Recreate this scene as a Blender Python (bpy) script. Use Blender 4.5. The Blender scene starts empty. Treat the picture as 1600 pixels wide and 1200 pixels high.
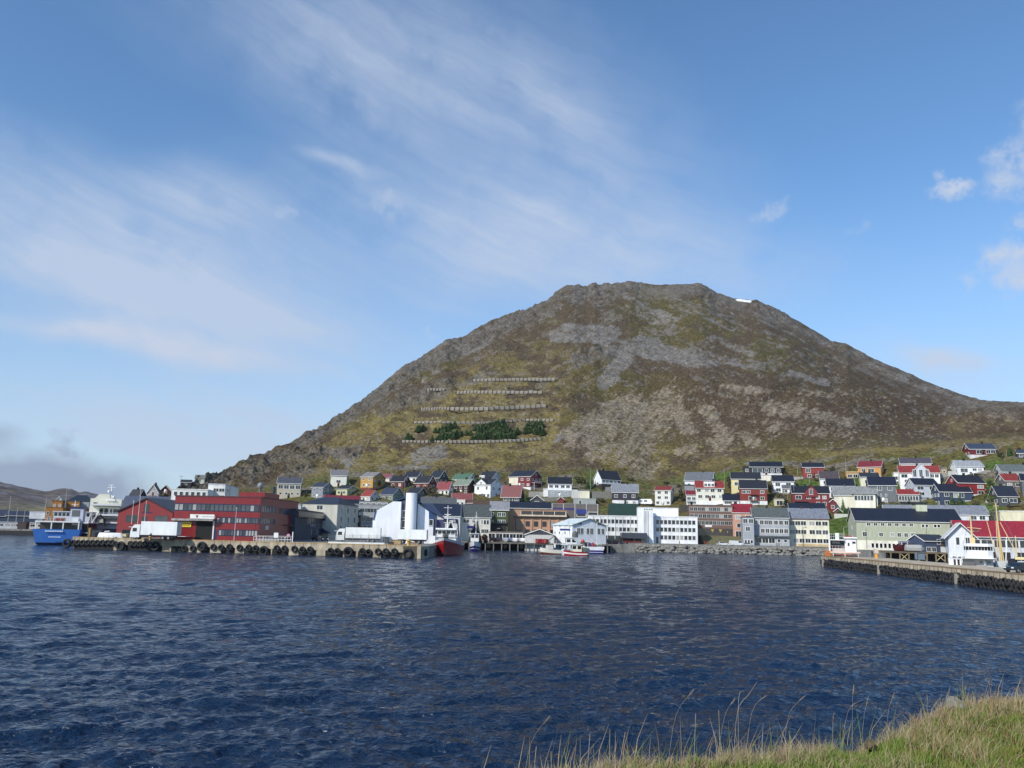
import bpy, math, random
import numpy as np
from mathutils import Matrix, Vector
PI = math.pi
R = math.radians
scene = bpy.context.scene
COL = scene.collection
random.seed(7)
# ------------------------------------------------------------------ camera
EYE = 6.67
F = 1300.0
CAMROT = Matrix.Rotation(R(90 + 9.99), 3, 'X') @ Matrix.Rotation(R(1.2), 3, 'Z')
CR = np.array([[CAMROT[i][j] for j in range(3)] for i in range(3)])
cd = bpy.data.cameras.new('camera')
cam = bpy.data.objects.new('camera', cd)
COL.objects.link(cam)
cam.location = (0, 0, EYE)
cam.rotation_euler = CAMROT.to_euler()
cd.sensor_width = 36
cd.lens = F / 1600 * 36
cd.clip_start = 0.1
cd.clip_end = 20000
scene.camera = cam
scene.cycles.sample_clamp_indirect = 4.0

def ray(x, y):
    v = CR @ np.array([(x - 800) / F, (600 - y) / F, -1.0])
    return v

def azel(x, y):
    v = ray(x, y)
    return math.atan2(v[0], v[1]), v[2] / math.hypot(v[0], v[1])   # azimuth, tan(elevation)

def at(x, y, Y):
    v = ray(x, y)
    t = Y / v[1]
    return (t * v[0], Y, EYE + t * v[2])

def zat(x, y, Y):
    return at(x, y, Y)[2]

def xat(x, y, Y):
    return at(x, y, Y)[0]

# ------------------------------------------------------------------ materials
MATS = {}
def _n(nt, t, **kw):
    n = nt.nodes.new(t)
    for k, v in kw.items():
        setattr(n, k, v)
    return n

def lin(c):
    return tuple(((v / 255.0) / 12.92) if v / 255.0 <= 0.04045 else (((v / 255.0) + 0.055) / 1.055) ** 2.4 for v in c)

def mat(kind, rgb=(128, 128, 128), rough=None):
    """kind of finish + sRGB colour of the sunlit surface -> cached procedural material"""
    key = (kind, tuple(rgb), rough)
    if key in MATS:
        return MATS[key]
    m = bpy.data.materials.new('%s_%d_%d_%d' % ((kind,) + tuple(rgb)))
    m.use_nodes = True
    nt = m.node_tree
    b = nt.nodes['Principled BSDF']
    c = lin(rgb)                    # colours are noted as they look in full sun
    lum = .3 * c[0] + .6 * c[1] + .1 * c[2]
    k_ = min(1.0, max(0.0, (lum - .12) / .55)); k_ = .53 + .47 * k_ * k_ * (3 - 2 * k_)
    if kind == 'roof': k_ *= .88
    sat = .92
    c = tuple((lum + (v - lum) * sat) * k_ for v in c)
    tc = _n(nt, 'ShaderNodeTexCoord')
    mp = _n(nt, 'ShaderNodeMapping')
    nt.links.new(tc.outputs['Object'], mp.inputs[0])
    noi = _n(nt, 'ShaderNodeTexNoise')
    noi.inputs['Detail'].default_value = 5
    nt.links.new(mp.outputs[0], noi.inputs['Vector'])
    lo, hi, sc, stretch, bump, rr = 0.80, 1.12, 0.9, (1, 1, 1), 0.1, 0.7
    if kind == 'planks': lo, hi, sc, stretch, bump, rr = 0.78, 1.1, 1.0, (3.0, 3.0, 0.35), 0.25, 0.65
    elif kind == 'plaster': lo, hi, sc, stretch, bump, rr = 0.76, 1.08, 0.6, (1, 1, 0.25), 0.05, 0.8
    elif kind == 'brick': lo, hi, sc, stretch, bump, rr = 0.75, 1.15, 2.0, (1, 1, 3), 0.2, 0.9
    elif kind == 'roof': lo, hi, sc, stretch, bump, rr = 0.68, 1.25, 1.2, (1.5, 0.6, 0.6), 0.35, 0.55
    elif kind == 'metal': lo, hi, sc, stretch, bump, rr = 0.84, 1.05, 0.7, (1, 1, .3), 0.04, 0.35
    elif kind == 'concrete': lo, hi, sc, stretch, bump, rr = 0.55, 1.2, 0.7, (1, 1, .5), 0.3, 0.9
    elif kind == 'wood': lo, hi, sc, stretch, bump, rr = 0.6, 1.2, 1.5, (.5, 3, 3), 0.3, 0.85
    elif kind == 'rubber': lo, hi, sc, stretch, bump, rr = 0.6, 1.5, 3, (1, 1, 1), 0.2, 0.8
    elif kind == 'paint': lo, hi, sc, stretch, bump, rr = 0.9, 1.04, 0.6, (1, 1, .6), 0.02, 0.25
    elif kind == 'glass': lo, hi, sc, stretch, bump, rr = 0.7, 1.3, 0.7, (1, 1, 1), 0.0, 0.08
    elif kind == 'leaf': lo, hi, sc, stretch, bump, rr = 0.6, 1.5, 2.5, (1, 1, 1), 0.0, 0.6
    elif kind == 'stone': lo, hi, sc, stretch, bump, rr = 0.5, 1.35, 1.6, (1, 1, 1.4), 0.8, 0.95
    elif kind == 'cloth': lo, hi, sc, stretch, bump, rr = 0.8, 1.1, 6, (1, 1, 1), 0.1, 0.9
    if rough is not None:
        rr = rough
    mp.inputs['Scale'].default_value = stretch
    noi.inputs['Scale'].default_value = sc
    mr = _n(nt, 'ShaderNodeMapRange')
    mr.inputs['From Min'].default_value = 0.3
    mr.inputs['From Max'].default_value = 0.7
    mr.inputs['To Min'].default_value = lo
    mr.inputs['To Max'].default_value = hi
    nt.links.new(noi.outputs[0], mr.inputs['Value'])
    # each object gets its own slight tone as well
    oi = _n(nt, 'ShaderNodeObjectInfo')
    mr2 = _n(nt, 'ShaderNodeMapRange')
    mr2.inputs['To Min'].default_value = 0.93
    mr2.inputs['To Max'].default_value = 1.07
    nt.links.new(oi.outputs['Random'], mr2.inputs['Value'])
    mul = _n(nt, 'ShaderNodeMath', operation='MULTIPLY')
    nt.links.new(mr.outputs[0], mul.inputs[0])
    nt.links.new(mr2.outputs[0], mul.inputs[1])
    vm = _n(nt, 'ShaderNodeVectorMath', operation='SCALE')
    vm.inputs[0].default_value = c
    nt.links.new(mul.outputs[0], vm.inputs['Scale'])
    nt.links.new(vm.outputs[0], b.inputs['Base Color'])
    b.inputs['Roughness'].default_value = rr
    if kind == 'glass':
        b.inputs['Specular IOR Level'].default_value = 0.8
    if bump:
        bp = _n(nt, 'ShaderNodeBump')
        bp.inputs['Strength'].default_value = bump
        bp.inputs['Distance'].default_value = 0.05
        if kind in ('planks', 'roof', 'brick'):
            wv = _n(nt, 'ShaderNodeTexWave')
            wv.wave_type = 'BANDS'
            wv.bands_direction = {'planks': 'Z', 'roof': 'X', 'brick': 'Z'}[kind]
            wv.inputs['Scale'].default_value = {'planks': 1.2, 'roof': 0.8, 'brick': 2}[kind]
            wv.inputs['Distortion'].default_value = 0.2
            nt.links.new(tc.outputs['Object'], wv.inputs['Vector'])
            nt.links.new(wv.outputs['Fac'], bp.inputs['Height'])
        else:
            n2 = _n(nt, 'ShaderNodeTexNoise')
            n2.inputs['Scale'].default_value = sc * 6
            nt.links.new(mp.outputs[0], n2.inputs['Vector'])
            nt.links.new(n2.outputs[0], bp.inputs['Height'])
        nt.links.new(bp.outputs[0], b.inputs['Normal'])
    MATS[key] = m
    return m

# ------------------------------------------------------------------ mesh building
class MB:
    def __init__(s):
        s.v = []; s.f = []; s.m = []; s.cur = 0
    def add(s, vs, fs):
        o = len(s.v)
        s.v += [tuple(p) for p in vs]
        s.f += [tuple(o + i for i in f) for f in fs]
        s.m += [s.cur] * len(fs)
        return s
    def box(s, x0, x1, y0, y1, z0, z1, rz=0.0, c=None):
        vs = [(x, y, z) for z in (z0, z1) for y in (y0, y1) for x in (x0, x1)]
        if rz:
            cx, cy = c if c else ((x0 + x1) / 2, (y0 + y1) / 2)
            ca, sa = math.cos(rz), math.sin(rz)
            vs = [(cx + (x - cx) * ca - (y - cy) * sa, cy + (x - cx) * sa + (y - cy) * ca, z) for x, y, z in vs]
        return s.add(vs, [(0, 2, 3, 1), (4, 5, 7, 6), (0, 1, 5, 4), (2, 6, 7, 3), (0, 4, 6, 2), (1, 3, 7, 5)])
    def prism(s, pts, z0, z1):
        """pts: CCW outline in xy"""
        n = len(pts)
        vs = [(x, y, z0) for x, y in pts] + [(x, y, z1) for x, y in pts]
        return s.add(vs, [tuple(range(n))[::-1], tuple(range(n, 2 * n))] + [(i, (i + 1) % n, n + (i + 1) % n, n + i) for i in range(n)])
    def prismy(s, pts, y0, y1):
        """outline in xz (CCW seen from -y), extruded along y"""
        n = len(pts)
        vs = [(x, y0, z) for x, z in pts] + [(x, y1, z) for x, z in pts]
        return s.add(vs, [tuple(range(n)), tuple(range(n, 2 * n))[::-1]] + [((i + 1) % n, i, n + i, n + (i + 1) % n) for i in range(n)])
    def prismx(s, pts, x0, x1):
        """outline in yz, extruded along x"""
        n = len(pts)
        vs = [(x0, y, z) for y, z in pts] + [(x1, y, z) for y, z in pts]
        return s.add(vs, [tuple(range(n))[::-1], tuple(range(n, 2 * n))] + [(i, (i + 1) % n, n + (i + 1) % n, n + i) for i in range(n)])
    def tube(s, p, q, r, r2=None, n=6):
        p = Vector(p); q = Vector(q)
        r2 = r if r2 is None else r2
        d = (q - p)
        if d.length < 1e-6: return s
        d.normalize()
        a = d.orthogonal().normalized(); b = d.cross(a)
        vs = []
        for (c, rr) in ((p, r), (q, r2)):
            for i in range(n):
                t = 2 * PI * i / n
                vs.append(c + a * (rr * math.cos(t)) + b * (rr * math.sin(t)))
        return s.add(vs, [tuple(range(n))[::-1], tuple(range(n, 2 * n))] + [(i, (i + 1) % n, n + (i + 1) % n, n + i) for i in range(n)])
    def lathe(s, prof, c=(0, 0, 0), n=12, axis='z', smooth=True):
        vs = []; fs = []
        for (r, h) in prof:
            for i in range(n):
                t = 2 * PI * i / n
                a, b = r * math.cos(t), r * math.sin(t)
                if axis == 'z': p = (c[0] + a, c[1] + b, c[2] + h)
                elif axis == 'y': p = (c[0] + a, c[1] + h, c[2] + b)
                else: p = (c[0] + h, c[1] + a, c[2] + b)
                vs.append(p)
        m = len(prof)
        for j in range(m - 1):
            for i in range(n):
                k = (i + 1) % n
                f = (j * n + i, j * n + k, (j + 1) * n + k, (j + 1) * n + i)
                fs.append(f if axis != 'y' else f[::-1])
        return s.add(vs, fs)
    def ball(s, c, r, n=8, m=5, sz=1.0):
        prof = [(max(1e-3, r * math.sin(PI * j / m)), -r * sz * math.cos(PI * j / m)) for j in range(m + 1)]
        return s.lathe(prof, c, n)
    def mesh(s, name, mats, smooth=False):
        me = bpy.data.meshes.new(name)
        me.from_pydata(s.v, [], s.f)
        for m in (mats if isinstance(mats, (list, tuple)) else [mats]):
            me.materials.append(m)
        if any(s.m):
            me.polygons.foreach_set('material_index', s.m)
        if smooth:
            me.polygons.foreach_set('use_smooth', [True] * len(s.f))
        me.update()
        return me
    def build(s, name, mats, parent=None, smooth=False, loc=None, rz=None):
        return link(name, s.mesh(name, mats, smooth), parent, loc, rz)

def link(name, me, parent=None, loc=None, rz=None):
    o = bpy.data.objects.new(name, me)
    COL.objects.link(o)
    if parent is not None: o.parent = parent
    if loc is not None: o.location = loc
    if rz is not None: o.rotation_euler = (0, 0, rz)
    return o

def tag(o, label, cat, group=None, kind=None):
    if label: o['label'] = label
    if cat: o['category'] = cat
    if group: o['group'] = group
    if kind: o['kind'] = kind
    return o

def thing(name, label, cat, loc=(0, 0, 0), rz=0, group=None):
    o = link(name, None, None, loc, rz)
    o.empty_display_size = 0.5
    return tag(o, label, cat, group)

KIDS = {}
def copy_tree(o, parent=None):
    c = o.copy()
    COL.objects.link(c)
    if parent is not None: c.parent = parent
    for ch in list(o.children):
        copy_tree(ch, c)
    return c

# ------------------------------------------------------------------ noise
def _hash(ix, iy, seed):
    h = (ix.astype(np.int64) * 374761393 + iy.astype(np.int64) * 668265263 + seed * 974711) & 0x7fffffff
    h = ((h ^ (h >> 13)) * 1274126177) & 0x7fffffff
    h = (h ^ (h >> 16)) & 0xffff
    return h / 32767.5 - 1.0
def vnoise(x, y, seed=0):
    x = np.asarray(x, float); y = np.asarray(y, float)
    ix = np.floor(x); iy = np.floor(y)
    fx = x - ix; fy = y - iy
    fx = fx * fx * fx * (fx * (fx * 6 - 15) + 10); fy = fy * fy * fy * (fy * (fy * 6 - 15) + 10)
    a = _hash(ix, iy, seed); b = _hash(ix + 1, iy, seed); c = _hash(ix, iy + 1, seed); d = _hash(ix + 1, iy + 1, seed)
    return (a * (1 - fx) + b * fx) * (1 - fy) + (c * (1 - fx) + d * fx) * fy
def fbm(x, y, seed=0, octs=4, gain=0.5):
    s = 0; a = 1; t = 0; ang = 0.6
    for i in range(octs):
        s = s + a * vnoise(x, y, seed + i * 17); t += a
        x, y = (x * math.cos(ang) - y * math.sin(ang)) * 2.03 + 5.1, (x * math.sin(ang) + y * math.cos(ang)) * 2.03 + 1.7
        a *= gain
    return s / t
def sstep(a, b, x):
    t = np.clip((x - a) / (b - a), 0, 1)
    return t * t * (3 - 2 * t)
# ------------------------------------------------------------------ world: sky with cirrus, sun
SUN_AZ_LEFT = R(42)        # the sun stands behind the viewer, to the left
SUN_EL = R(36)
to_sun = Vector((-math.sin(SUN_AZ_LEFT) * math.cos(SUN_EL), -math.cos(SUN_AZ_LEFT) * math.cos(SUN_EL), math.sin(SUN_EL)))
sl = bpy.data.lights.new('sun', 'SUN')
sl.energy = 4.4
sl.angle = R(0.53)
sl.color = (1.0, 0.945, 0.86)
so = bpy.data.objects.new('sun', sl)
COL.objects.link(so)
so.rotation_euler = to_sun.to_track_quat('Z', 'Y').to_euler()
w = bpy.data.worlds.new('World')
scene.world = w
w.use_nodes = True
nt = w.node_tree
nt.nodes.clear()
out = _n(nt, 'ShaderNodeOutputWorld')
bg = _n(nt, 'ShaderNodeBackground')
nt.links.new(bg.outputs[0], out.inputs[0])
bg.inputs[1].default_value = 0.11
sky = _n(nt, 'ShaderNodeTexSky')
sky.sky_type = 'NISHITA'
sky.sun_disc = False
sky.sun_elevation = SUN_EL
sky.sun_rotation = math.atan2(to_sun.x, to_sun.y)
sky.altitude = 0
sky.air_density = 1.0
sky.dust_density = 0.4
sky.ozone_density = 2.2
tc = _n(nt, 'ShaderNodeTexCoord')
sep = _n(nt, 'ShaderNodeSeparateXYZ')
nt.links.new(tc.outputs['Generated'], sep.inputs[0])
def M(op, a, b=None, c=None):
    n = _n(nt, 'ShaderNodeMath', operation=op)
    for i, v in enumerate((a, b, c)):
        if v is None: continue
        if isinstance(v, (int, float)): n.inputs[i].default_value = v
        else: nt.links.new(v, n.inputs[i])
    return n.outputs[0]
# direction -> (azimuth, elevation) in degrees
az = M('MULTIPLY', M('ARCTAN2', sep.outputs[0], sep.outputs[1]), 180 / PI)
el = M('MULTIPLY', M('ARCSINE', sep.outputs[2]), 180 / PI)
cmb = _n(nt, 'ShaderNodeCombineXYZ')
nt.links.new(az, cmb.inputs[0]); nt.links.new(el, cmb.inputs[1])
AE = cmb.outputs[0]
def noise(vec, scale, rot=0, st=(1, 1, 1), det=6, rough=0.55, dist=0.0, loc=(0, 0, 0)):
    mp = _n(nt, 'ShaderNodeMapping')
    mp.vector_type = 'TEXTURE'
    mp.inputs['Location'].default_value = loc
    mp.inputs['Rotation'].default_value = (0, 0, rot)
    mp.inputs['Scale'].default_value = st
    nt.links.new(vec, mp.inputs[0])
    n = _n(nt, 'ShaderNodeTexNoise')
    n.inputs['Scale'].default_value = scale
    n.inputs['Detail'].default_value = det
    n.inputs['Roughness'].default_value = rough
    n.inputs['Distortion'].default_value = dist
    nt.links.new(mp.outputs[0], n.inputs['Vector'])
    return n
wn = noise(AE, 0.16, det=4)
wn2 = _n(nt, 'ShaderNodeVectorMath', operation='SUBTRACT')
nt.links.new(wn.outputs['Color'], wn2.inputs[0]); wn2.inputs[1].default_value = (.5, .5, .5)
wn3 = _n(nt, 'ShaderNodeVectorMath', operation='SCALE')
nt.links.new(wn2.outputs[0], wn3.inputs[0]); wn3.inputs['Scale'].default_value = 2.2
wa = _n(nt, 'ShaderNodeVectorMath', operation='ADD')
nt.links.new(AE, wa.inputs[0]); nt.links.new(wn3.outputs[0], wa.inputs[1])
WARP = wa.outputs[0]
# finer warp for the puffy clouds
pn = noise(AE, 0.55, det=6, rough=.6)
pn2 = _n(nt, 'ShaderNodeVectorMath', operation='SUBTRACT')
nt.links.new(pn.outputs['Color'], pn2.inputs[0]); pn2.inputs[1].default_value = (.5, .5, .5)
pn3 = _n(nt, 'ShaderNodeVectorMath', operation='SCALE')
nt.links.new(pn2.outputs[0], pn3.inputs[0]); pn3.inputs['Scale'].default_value = 4.0
pa = _n(nt, 'ShaderNodeVectorMath', operation='ADD')
nt.links.new(AE, pa.inputs[0]); nt.links.new(pn3.outputs[0], pa.inputs[1])
PUFF = pa.outputs[0]
def ell(vec, x0, y0, x1, y1, rw, strength, ext=1.0, inner=0.0):
    """soft elongated cloud between two directions (given where the photo shows them), half width rw degrees"""
    a0, e0 = azel(x0, y0); a1, e1 = azel(x1, y1)
    a0, a1 = math.degrees(a0), math.degrees(a1)
    e0, e1 = math.degrees(math.atan(e0)), math.degrees(math.atan(e1))
    L = max(0.3, math.hypot(a1 - a0, e1 - e0) / 2 * ext)
    mp = _n(nt, 'ShaderNodeMapping')
    mp.vector_type = 'TEXTURE'
    mp.inputs['Location'].default_value = ((a0 + a1) / 2, (e0 + e1) / 2, 0)
    mp.inputs['Rotation'].default_value = (0, 0, math.atan2(e1 - e0, a1 - a0))
    mp.inputs['Scale'].default_value = (L, rw, 1)
    nt.links.new(vec, mp.inputs[0])
    ln = _n(nt, 'ShaderNodeVectorMath', operation='LENGTH')
    nt.links.new(mp.outputs[0], ln.inputs[0])
    mr = _n(nt, 'ShaderNodeMapRange')
    mr.interpolation_type = 'SMOOTHSTEP'
    mr.inputs['From Min'].default_value = inner
    mr.inputs['From Max'].default_value = 1
    mr.inputs['To Min'].default_value = strength
    mr.inputs['To Max'].default_value = 0
    nt.links.new(ln.outputs['Value'], mr.inputs['Value'])
    return mr.outputs[0]
def total(lst):
    s = lst[0]
    for q in lst[1:]: s = M('ADD', s, q)
    return s
cir = total([
    ell(WARP, 380, -80, 1180, 400, 12, 0.50, 1.35),
    ell(WARP, 150, -40, 800, 130, 6, 0.25, 1.3),
    ell(WARP, 250, 260, 900, 430, 6.5, 0.34, 1.3),
    ell(WARP, 620, 470, 820, 440, 4.5, 0.18, 1.3),
    ell(WARP, 760, 40, 1060, 330, 3.2, 0.22, 1.1),
    ell(WARP, -250, 180, 640, 560, 7.5, 0.72, 1.35),
    ell(WARP, -150, 350, 580, 530, 2.2, 0.55, 1.15),
    ell(WARP, 180, 250, 480, 345, 3.0, 0.35, 1.1),
    ell(WARP, 150, 435, 560, 520, 0.9, 0.30, 1.0),
    ell(WARP, 430, 225, 640, 275, 0.8, 0.35, 1.0),
    ell(WARP, 560, 330, 1350, 420, 5.5, 0.50, 1.2),
    ell(WARP, -100, 620, 700, 720, 4.5, 0.45, 1.3),
    ell(WARP, 1250, 560, 1700, 600, 3.5, 0.28, 1.2),
    ell(WARP, -100, 480, 560, 590, 3.0, 0.15, 1.1),
])
strk = noise(WARP, 0.6, rot=R(-21), st=(12.0, 0.8, 1), det=9, rough=.66)
veil = _n(nt, 'ShaderNodeMapRange')
veil.interpolation_type = 'SMOOTHSTEP'
for k_, v_ in (('From Min', -2), ('From Max', 24), ('To Min', .62), ('To Max', 0)): veil.inputs[k_].default_value = v_
nt.links.new(el, veil.inputs['Value'])
big = noise(WARP, 0.09, det=3)
sm = M('MULTIPLY', M('MULTIPLY', strk.outputs[0], 1.15), M('ADD', M('MULTIPLY', big.outputs[0], 1.0), 0.55))
cirrus = M('MULTIPLY', cir, M('ADD', M('MULTIPLY', M('POWER', sm, 1.2), 1.1), 0.30))
cirrus = M('ADD', cirrus, M('MULTIPLY', veil.outputs[0], M('ADD', M('MULTIPLY', strk.outputs[0], .5), .75)))
puff = total([
    ell(WARP, -120, 470, 560, 590, 1.25, 1.2, 1.1, .1),
    ell(PUFF, 60, 490, 320, 520, 1.6, 0.5, 1.1),
    ell(WARP, 60, 490, 460, 555, 1.2, 0.7, 1.1),
    ell(PUFF, 1440, 293, 1530, 290, 0.95, 1.2, 1.15, .1),
    ell(PUFF, 1520, 290, 1660, 240, 2.0, 1.15, 1.1, .1),
    ell(PUFF, 1570, 215, 1680, 200, 1.3, 0.8, 1.1),
    ell(PUFF, 1570, 165, 1680, 160, 1.0, 0.5, 1.1),
    ell(PUFF, 1520, 395, 1680, 430, 2.0, 1.3, 1.1, .2),
    ell(PUFF, 1490, 440, 1530, 440, 0.9, 0.6, 1.3),
    ell(PUFF, 1560, 345, 1640, 348, 0.5, 0.7, 1.1),
    ell(WARP, 1370, 545, 1580, 560, 1.3, 1.3, 1.15),
    ell(PUFF, 1180, 335, 1235, 325, 0.7, 0.75, 1.3),
    ell(PUFF, 565, 320, 640, 325, 0.9, 0.55, 1.2),
    ell(PUFF, 430, 340, 465, 340, 0.9, 0.45, 1.3),
    ell(PUFF, 650, 523, 700, 526, 0.5, 0.45, 1.2),
    ell(PUFF, 1320, 345, 1380, 350, 0.5, 0.3, 1.2),
])
pt = noise(AE, 0.9, st=(1.8, 1, 1), det=7, rough=.62)
puffy = M('MULTIPLY', puff, M('ADD', M('MULTIPLY', pt.outputs[0], 1.3), -0.05))
grey = total([
    ell(WARP, -200, 735, 280, 772, 2.6, 1.3, 1.1, .3),
    ell(WARP, -60, 672, 60, 687, 1.2, 0.7, 1.2),
    ell(PUFF, 60, 685, 130, 690, 0.9, 0.55, 1.3),
])
greyd = M('MULTIPLY', grey, M('ADD', M('MULTIPLY', big.outputs[0], .6), 0.6))
def mixc(fac, a, b):
    m = _n(nt, 'ShaderNodeMix')
    m.data_type = 'RGBA'
    m.clamp_factor = True
    nt.links.new(fac, m.inputs['Factor'])
    for s, v in ((m.inputs[6], a), (m.inputs[7], b)):
        if isinstance(v, tuple): s.default_value = v
        else: nt.links.new(v, s)
    return m.outputs[2]
tint = _n(nt, 'ShaderNodeMix')
tint.data_type = 'RGBA'; tint.blend_type = 'MULTIPLY'
tint.inputs['Factor'].default_value = 1
nt.links.new(sky.outputs[0], tint.inputs[6])
SKYTINT = tint.inputs[7]
SKYTINT.default_value = (1.00, 1.34, 1.56, 1)
CK = 1 / 0.11
c1 = mixc(M('MINIMUM', cirrus, 0.85), tint.outputs[2], (0.54 * CK, 0.63 * CK, 0.79 * CK, 1))
c2 = mixc(M('MINIMUM', puffy, 0.9), c1, (0.58 * CK, 0.65 * CK, 0.79 * CK, 1))
c3 = mixc(M('MINIMUM', greyd, 0.92), c2, (0.29 * CK, 0.35 * CK, 0.48 * CK, 1))
nt.links.new(c3, bg.inputs[0])
vs = scene.view_settings
vs.view_transform = 'Standard'
vs.look = 'None'
vs.exposure = 0
vs.gamma = 1
vs.use_curve_mapping = False
scene.render.film_transparent = False
scene.cycles.max_bounces = 6
scene.cycles.glossy_bounces = 3
scene.cycles.transmission_bounces = 2
# ------------------------------------------------------------------ terrain
def tab(pts):
    a = []; e = []
    for x, y in pts:
        p, q = azel(x, y); a.append(p); e.append(q)
    return np.array(a), np.array(e)
SKYL = [(-500, 792), (-100, 805), (100, 800), (190, 790), (230, 778), (262, 768), (282, 759), (300, 752), (320, 744), (340, 736), (360, 731), (385, 718), (400, 711), (425, 706),
        (440, 700), (462, 688), (480, 678), (510, 661), (544, 640), (570, 623), (600, 597), (626, 574), (660, 557), (679, 544), (697, 530), (722, 527), (742, 514), (772, 499),
        (817, 484), (855, 469), (868, 457), (881, 449), (890, 446), (900, 445), (918, 447), (930, 442), (940, 445), (957, 443), (975, 441), (985, 438), (1000, 442), (1025, 445), (1060, 444),
        (1095, 443), (1110, 451), (1120, 458), (1150, 467), (1183, 469), (1200, 477), (1228, 491), (1262, 510), (1300, 533), (1322, 536), (1340, 549), (1380, 567), (1420, 583),
        (1450, 597), (1480, 608), (1510, 619), (1540, 626), (1600, 629), (1700, 634), (1900, 650), (2300, 690)]
SA, SE = tab(SKYL)
TOWN = [(-500, 818), (100, 812), (190, 795), (230, 784), (290, 770), (330, 765), (380, 762), (430, 755), (500, 742), (560, 735), (700, 733), (850, 735), (900, 730), (960, 738), (1020, 750), (1100, 735), (1160, 718),
        (1220, 712), (1300, 712), (1400, 704), (1480, 697), (1560, 690), (1650, 690), (1900, 690), (2300, 720)]
TA, TE = tab(TOWN)
R1P = [(-500, 455), (190, 455), (262, 450), (300, 470), (360, 520), (440, 590), (510, 660), (600, 750), (700, 825), (800, 885), (880, 925), (985, 960), (1100, 975), (1250, 1000), (1450, 1000), (1600, 960), (2300, 900)]
RA = np.array([azel(x, 700)[0] for x, r in R1P]); RR = np.array([float(r) for x, r in R1P])
R0 = 347.0; RT = 446.0
LA0 = azel(165, 800)[0]; LA1 = azel(215, 800)[0]
PXA = np.array([azel(x, 600)[0] for x in range(-600, 2400, 50)]); PXX = np.arange(-600, 2400, 50).astype(float)
ROCKS = [  # rocky spots as the photo shows them: x0,y0,x1,y1,radius
    (310, 752, 420, 718, 14), (455, 735, 480, 722, 16), (395, 745, 405, 735, 13), (440, 712, 560, 705, 9), (470, 690, 640, 585, 9), (640, 580, 720, 545, 12), (720, 540, 870, 470, 13),
    (870, 462, 960, 452, 12), (960, 450, 1000, 445, 9), (1090, 455, 1130, 475, 10), (1190, 480, 1240, 500, 6), (1300, 540, 1345, 555, 6), (600, 640, 700, 600, 12), (720, 600, 745, 592, 6),
    (900, 560, 950, 555, 10), (820, 500, 860, 480, 14)]
def capm(px, py, L, soft=1.0):
    m = np.zeros_like(px)
    for c in L:
        x0, y0, x1, y1, r = c[:5]
        s = c[5] if len(c) > 5 else 1.0
        dx, dy = x1 - x0, y1 - y0
        t = np.clip(((px - x0) * dx + (py - y0) * dy) / (dx * dx + dy * dy + 1e-6), 0, 1)
        d = np.hypot(px - x0 - t * dx, py - y0 - t * dy)
        m = np.maximum(m, s * (1 - sstep(r * (1 - .5 * soft), r * (1 + .5 * soft), d)))
    return m
ICR = CR.T
def proj(X, Y, Z):
    x, y, z = X, Y, Z - EYE
    cx = ICR[0, 0] * x + ICR[0, 1] * y + ICR[0, 2] * z
    cy = ICR[1, 0] * x + ICR[1, 1] * y + ICR[1, 2] * z
    cz = ICR[2, 0] * x + ICR[2, 1] * y + ICR[2, 2] * z
    return 800 + F * cx / -cz, 600 - F * cy / -cz

def height(X, Y, detail=True):
    X = np.asarray(X, float); Y = np.asarray(Y, float)
    A = np.arctan2(X, Y); r = np.hypot(X, Y)
    eS = np.interp(A, SA, SE); eT = np.interp(A, TA, TE); r1 = np.interp(A, RA, RR)
    rt = np.minimum(RT, r1 - 12)
    zT = EYE + rt * eT; z1 = EYE + r1 * eS
    s = np.clip((r - R0) / (rt - R0), 0, 1)
    zt = 2.3 + (zT - 2.3) * (0.75 * s + 0.25 * s * s)
    q = np.clip((r - rt) / (r1 - rt), 0, 1)
    zm = zT + (z1 - zT) * (q * 0.93 + 0.07 * q * q)
    z = np.where(r < rt, zt, zm)
    z = np.where(r > r1, z1 - (r - r1) * 0.30 - 6 * (1 - np.exp(-(r - r1) / 15.0)), z)
    z = np.maximum(z, -5)
    z = np.where(r < R0, 2.3 - (R0 - r) * 0.6, z)
    land = sstep(LA0, LA1, A)
    z = -5 + (np.maximum(z, -5) + 5) * land
    if detail:
        px, py = proj(X, Y, z)
        rock = capm(px, py, ROCKS, 1.2)
        rock = np.clip(rock + 0.25 * fbm(X / 40, Y / 40, 3), 0, 1)
        up = sstep(0, 0.25, q)
        edge = 1 - sstep(0.80, 1.0, q)
        act = sstep(R0 + 5, R0 + 30, r)
        z = z + act * 0.35 * fbm(X / 9, Y / 9, 5) * (1 - up)
        wx_ = X + 25 * fbm(X / 90, Y / 60, 13, 2); wy_ = Y + 30 * fbm(X / 80, Y / 70, 15, 2)
        g = fbm((wx_ * .8 + wy_ * .6) / 70, (wy_ * .8 - wx_ * .6) / 45, 11, 5)
        z = z + up * edge * g * 9.0
        n1 = 1 - np.abs(fbm(X / 14, Y / 20, 21, 4))*2.2
        z = z + act * rock * (n1 - .25) * np.where(q > 0.01, 2.9, 2.0) * (0.35 + .65 * np.minimum(1, (r1 - np.minimum(r, r1)) / 60 + .25))
        z = z + up * (0.6 + .9 * rock) * fbm(X / 5.0, Y / 6.0, 31, 5, .6) * 2.2
    return z

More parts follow.
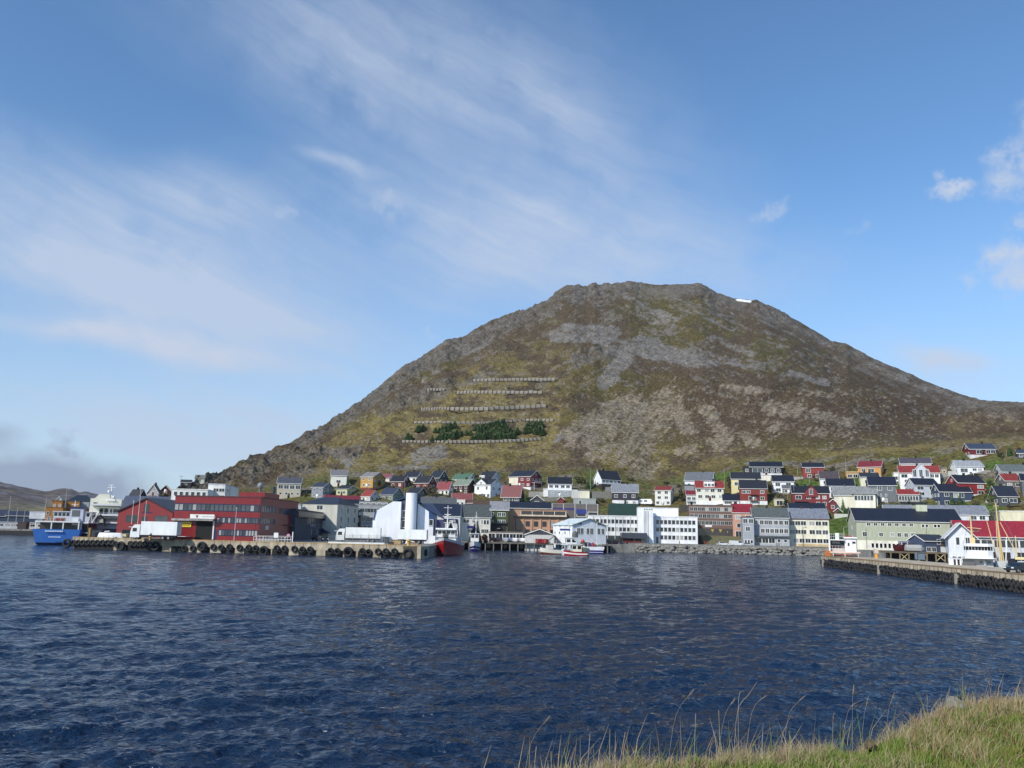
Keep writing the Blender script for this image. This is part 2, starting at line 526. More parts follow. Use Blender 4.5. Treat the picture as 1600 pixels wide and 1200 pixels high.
_c = {}
def hit(x, y, rmin=340.0):
    """where the ray through this point of the picture meets the ground"""
    v = ray(x, y)
    h = math.hypot(v[0], v[1])
    rs = np.arange(rmin, 1150, 1.0)
    X = rs * v[0] / h; Y = rs * v[1] / h; Z = EYE + rs * v[2] / h
    H = height(X, Y)
    k = np.nonzero(Z < H)[0]
    i = int(k[0]) if len(k) else 200
    if i > 0:
        a = Z[i - 1] - H[i - 1]; b = H[i] - Z[i]
        t = a / (a + b + 1e-9)
        return (X[i - 1] + (X[i] - X[i - 1]) * t, Y[i - 1] + (Y[i] - Y[i - 1]) * t, float(Z[i - 1] + (Z[i] - Z[i - 1]) * t))
    return (float(X[i]), float(Y[i]), float(Z[i]))

def gridmesh(name, X, Y, Z, col=None, extra=None):
    nr, nc = X.shape
    me = bpy.data.meshes.new(name)
    me.vertices.add(nr * nc)
    co = np.stack([X, Y, Z], -1).reshape(-1).astype(np.float32)
    me.vertices.foreach_set('co', co)
    i = np.arange(nr * nc).reshape(nr, nc)
    q = np.stack([i[:-1, :-1], i[:-1, 1:], i[1:, 1:], i[1:, :-1]], -1).reshape(-1, 4)
    me.loops.add(q.size); me.polygons.add(len(q))
    me.loops.foreach_set('vertex_index', q.reshape(-1).astype(np.int32))
    me.polygons.foreach_set('loop_start', (np.arange(len(q)) * 4).astype(np.int32))
    me.polygons.foreach_set('loop_total', np.full(len(q), 4, np.int32))
    me.polygons.foreach_set('use_smooth', np.ones(len(q), bool))
    if col is not None:
        at_ = me.color_attributes.new('Col', 'FLOAT_COLOR', 'POINT')
        c = np.concatenate([col.reshape(-1, 3), np.ones((nr * nc, 1))], 1).astype(np.float32)
        at_.data.foreach_set('color', c.reshape(-1))
    me.update()
    me.validate()
    return me

def ground_mat(name, bumps=((0.55, 1.0), (0.4, 0.3)), fine=0.55, amp=(0.38, 1.75)):
    m = bpy.data.materials.new(name)
    m.use_nodes = True
    t = m.node_tree
    b = t.nodes['Principled BSDF']
    a = _n(t, 'ShaderNodeVertexColor'); a.layer_name = 'Col'
    g = _n(t, 'ShaderNodeNewGeometry')
    n1 = _n(t, 'ShaderNodeTexNoise'); n1.inputs['Scale'].default_value = fine; n1.inputs['Detail'].default_value = 8; n1.inputs['Roughness'].default_value = .78
    t.links.new(g.outputs['Position'], n1.inputs['Vector'])
    mr = _n(t, 'ShaderNodeMapRange')
    mr.inputs['From Min'].default_value = .37; mr.inputs['From Max'].default_value = .63
    mr.inputs['To Min'].default_value = amp[0]; mr.inputs['To Max'].default_value = amp[1]
    t.links.new(n1.outputs[0], mr.inputs['Value'])
    vm = _n(t, 'ShaderNodeVectorMath', operation='SCALE')
    t.links.new(a.outputs[0], vm.inputs[0]); t.links.new(mr.outputs[0], vm.inputs['Scale'])
    t.links.new(vm.outputs[0], b.inputs['Base Color'])
    b.inputs['Roughness'].default_value = 0.95
    b.inputs['Specular IOR Level'].default_value = 0.15
    n2 = _n(t, 'ShaderNodeTexNoise'); n2.inputs['Scale'].default_value = bumps[0][0]; n2.inputs['Detail'].default_value = 7
    t.links.new(g.outputs['Position'], n2.inputs['Vector'])
    bp = _n(t, 'ShaderNodeBump'); bp.inputs['Strength'].default_value = bumps[0][1]; bp.inputs['Distance'].default_value = bumps[1][0] * 4
    t.links.new(n2.outputs[0], bp.inputs['Height'])
    t.links.new(bp.outputs[0], b.inputs['Normal'])
    return m

def build_terrain():
    nc = 1150
    A = np.linspace(azel(-260, 700)[0], azel(1860, 700)[0], nc)
    rows_f = np.concatenate([np.linspace(300, R0, 12)[:-1]])
    tt = np.concatenate([np.linspace(0, 1, 110)[:-1]])
    mm = np.concatenate([np.linspace(0, 1, 430)])
    back = np.array([4, 10, 20, 45, 90, 180, 350, 700.])
    r1 = np.interp(A, RA, RR); rt = np.minimum(RT, r1 - 12)
    rows = [np.full(nc, v) for v in rows_f] + [R0 + (rt - R0) * v for v in tt] + [rt + (r1 - rt) * v for v in mm] + [r1 + v for v in back]
    r = np.stack(rows)
    AA = np.broadcast_to(A, r.shape)
    X = r * np.sin(AA); Y = r * np.cos(AA)
    Z = height(X, Y)
    q = np.clip((r - rt) / (r1 - rt), 0, 1)
    px, py = proj(X, Y, Z)
    sky_y = np.interp(np.broadcast_to(np.interp(A, SA, np.array([p[0] for p in SKYL], float)), r.shape), [p[0] for p in SKYL], [p[1] for p in SKYL])
    below = py - sky_y
    def C(*c): return np.array(c, float)
    brown = C(.072, .052, .029); olive = C(.078, .062, .020); ochre = C(.190, .148, .048); greysc = C(.158, .146, .132); tan = C(.20, .165, .118); dark = C(.082, .073, .062); green = C(.075, .095, .020)
    def mix(c, d, m):
        return c * (1 - m[..., None]) + d * m[..., None]
    # noises; the streaky ones follow the fall line
    n1 = 1.5 * fbm(px / 60, py / 30, 41, 5); n2 = 1.9 * fbm(px / 17, py / 8, 43, 6, .6); n3 = fbm(X / 3.5, Y / 5, 47, 3)
    right = sstep(930, 1150, px)
    ang = np.where(px > 960, R(24), R(-28))
    u = px * np.cos(ang) + py * np.sin(ang); v = -px * np.sin(ang) + py * np.cos(ang)
    st = 2.2 * fbm(u / 50 + n2 * .25, v / 6.5 + n2 * .3, 51, 6, .62)
    col = np.broadcast_to(brown, X.shape + (3,)).copy()
    col = mix(col, olive, sstep(-.2, .35, n1 + .3 * n2))
    left = 1 - sstep(780, 960, px)
    oz = left * sstep(0, .5, .35 + n2 + .4 * n1) * sstep(25, 110, below) * .75
    # dry yellow grass low on the left slope
    oz = np.maximum(oz, capm(px, py, [(520, 695, 610, 655, 16, .8), (640, 715, 850, 700, 16, .9), (700, 690, 640, 640, 14, .6), (745, 575, 690, 640, 6, .9), (870, 640, 862, 700, 8, .9), (700, 650, 850, 648, 9, .6), (760, 720, 880, 712, 10, .6)], 1.5) * sstep(-.5, .3, n2 + .3))
    oz = np.maximum(oz, capm(px, py, [(1225, 716, 1330, 707, 4, .9), (1330, 706, 1460, 697, 4, .9), (1460, 697, 1640, 680, 6, .9), (1480, 668, 1700, 650, 12, .7), (1440, 655, 1560, 657, 3, .6), (1100, 722, 1240, 722, 9, .6), (1500, 690, 1900, 680, 14, .6)], 1.3) * sstep(-.6, .2, n2 + .3))
    oz = np.maximum(oz, .7 * sstep(.05, .5, n2 + n1 * .5) * sstep(560, 690, py) * sstep(690, 710, py * 1.0))
    col = mix(col, ochre, np.clip(oz, 0, 1) * .85)
    # heath darker brown on the right
    col = mix(col, C(.062, .040, .024), right * sstep(560, 600, py) * (1 - sstep(670, 700, py)) * .7 * sstep(-.3, .2, n1 + .4))
    # grey scree
    SC = [(985, 470, 1045, 505, 17, .72), (865, 527, 960, 530, 8), (955, 543, 1020, 540, 16), (975, 560, 945, 600, 13, 1.2), (1005, 545, 1110, 563, 15), (885, 512, 965, 518, 8), (1040, 548, 1190, 572, 8, .85),
          (1235, 583, 1292, 598, 6), (1090, 515, 1190, 560, 6, .65), (1200, 530, 1300, 580, 6, .6), (1110, 480, 1150, 495, 6, .6), (655, 713, 688, 706, 12, 1), (545, 722, 525, 705, 10, .8), (600, 733, 668, 735, 8, .9),
          (880, 460, 980, 470, 14, .5), (1110, 500, 1260, 540, 5, .45), (1250, 520, 1420, 590, 6, .65), (1400, 590, 1500, 617, 5, .6), (1380, 580, 1450, 610, 5, .5), (690, 560, 760, 530, 12, .6), (780, 520, 860, 490, 14, .5), (560, 650, 680, 580, 10, .45), (880, 685, 1000, 640, 16, .5)]
    n4 = 2.2 * fbm(px / 5.0, py / 2.6, 53, 5, .8)
    sc = capm(px, py, SC, 1.0)
    sc = np.clip(sstep(.38, .85, sc + .26 * st + .22 * n2 + .25 * n4), 0, 1)
    hi = sstep(430, 600, 1040 - py)   # upper mountain gets more stones
    sc = np.maximum(sc, .62 * sstep(.32, 1.05, st + .45 * n2 + .35 * n4 + .22 * (1 - sstep(20, 120, below)) - .12 * left) * (1 - sstep(560, 660, py)))
    sc = np.maximum(sc, .62 * (1 - sstep(6, 34 + 14 * n2, below)) * sstep(420, 520, px) * sstep(-.6, .1, n2 + .35))
    speck = sstep(.45, .9, n4 + .4 * n2)
    sc = np.maximum(sc, .5 * speck * (q > 0.02))
    gtone = np.clip(1.0 + .22 * n4 + .15 * n2, .5, 1.5)[..., None]
    scm = (np.clip(sc, 0, 1) * np.clip(.76 + .22 * st + .2 * n4, .25, .92) * (q > 0))[..., None]
    col = col * (1 - scm) + greysc * gtone * scm
    # tan scree fans
    TN = [(985, 625, 895, 680, 18), (1000, 640, 930, 695, 24, 1), (1040, 632, 985, 705, 26, 1.0), (1058, 640, 1072, 668, 12, 1.1), (1103, 640, 1135, 688, 10, 1.1), (1198, 636, 1245, 640, 11, 1.1), (1160, 678, 1178, 690, 9, 1),
          (1085, 700, 1060, 706, 7, 1), (1110, 690, 1130, 700, 8, 1), (1130, 603, 1205, 612, 6, .9), (985, 742, 1020, 750, 11, .9), (1045, 752, 1062, 756, 9, .9), (1240, 640, 1330, 660, 8, .75), (1010, 705, 985, 720, 10, .7), (1240, 612, 1300, 618, 5, .7),
          (1200, 665, 1330, 680, 10, .6), (1330, 720, 1420, 724, 9, .6), (1000, 735, 1030, 728, 8, .7)]
    tn = capm(px, py, TN, 1.2)
    u2 = px * math.cos(R(-50)) + py * math.sin(R(-50)); v2 = px * math.sin(R(50)) + py * math.cos(R(50))
    st2 = fbm((px * .643 - py * .766) / 34, (px * .766 + py * .643) / 5, 57, 4, .6)
    tn = sstep(.34, .95, tn + .6 * st2 + .22 * n2 + .35 * n4)
    tn = np.maximum(tn, .55 * sstep(.55, 1.0, n4 + .4 * n2 + .2 * right) * sstep(590, 620, py) * (q > .02))
    tnm = (np.clip(tn, 0, 1) * np.clip(.70 + .35 * st2 + .2 * n4, .2, .9))[..., None]
    col = col * (1 - tnm) + tan * gtone * tnm
    # bare rock
    rk = capm(px, py, ROCKS, 1.2)
    rk = sstep(.3, .8, rk + .5 * n2 + .3 * n4)
    rc = dark * (1.0 + 1.0 * np.clip(n4 * .6 + .2, 0, 1))[..., None]
    rkm = (rk * np.clip(.62 + .25 * n4 + .2 * n2, .15, .9))[..., None]
    col = col * (1 - rkm) + rc * rkm
    # the lowest part, between the houses: grass, gravel, bare earth
    town = (1 - sstep(RT - 8, RT + 5, r)) * sstep(300, 420, px)
    tcn = fbm(X / 12, Y / 7, 61, 4)
    tcol = mix(np.broadcast_to(olive * 1.15, col.shape), np.array([.085, .088, .026]), sstep(-.1, .25, tcn))
    tcol = mix(tcol, C(.14, .122, .10), sstep(.22, .5, 1.3 * fbm(X / 16, Y / 5, 67, 4)) * .8)
    gp = capm(px, py, [(1300, 830, 1330, 815, 16, 1), (1395, 745, 1400, 760, 6), (1545, 755, 1553, 772, 8), (1480, 795, 1560, 795, 8), (1250, 755, 1275, 757, 5), (1118, 770, 1130, 775, 5), (928, 738, 960, 736, 12, .8), (1108, 750, 1140, 745, 8), (1340, 752, 1350, 758, 8), (1545, 728, 1560, 725, 6)], .8)
    tcol = mix(tcol, C(.065, .10, .018), np.clip(gp, 0, 1))
    col = col * (1 - town[..., None]) + tcol * town[..., None]
    flat = 1 - sstep(R0 + 3, R0 + 12, r)
    col = mix(col, C(.16, .155, .145), flat)
    # snow remnant on the summit shoulder
    sn = capm(px, py, [(1152, 468.5, 1172, 471, 1.6, 1)], .6)
    col = mix(col, C(.85, .86, .88), np.clip(sn * 1.4, 0, 1))
    me = gridmesh('mountain', X, Y, Z, col)
    me.materials.append(ground_mat('hillside'))
    o = link('mountain', me)
    o['kind'] = 'structure'
    return o
build_terrain()

def build_far_hills():
    nc, nr = 420, 60
    A = np.linspace(azel(-900, 760)[0], azel(420, 760)[0], nc)
    FP = [(-900, 700), (-300, 735), (-60, 748), (0, 750), (20, 753), (35, 757), (55, 761), (70, 764), (80, 763), (88, 761), (100, 762), (112, 761), (122, 765), (135, 764), (145, 768), (158, 772), (175, 778), (200, 786), (300, 800), (420, 806)]
    a, e = tab(FP)
    eS = np.interp(A, a, e)
    s = np.linspace(0, 1, nr)[:, None]
    r = 1100 + s * 1300 + 0 * A[None, :]
    r[-3:] += np.array([[60], [200], [500]])
    q = np.clip((r - 1100) / 1300, 0, 1)
    AA = np.broadcast_to(A, r.shape)
    X = r * np.sin(AA); Y = r * np.cos(AA)
    z1 = EYE + 2400 * eS
    Z = -3 + (z1 + 3) * np.clip(q, 0, 1) ** 1.25 + np.sin(np.clip(q, 0, 1) * PI) * fbm(X / 260, Y / 260, 71) * 26 + sstep(.1, 1, q) * (fbm(X / 60, Y / 90, 73, 5) * 9)
    Z = np.where(r > 2400, Z - (r - 2400) * .2, Z)
    n = fbm(X / 120, Y / 160, 75, 5)
    px, py = proj(X, Y, Z)
    br = np.array([.085, .066, .050]); gr = np.array([.15, .14, .075]); rk = np.array([.12, .11, .12])
    m = sstep(-.2, .3, n)[..., None]
    col = br * (1 - m) + rk * m
    g = (sstep(780, 797, py + 9 * n) * .8)[..., None]
    col = col * (1 - g) + gr * g
    me = gridmesh('distant_hills', X, Y, Z, col)
    me.materials.append(ground_mat('far_hillside', ((.02, .8), (2.0, .3)), .03))
    o = link('distant_hills', me)
    o['kind'] = 'structure'
build_far_hills()
# ------------------------------------------------------------------ water
def build_water():
    nc = 1000
    A = np.linspace(R(-42), R(42), nc)
    k = 1.0036
    n = int(math.log(700 / 9.0) / math.log(k))
    rr = 9.0 * k ** np.arange(n)
    rr = np.concatenate([rr, [900, 1300, 2000, 3100]])
    r = np.broadcast_to(rr[:, None], (len(rr), nc))
    AA = np.broadcast_to(A, r.shape)
    X = r * np.sin(AA); Y = r * np.cos(AA)
    sp = np.maximum(r * (k - 1), r * (A[1] - A[0]))
    Z = np.zeros_like(X)
    rng = np.random.RandomState(4)
    gust = 1.0 + .35 * fbm(X / 30, Y / 45, 91, 3)
    xx = X + 1.6 * fbm(X / 9, Y / 9, 93, 3); yy = Y + 1.6 * fbm(X / 9, Y / 9, 95, 3)
    for i in range(72):
        lam = 0.36 * (4.6 / 0.36) ** (rng.rand() ** 1.2)
        th = R(-90 + 20) + R(40) * rng.randn() * (1 if lam < 4 else .5)
        kk = 2 * PI / lam
        slope = 0.050 if lam < 1.4 else 0.022
        a = slope / kk
        fade = np.clip((lam / sp - 2.6) / 3.0, 0, 1)
        ph = kk * (xx * math.cos(th) + yy * math.sin(th)) + rng.rand() * 7
        c = 2.3 * ((np.sin(ph) + 1) / 2) ** 1.9 - 1
        Z += fade * a * gust * c
    far = sstep(450, 900, r)
    Z = Z * (1 - far) - .02
    me = gridmesh('water', X, Y, Z)
    m = bpy.data.materials.new('sea_water')
    m.use_nodes = True
    t = m.node_tree
    b = t.nodes['Principled BSDF']
    b.inputs['Base Color'].default_value = (.005, .017, .044, 1)
    b.inputs['Roughness'].default_value = .09
    b.inputs['IOR'].default_value = 1.33
    g = _n(t, 'ShaderNodeNewGeometry')
    mp = _n(t, 'ShaderNodeMapping')
    mp.inputs['Rotation'].default_value = (0, 0, R(14))
    mp.inputs['Scale'].default_value = (.75, 1, 1)
    t.links.new(g.outputs['Position'], mp.inputs[0])
    prev = None
    for sc, dist, st in ((6.0, .05, 1.0), (1.6, .30, 1.0), (.55, .9, .8)):
        nn = _n(t, 'ShaderNodeTexNoise')
        nn.inputs['Scale'].default_value = sc; nn.inputs['Detail'].default_value = 4; nn.inputs['Roughness'].default_value = .6
        t.links.new(mp.outputs[0], nn.inputs['Vector'])
        bp = _n(t, 'ShaderNodeBump')
        bp.inputs['Strength'].default_value = st
        bp.inputs['Distance'].default_value = dist
        t.links.new(nn.outputs[0], bp.inputs['Height'])
        if prev: t.links.new(prev, bp.inputs['Normal'])
        prev = bp.outputs[0]
    t.links.new(prev, b.inputs['Normal'])
    me.materials.append(m)
    o = link('water', me)
    o['kind'] = 'structure'
build_water()
# ------------------------------------------------------------------ houses
WHITE = (232, 230, 224); GLASSES = [('glass', (38, 42, 50)), ('glass', (60, 68, 78)), ('glass', (95, 100, 108)), ('plaster', (178, 176, 170)), ('glass', (30, 32, 38))]
_wc = {}
hr = random.Random(11)
def win_meshes(w, h, style, fc):
    key = (round(w, 1), round(h, 1), style, fc)
    if key not in _wc:
        w, h = max(.3, key[0]), max(.3, key[1])
        t = 0.13
        f = MB()
        f.box(-w / 2 - t, w / 2 + t, -.07, .0, -h / 2 - t, -h / 2)
        f.box(-w / 2 - t, w / 2 + t, -.07, .0, h / 2, h / 2 + t)
        f.box(-w / 2 - t, -w / 2, -.065, .0, -h / 2, h / 2)
        f.box(w / 2, w / 2 + t, -.065, .0, -h / 2, h / 2)
        if style == 'x' and w > 1.0:
            f.box(-.04, .04, -.05, .0, -h / 2, h / 2)
        fm = f.mesh('window', mat('paint', fc))
        panes = []
        for g in GLASSES:
            p = MB(); p.box(-w / 2, w / 2, -.03, -.004, -h / 2, h / 2)
            panes.append(p.mesh('pane', mat(*g)))
        _wc[key] = (fm, panes)
    return _wc[key]

def add_win(root, x, y, z, rz, w=1.2, h=1.2, style='x', fc=WHITE, pane=None):
    fm, panes = win_meshes(w, h, style, fc)
    o = link('window', fm, root, (x, y, z), rz)
    k = pane if pane is not None else hr.choice([0, 0, 0, 1, 1, 2, 4, 3])
    link('pane', panes[k], o)
    return o

class H:
    pass

def place(x0, x1, yb, ye, yr, xs=None, left=False, rot=None, D=None, d=None):
    """read a building's position, turn and real size off the photograph"""
    xc = xs if xs is not None else (x0 + x1) / 2
    if d is None: C = hit(xc, yb)
    else: C = at(xc, yb, d)
    azc = math.atan2(C[0], C[1])
    i = H()
    if xs is not None:
        rot = 32 if rot is None else rot
        a = -azc + (R(rot) if left else -R(rot))
    else:
        a = -azc * .75 + R(rot or 0)
    ux, uy = math.cos(a), math.sin(a); nx, ny = -uy, ux
    def wsolve(px, sx, sy):
        p, _ = azel(px, yb)
        den = sx * math.cos(p) - sy * math.sin(p)
        return -(C[0] * math.cos(p) - C[1] * math.sin(p)) / den
    if xs is None:
        wl = wsolve(x0, -ux, -uy); wr = wsolve(x1, ux, uy)
        W = wl + wr
        FL = (C[0] - ux * wl, C[1] - uy * wl)
        D = D or min(9.0, max(5, W))
    elif not left:
        W = wsolve(x0, -ux, -uy); Dd = wsolve(x1, nx, ny)
        FL = (C[0] - ux * W, C[1] - uy * W)
        D = D or min(max(Dd, 4), 45)
    else:
        W = wsolve(x1, ux, uy); Dd = wsolve(x0, nx, ny)
        FL = (C[0], C[1])
        D = D or min(max(Dd, 4), 45)
    i.a = a; i.W = W; i.D = D; i.z = C[2]
    i.org = (FL[0] + ux * W / 2, FL[1] + uy * W / 2)
    i.Hh = max(1.5, zat(xc, ye, C[1]) - C[2])
    i.u = (ux, uy); i.n = (nx, ny); i.C = C
    i.ye = ye; i.yr = yr; i.xm = (x0 + x1) / 2
    return i

def ridge(i, t):
    back = i.D / 2 if t in 'eh' else 0
    Yr = i.org[1] + i.n[1] * back
    return max(.25, zat(i.xm, i.yr, Yr) - i.z - i.Hh)

def house(label, x0, x1, yb, ye, yr, wall, roofc, t='e', xs=None, left=False, rot=None, D=None, d=None,
          win=None, swin=None, cat='house', name='house', finish='planks', ch=None, fnd=None, trim=WHITE, fc=WHITE, wall2=None, nodoor=False, ov=.35, group=None, rfin='roof', winstyle='x', pane=None, pw=None):
    i = place(x0, x1, yb, ye, yr, xs, left, rot, D, d)
    W, D, Hh = i.W, i.D, i.Hh
    Rr = ridge(i, t)
    i.R = Rr
    root = thing(name, label, cat, (i.org[0], i.org[1], i.z), i.a, group)
    i.root = root
    hw = W / 2
    # walls (two-tone if asked), one closed shell
    m = MB()
    zb = -3.0
    fh = 0.0
    if fnd:
        fh = fnd[0] if fnd[0] > 0 else .5
        f = MB(); f.box(-hw - .04, hw + .04, -.04, D + .04, -3.2, fh)
        f.build('foundation', mat('plaster', fnd[1]), root)
        zb = fh
    if t == 'e':
        m.prismx([(0, zb), (D, zb), (D, Hh), (D / 2, Hh + Rr), (0, Hh)], -hw, hw)
    elif t == 'g':
        m.prismy([(-hw, zb), (hw, zb), (hw, Hh), (0, Hh + Rr), (-hw, Hh)], 0, D)
    elif t == 's':
        m.prismx([(0, zb), (D, zb), (D, Hh + Rr), (0, Hh)], -hw, hw)
    else:
        m.box(-hw, hw, 0, D, zb, Hh)
    wm = [mat(finish, wall)]
    m.build('wall', wm, root)
    if wall2:   # a different colour on the lower wall: its own cladding board, proud of the shell
        l = MB(); l.box(-hw - .03, hw + .03, -.03, D + .03, zb if not fnd else fh, wall2[0])
        l.build('lower_wall', mat(wall2[2] if len(wall2) > 2 else 'plaster', wall2[1]), root)
    # roof
    r = MB(); th = .18
    tr = MB()
    if t == 'e':
        sl_ = Rr / (D / 2); e = ov
        r.prismx([(-e, Hh - e * sl_ + .02), (D / 2, Hh + Rr + .02), (D + e, Hh - e * sl_ + .02), (D + e, Hh - e * sl_ + .02 + th), (D / 2, Hh + Rr + .02 + th), (-e, Hh - e * sl_ + .02 + th)], -hw - e, hw + e)
        for sx in (-1, 1):
            xx = sx * (hw + e)
            tr.prismx([(-e - .02, Hh - e * sl_ - .1), (D / 2, Hh + Rr - .1), (D + e, Hh - e * sl_ - .1), (D + e, Hh - e * sl_ + .17), (D / 2, Hh + Rr + .17), (-e - .02, Hh - e * sl_ + .17)], min(xx, xx + sx * .06), max(xx, xx + sx * .06))
        tr.box(-hw - e, hw + e, -e - .06, -e, Hh - e * sl_ - .04, Hh - e * sl_ + .14)
    elif t == 'g':
        sl_ = Rr / hw; e = ov
        r.prismy([(-hw - e, Hh - e * sl_ + .02), (0, Hh + Rr + .02), (hw + e, Hh - e * sl_ + .02), (hw + e, Hh - e * sl_ + .02 + th), (0, Hh + Rr + .02 + th), (-hw - e, Hh - e * sl_ + .02 + th)], -e, D + e)
        tr.prismy([(-hw - e - .02, Hh - e * sl_ - .12), (0, Hh + Rr - .12), (hw + e + .02, Hh - e * sl_ - .12), (hw + e + .02, Hh - e * sl_ + .17), (0, Hh + Rr + .17), (-hw - e - .02, Hh - e * sl_ + .17)], -e - .07, -e)
    elif t == 'h':
        e = ov; q = min(hw * .55, D * .5)
        vs = [(-hw - e, -e, Hh), (hw + e, -e, Hh), (hw + e, D + e, Hh), (-hw - e, D + e, Hh), (-hw + q, D / 2, Hh + Rr), (hw - q, D / 2, Hh + Rr)]
        r.add(vs, [(0, 3, 2, 1), (0, 1, 5, 4), (1, 2, 5), (2, 3, 4, 5), (3, 0, 4)])
    elif t == 's':
        e = ov; k = Rr / D
        r.prismx([(-e, Hh - e * k + .02), (D + e, Hh + Rr + e * k + .02), (D + e, Hh + Rr + e * k + .2), (-e, Hh - e * k + .2)], -hw - e, hw + e)
    else:
        r.box(-hw - .12, hw + .12, -.12, D + .12, Hh, Hh + max(.3, min(Rr, .6)))
    ro = r.build('roof', mat(rfin, roofc), root)
    i.roof = ro
    if tr.f:
        tr.build('trim', mat('paint', trim), root)
    # chimney
    if ch is None: ch = 1 if (t in 'eg' and W > 5 and name == 'house') else 0
    for c in range(ch):
        px_ = (hr.uniform(-.25, .25) * W) if t == 'e' else .4
        py_ = D / 2 if t == 'e' else D * .4
        cc = MB(); cc.box(px_ - .4, px_ + .4, py_ - .35, py_ + .35, Hh + Rr - .5, Hh + Rr + .9)
        cc.box(px_ - .47, px_ + .47, py_ - .42, py_ + .42, Hh + Rr + .9, Hh + Rr + 1.02)
        cc.build('chimney', mat('concrete', hr.choice([(60, 58, 60), (120, 112, 106), (92, 66, 58), (45, 45, 48)])), ro)
        px_ += W * .3 if px_ < 0 else -W * .3
    # windows
    def rowset(face, spec, length):
        nonlocal pane
        for rw in spec:
            n, zf = rw[0], rw[1]
            w_ = rw[2] if len(rw) > 2 else 1.25
            h_ = rw[3] if len(rw) > 3 else 1.2
            u0, u1 = (rw[4], rw[5]) if len(rw) > 5 else (0, 1)
            pn_ = rw[6] if len(rw) > 6 else pane
            for k in range(n):
                if pw and len(rw) <= 6: pn_ = hr.choice(pw)
                u = u0 + (u1 - u0) * (k + .5) / n
                if len(rw) <= 4: u += hr.uniform(-.03, .03)
                z = zf * Hh if zf < 3 else zf
                w_ = min(w_, (u1 - u0) * length / n * .9)
                if face == 'F': add_win(root, -hw + u * W, -.0, z, 0, w_, h_, winstyle, fc, pn_)
                elif face == 'R': add_win(root, hw, u * D, z, PI / 2, w_, h_, winstyle, fc, pn_)
                else: add_win(root, -hw, D - u * D, z, -PI / 2, w_, h_, winstyle, fc, pn_)
    if win is None:
        fl = max(1, int((Hh + .6) / 2.7)); n = max(1, min(6, round(W / 3.0)))
        win = [(n, (k + .55) / fl) for k in range(fl)]
        if t == 'g' and Rr > 1.5: win.append((1, (Hh + Rr * .3) / Hh, .9, .9))
    rowset('F', win, W)
    if xs is not None or swin:
        if swin is None:
            fl = max(1, int((Hh + .6) / 2.7)); n = max(1, min(4, round(D / 3.5)))
            swin = [(n, (k + .55) / fl) for k in range(fl)]
            if t == 'e' and Rr > 1.3: swin.append((1, (Hh + Rr * .35) / Hh, .9, .9))
        rowset('L' if left else 'R', swin, D)
    if not nodoor and name == 'house' and W > 4:
        u = hr.choice([.12, .5, .86])
        dd = MB(); dd.box(-.48, .48, -.09, 0, fh + .02, fh + 2.1)
        do = dd.build('door', mat('paint', hr.choice([(120, 40, 36), (230, 228, 220), (70, 56, 46), (60, 80, 70)])), root, ((-hw + u * W), 0, 0))
        hd = MB(); hd.box(.3, .38, -.14, -.09, fh + 1.0, fh + 1.1); hd.build('handle', mat('metal', (150, 150, 150)), do)
    return i

def lpt(i, u, v, z):
    """a point of a building: u along its front from the middle, v back from it, in metres -> world"""
    return (i.org[0] + i.u[0] * u + i.n[0] * v, i.org[1] + i.u[1] * u + i.n[1] * v, i.z + z)

def balcony(i, u0, u1, z, dep=1.5, rail=WHITE, face='F', posts=True):
    W, D = i.W, i.D
    m = MB(); L = W if face == 'F' else D
    a, b = (u0 - .5) * L, (u1 - .5) * L
    m.box(a, b, -dep, 0, z - .15, z)
    m.box(a, b, -dep, -dep + .06, z + .8, z + .92)
    n = max(2, int((b - a) / .5))
    for k in range(n + 1):
        x = a + (b - a) * k / n
        m.box(x - .03, x + .03, -dep, -dep + .05, z, z + .82)
    if posts:
        for x in (a + .1, b - .1):
            m.box(x - .08, x + .08, -dep + .05, -dep + .2, -2, z - .15)
    o = m.build('balcony', mat('paint', rail), i.root)
    if face == 'R': o.location = (W / 2, D / 2, 0); o.rotation_euler = (0, 0, PI / 2)
    if face == 'L': o.location = (-W / 2, D / 2, 0); o.rotation_euler = (0, 0, -PI / 2)
    return o

def panel(i, name, u0, u1, z0, z1, col, fin='paint', y=-.05, th=.1, face='F', sub=None):
    W, D = i.W, i.D
    L = W if face == 'F' else D
    m = MB(); m.box((u0 - .5) * L, (u1 - .5) * L, y, y + th, z0, z1)
    o = m.build(name, mat(fin, col), sub or i.root)
    if face == 'R': o.location = (W / 2, D / 2, 0); o.rotation_euler = (0, 0, PI / 2)
    if face == 'L': o.location = (-W / 2, D / 2, 0); o.rotation_euler = (0, 0, -PI / 2)
    return o

def dormer(i, u0, u1, z0, h, col, roofc, v0=.3, t='f', n=2):
    W = i.W; a, b = (u0 - .5) * W, (u1 - .5) * W
    m = MB()
    if t == 'g':
        c = (a + b) / 2
        m.prismy([(a, z0), (b, z0), (b, z0 + h * .45), (c, z0 + h), (a, z0 + h * .45)], v0, i.D * .55)
    else:
        m.box(a, b, v0, i.D * .55, z0, z0 + h)
    o = m.build('dormer', mat('planks', col), i.root)
    r = MB()
    if t == 'g':
        e = .3; k = (h * .55) / ((b - a) / 2)
        r.prismy([(a - e, z0 + h * .45 - e * k), (c, z0 + h), (b + e, z0 + h * .45 - e * k), (b + e, z0 + h * .45 - e * k + .2), (c, z0 + h + .2), (a - e, z0 + h * .45 - e * k + .2)], v0 - .3, i.D * .55)
    else:
        r.box(a - .2, b + .2, v0 - .25, i.D * .56, z0 + h, z0 + h + .2)
    r.build('dormer_roof', mat('roof', roofc), o)
    for k in range(n):
        u = a + (b - a) * (k + .5) / n
        add_win(i.root, u, v0, z0 + h * .42, 0, min(1.3, (b - a) / n * .7), h * .45)
    return o
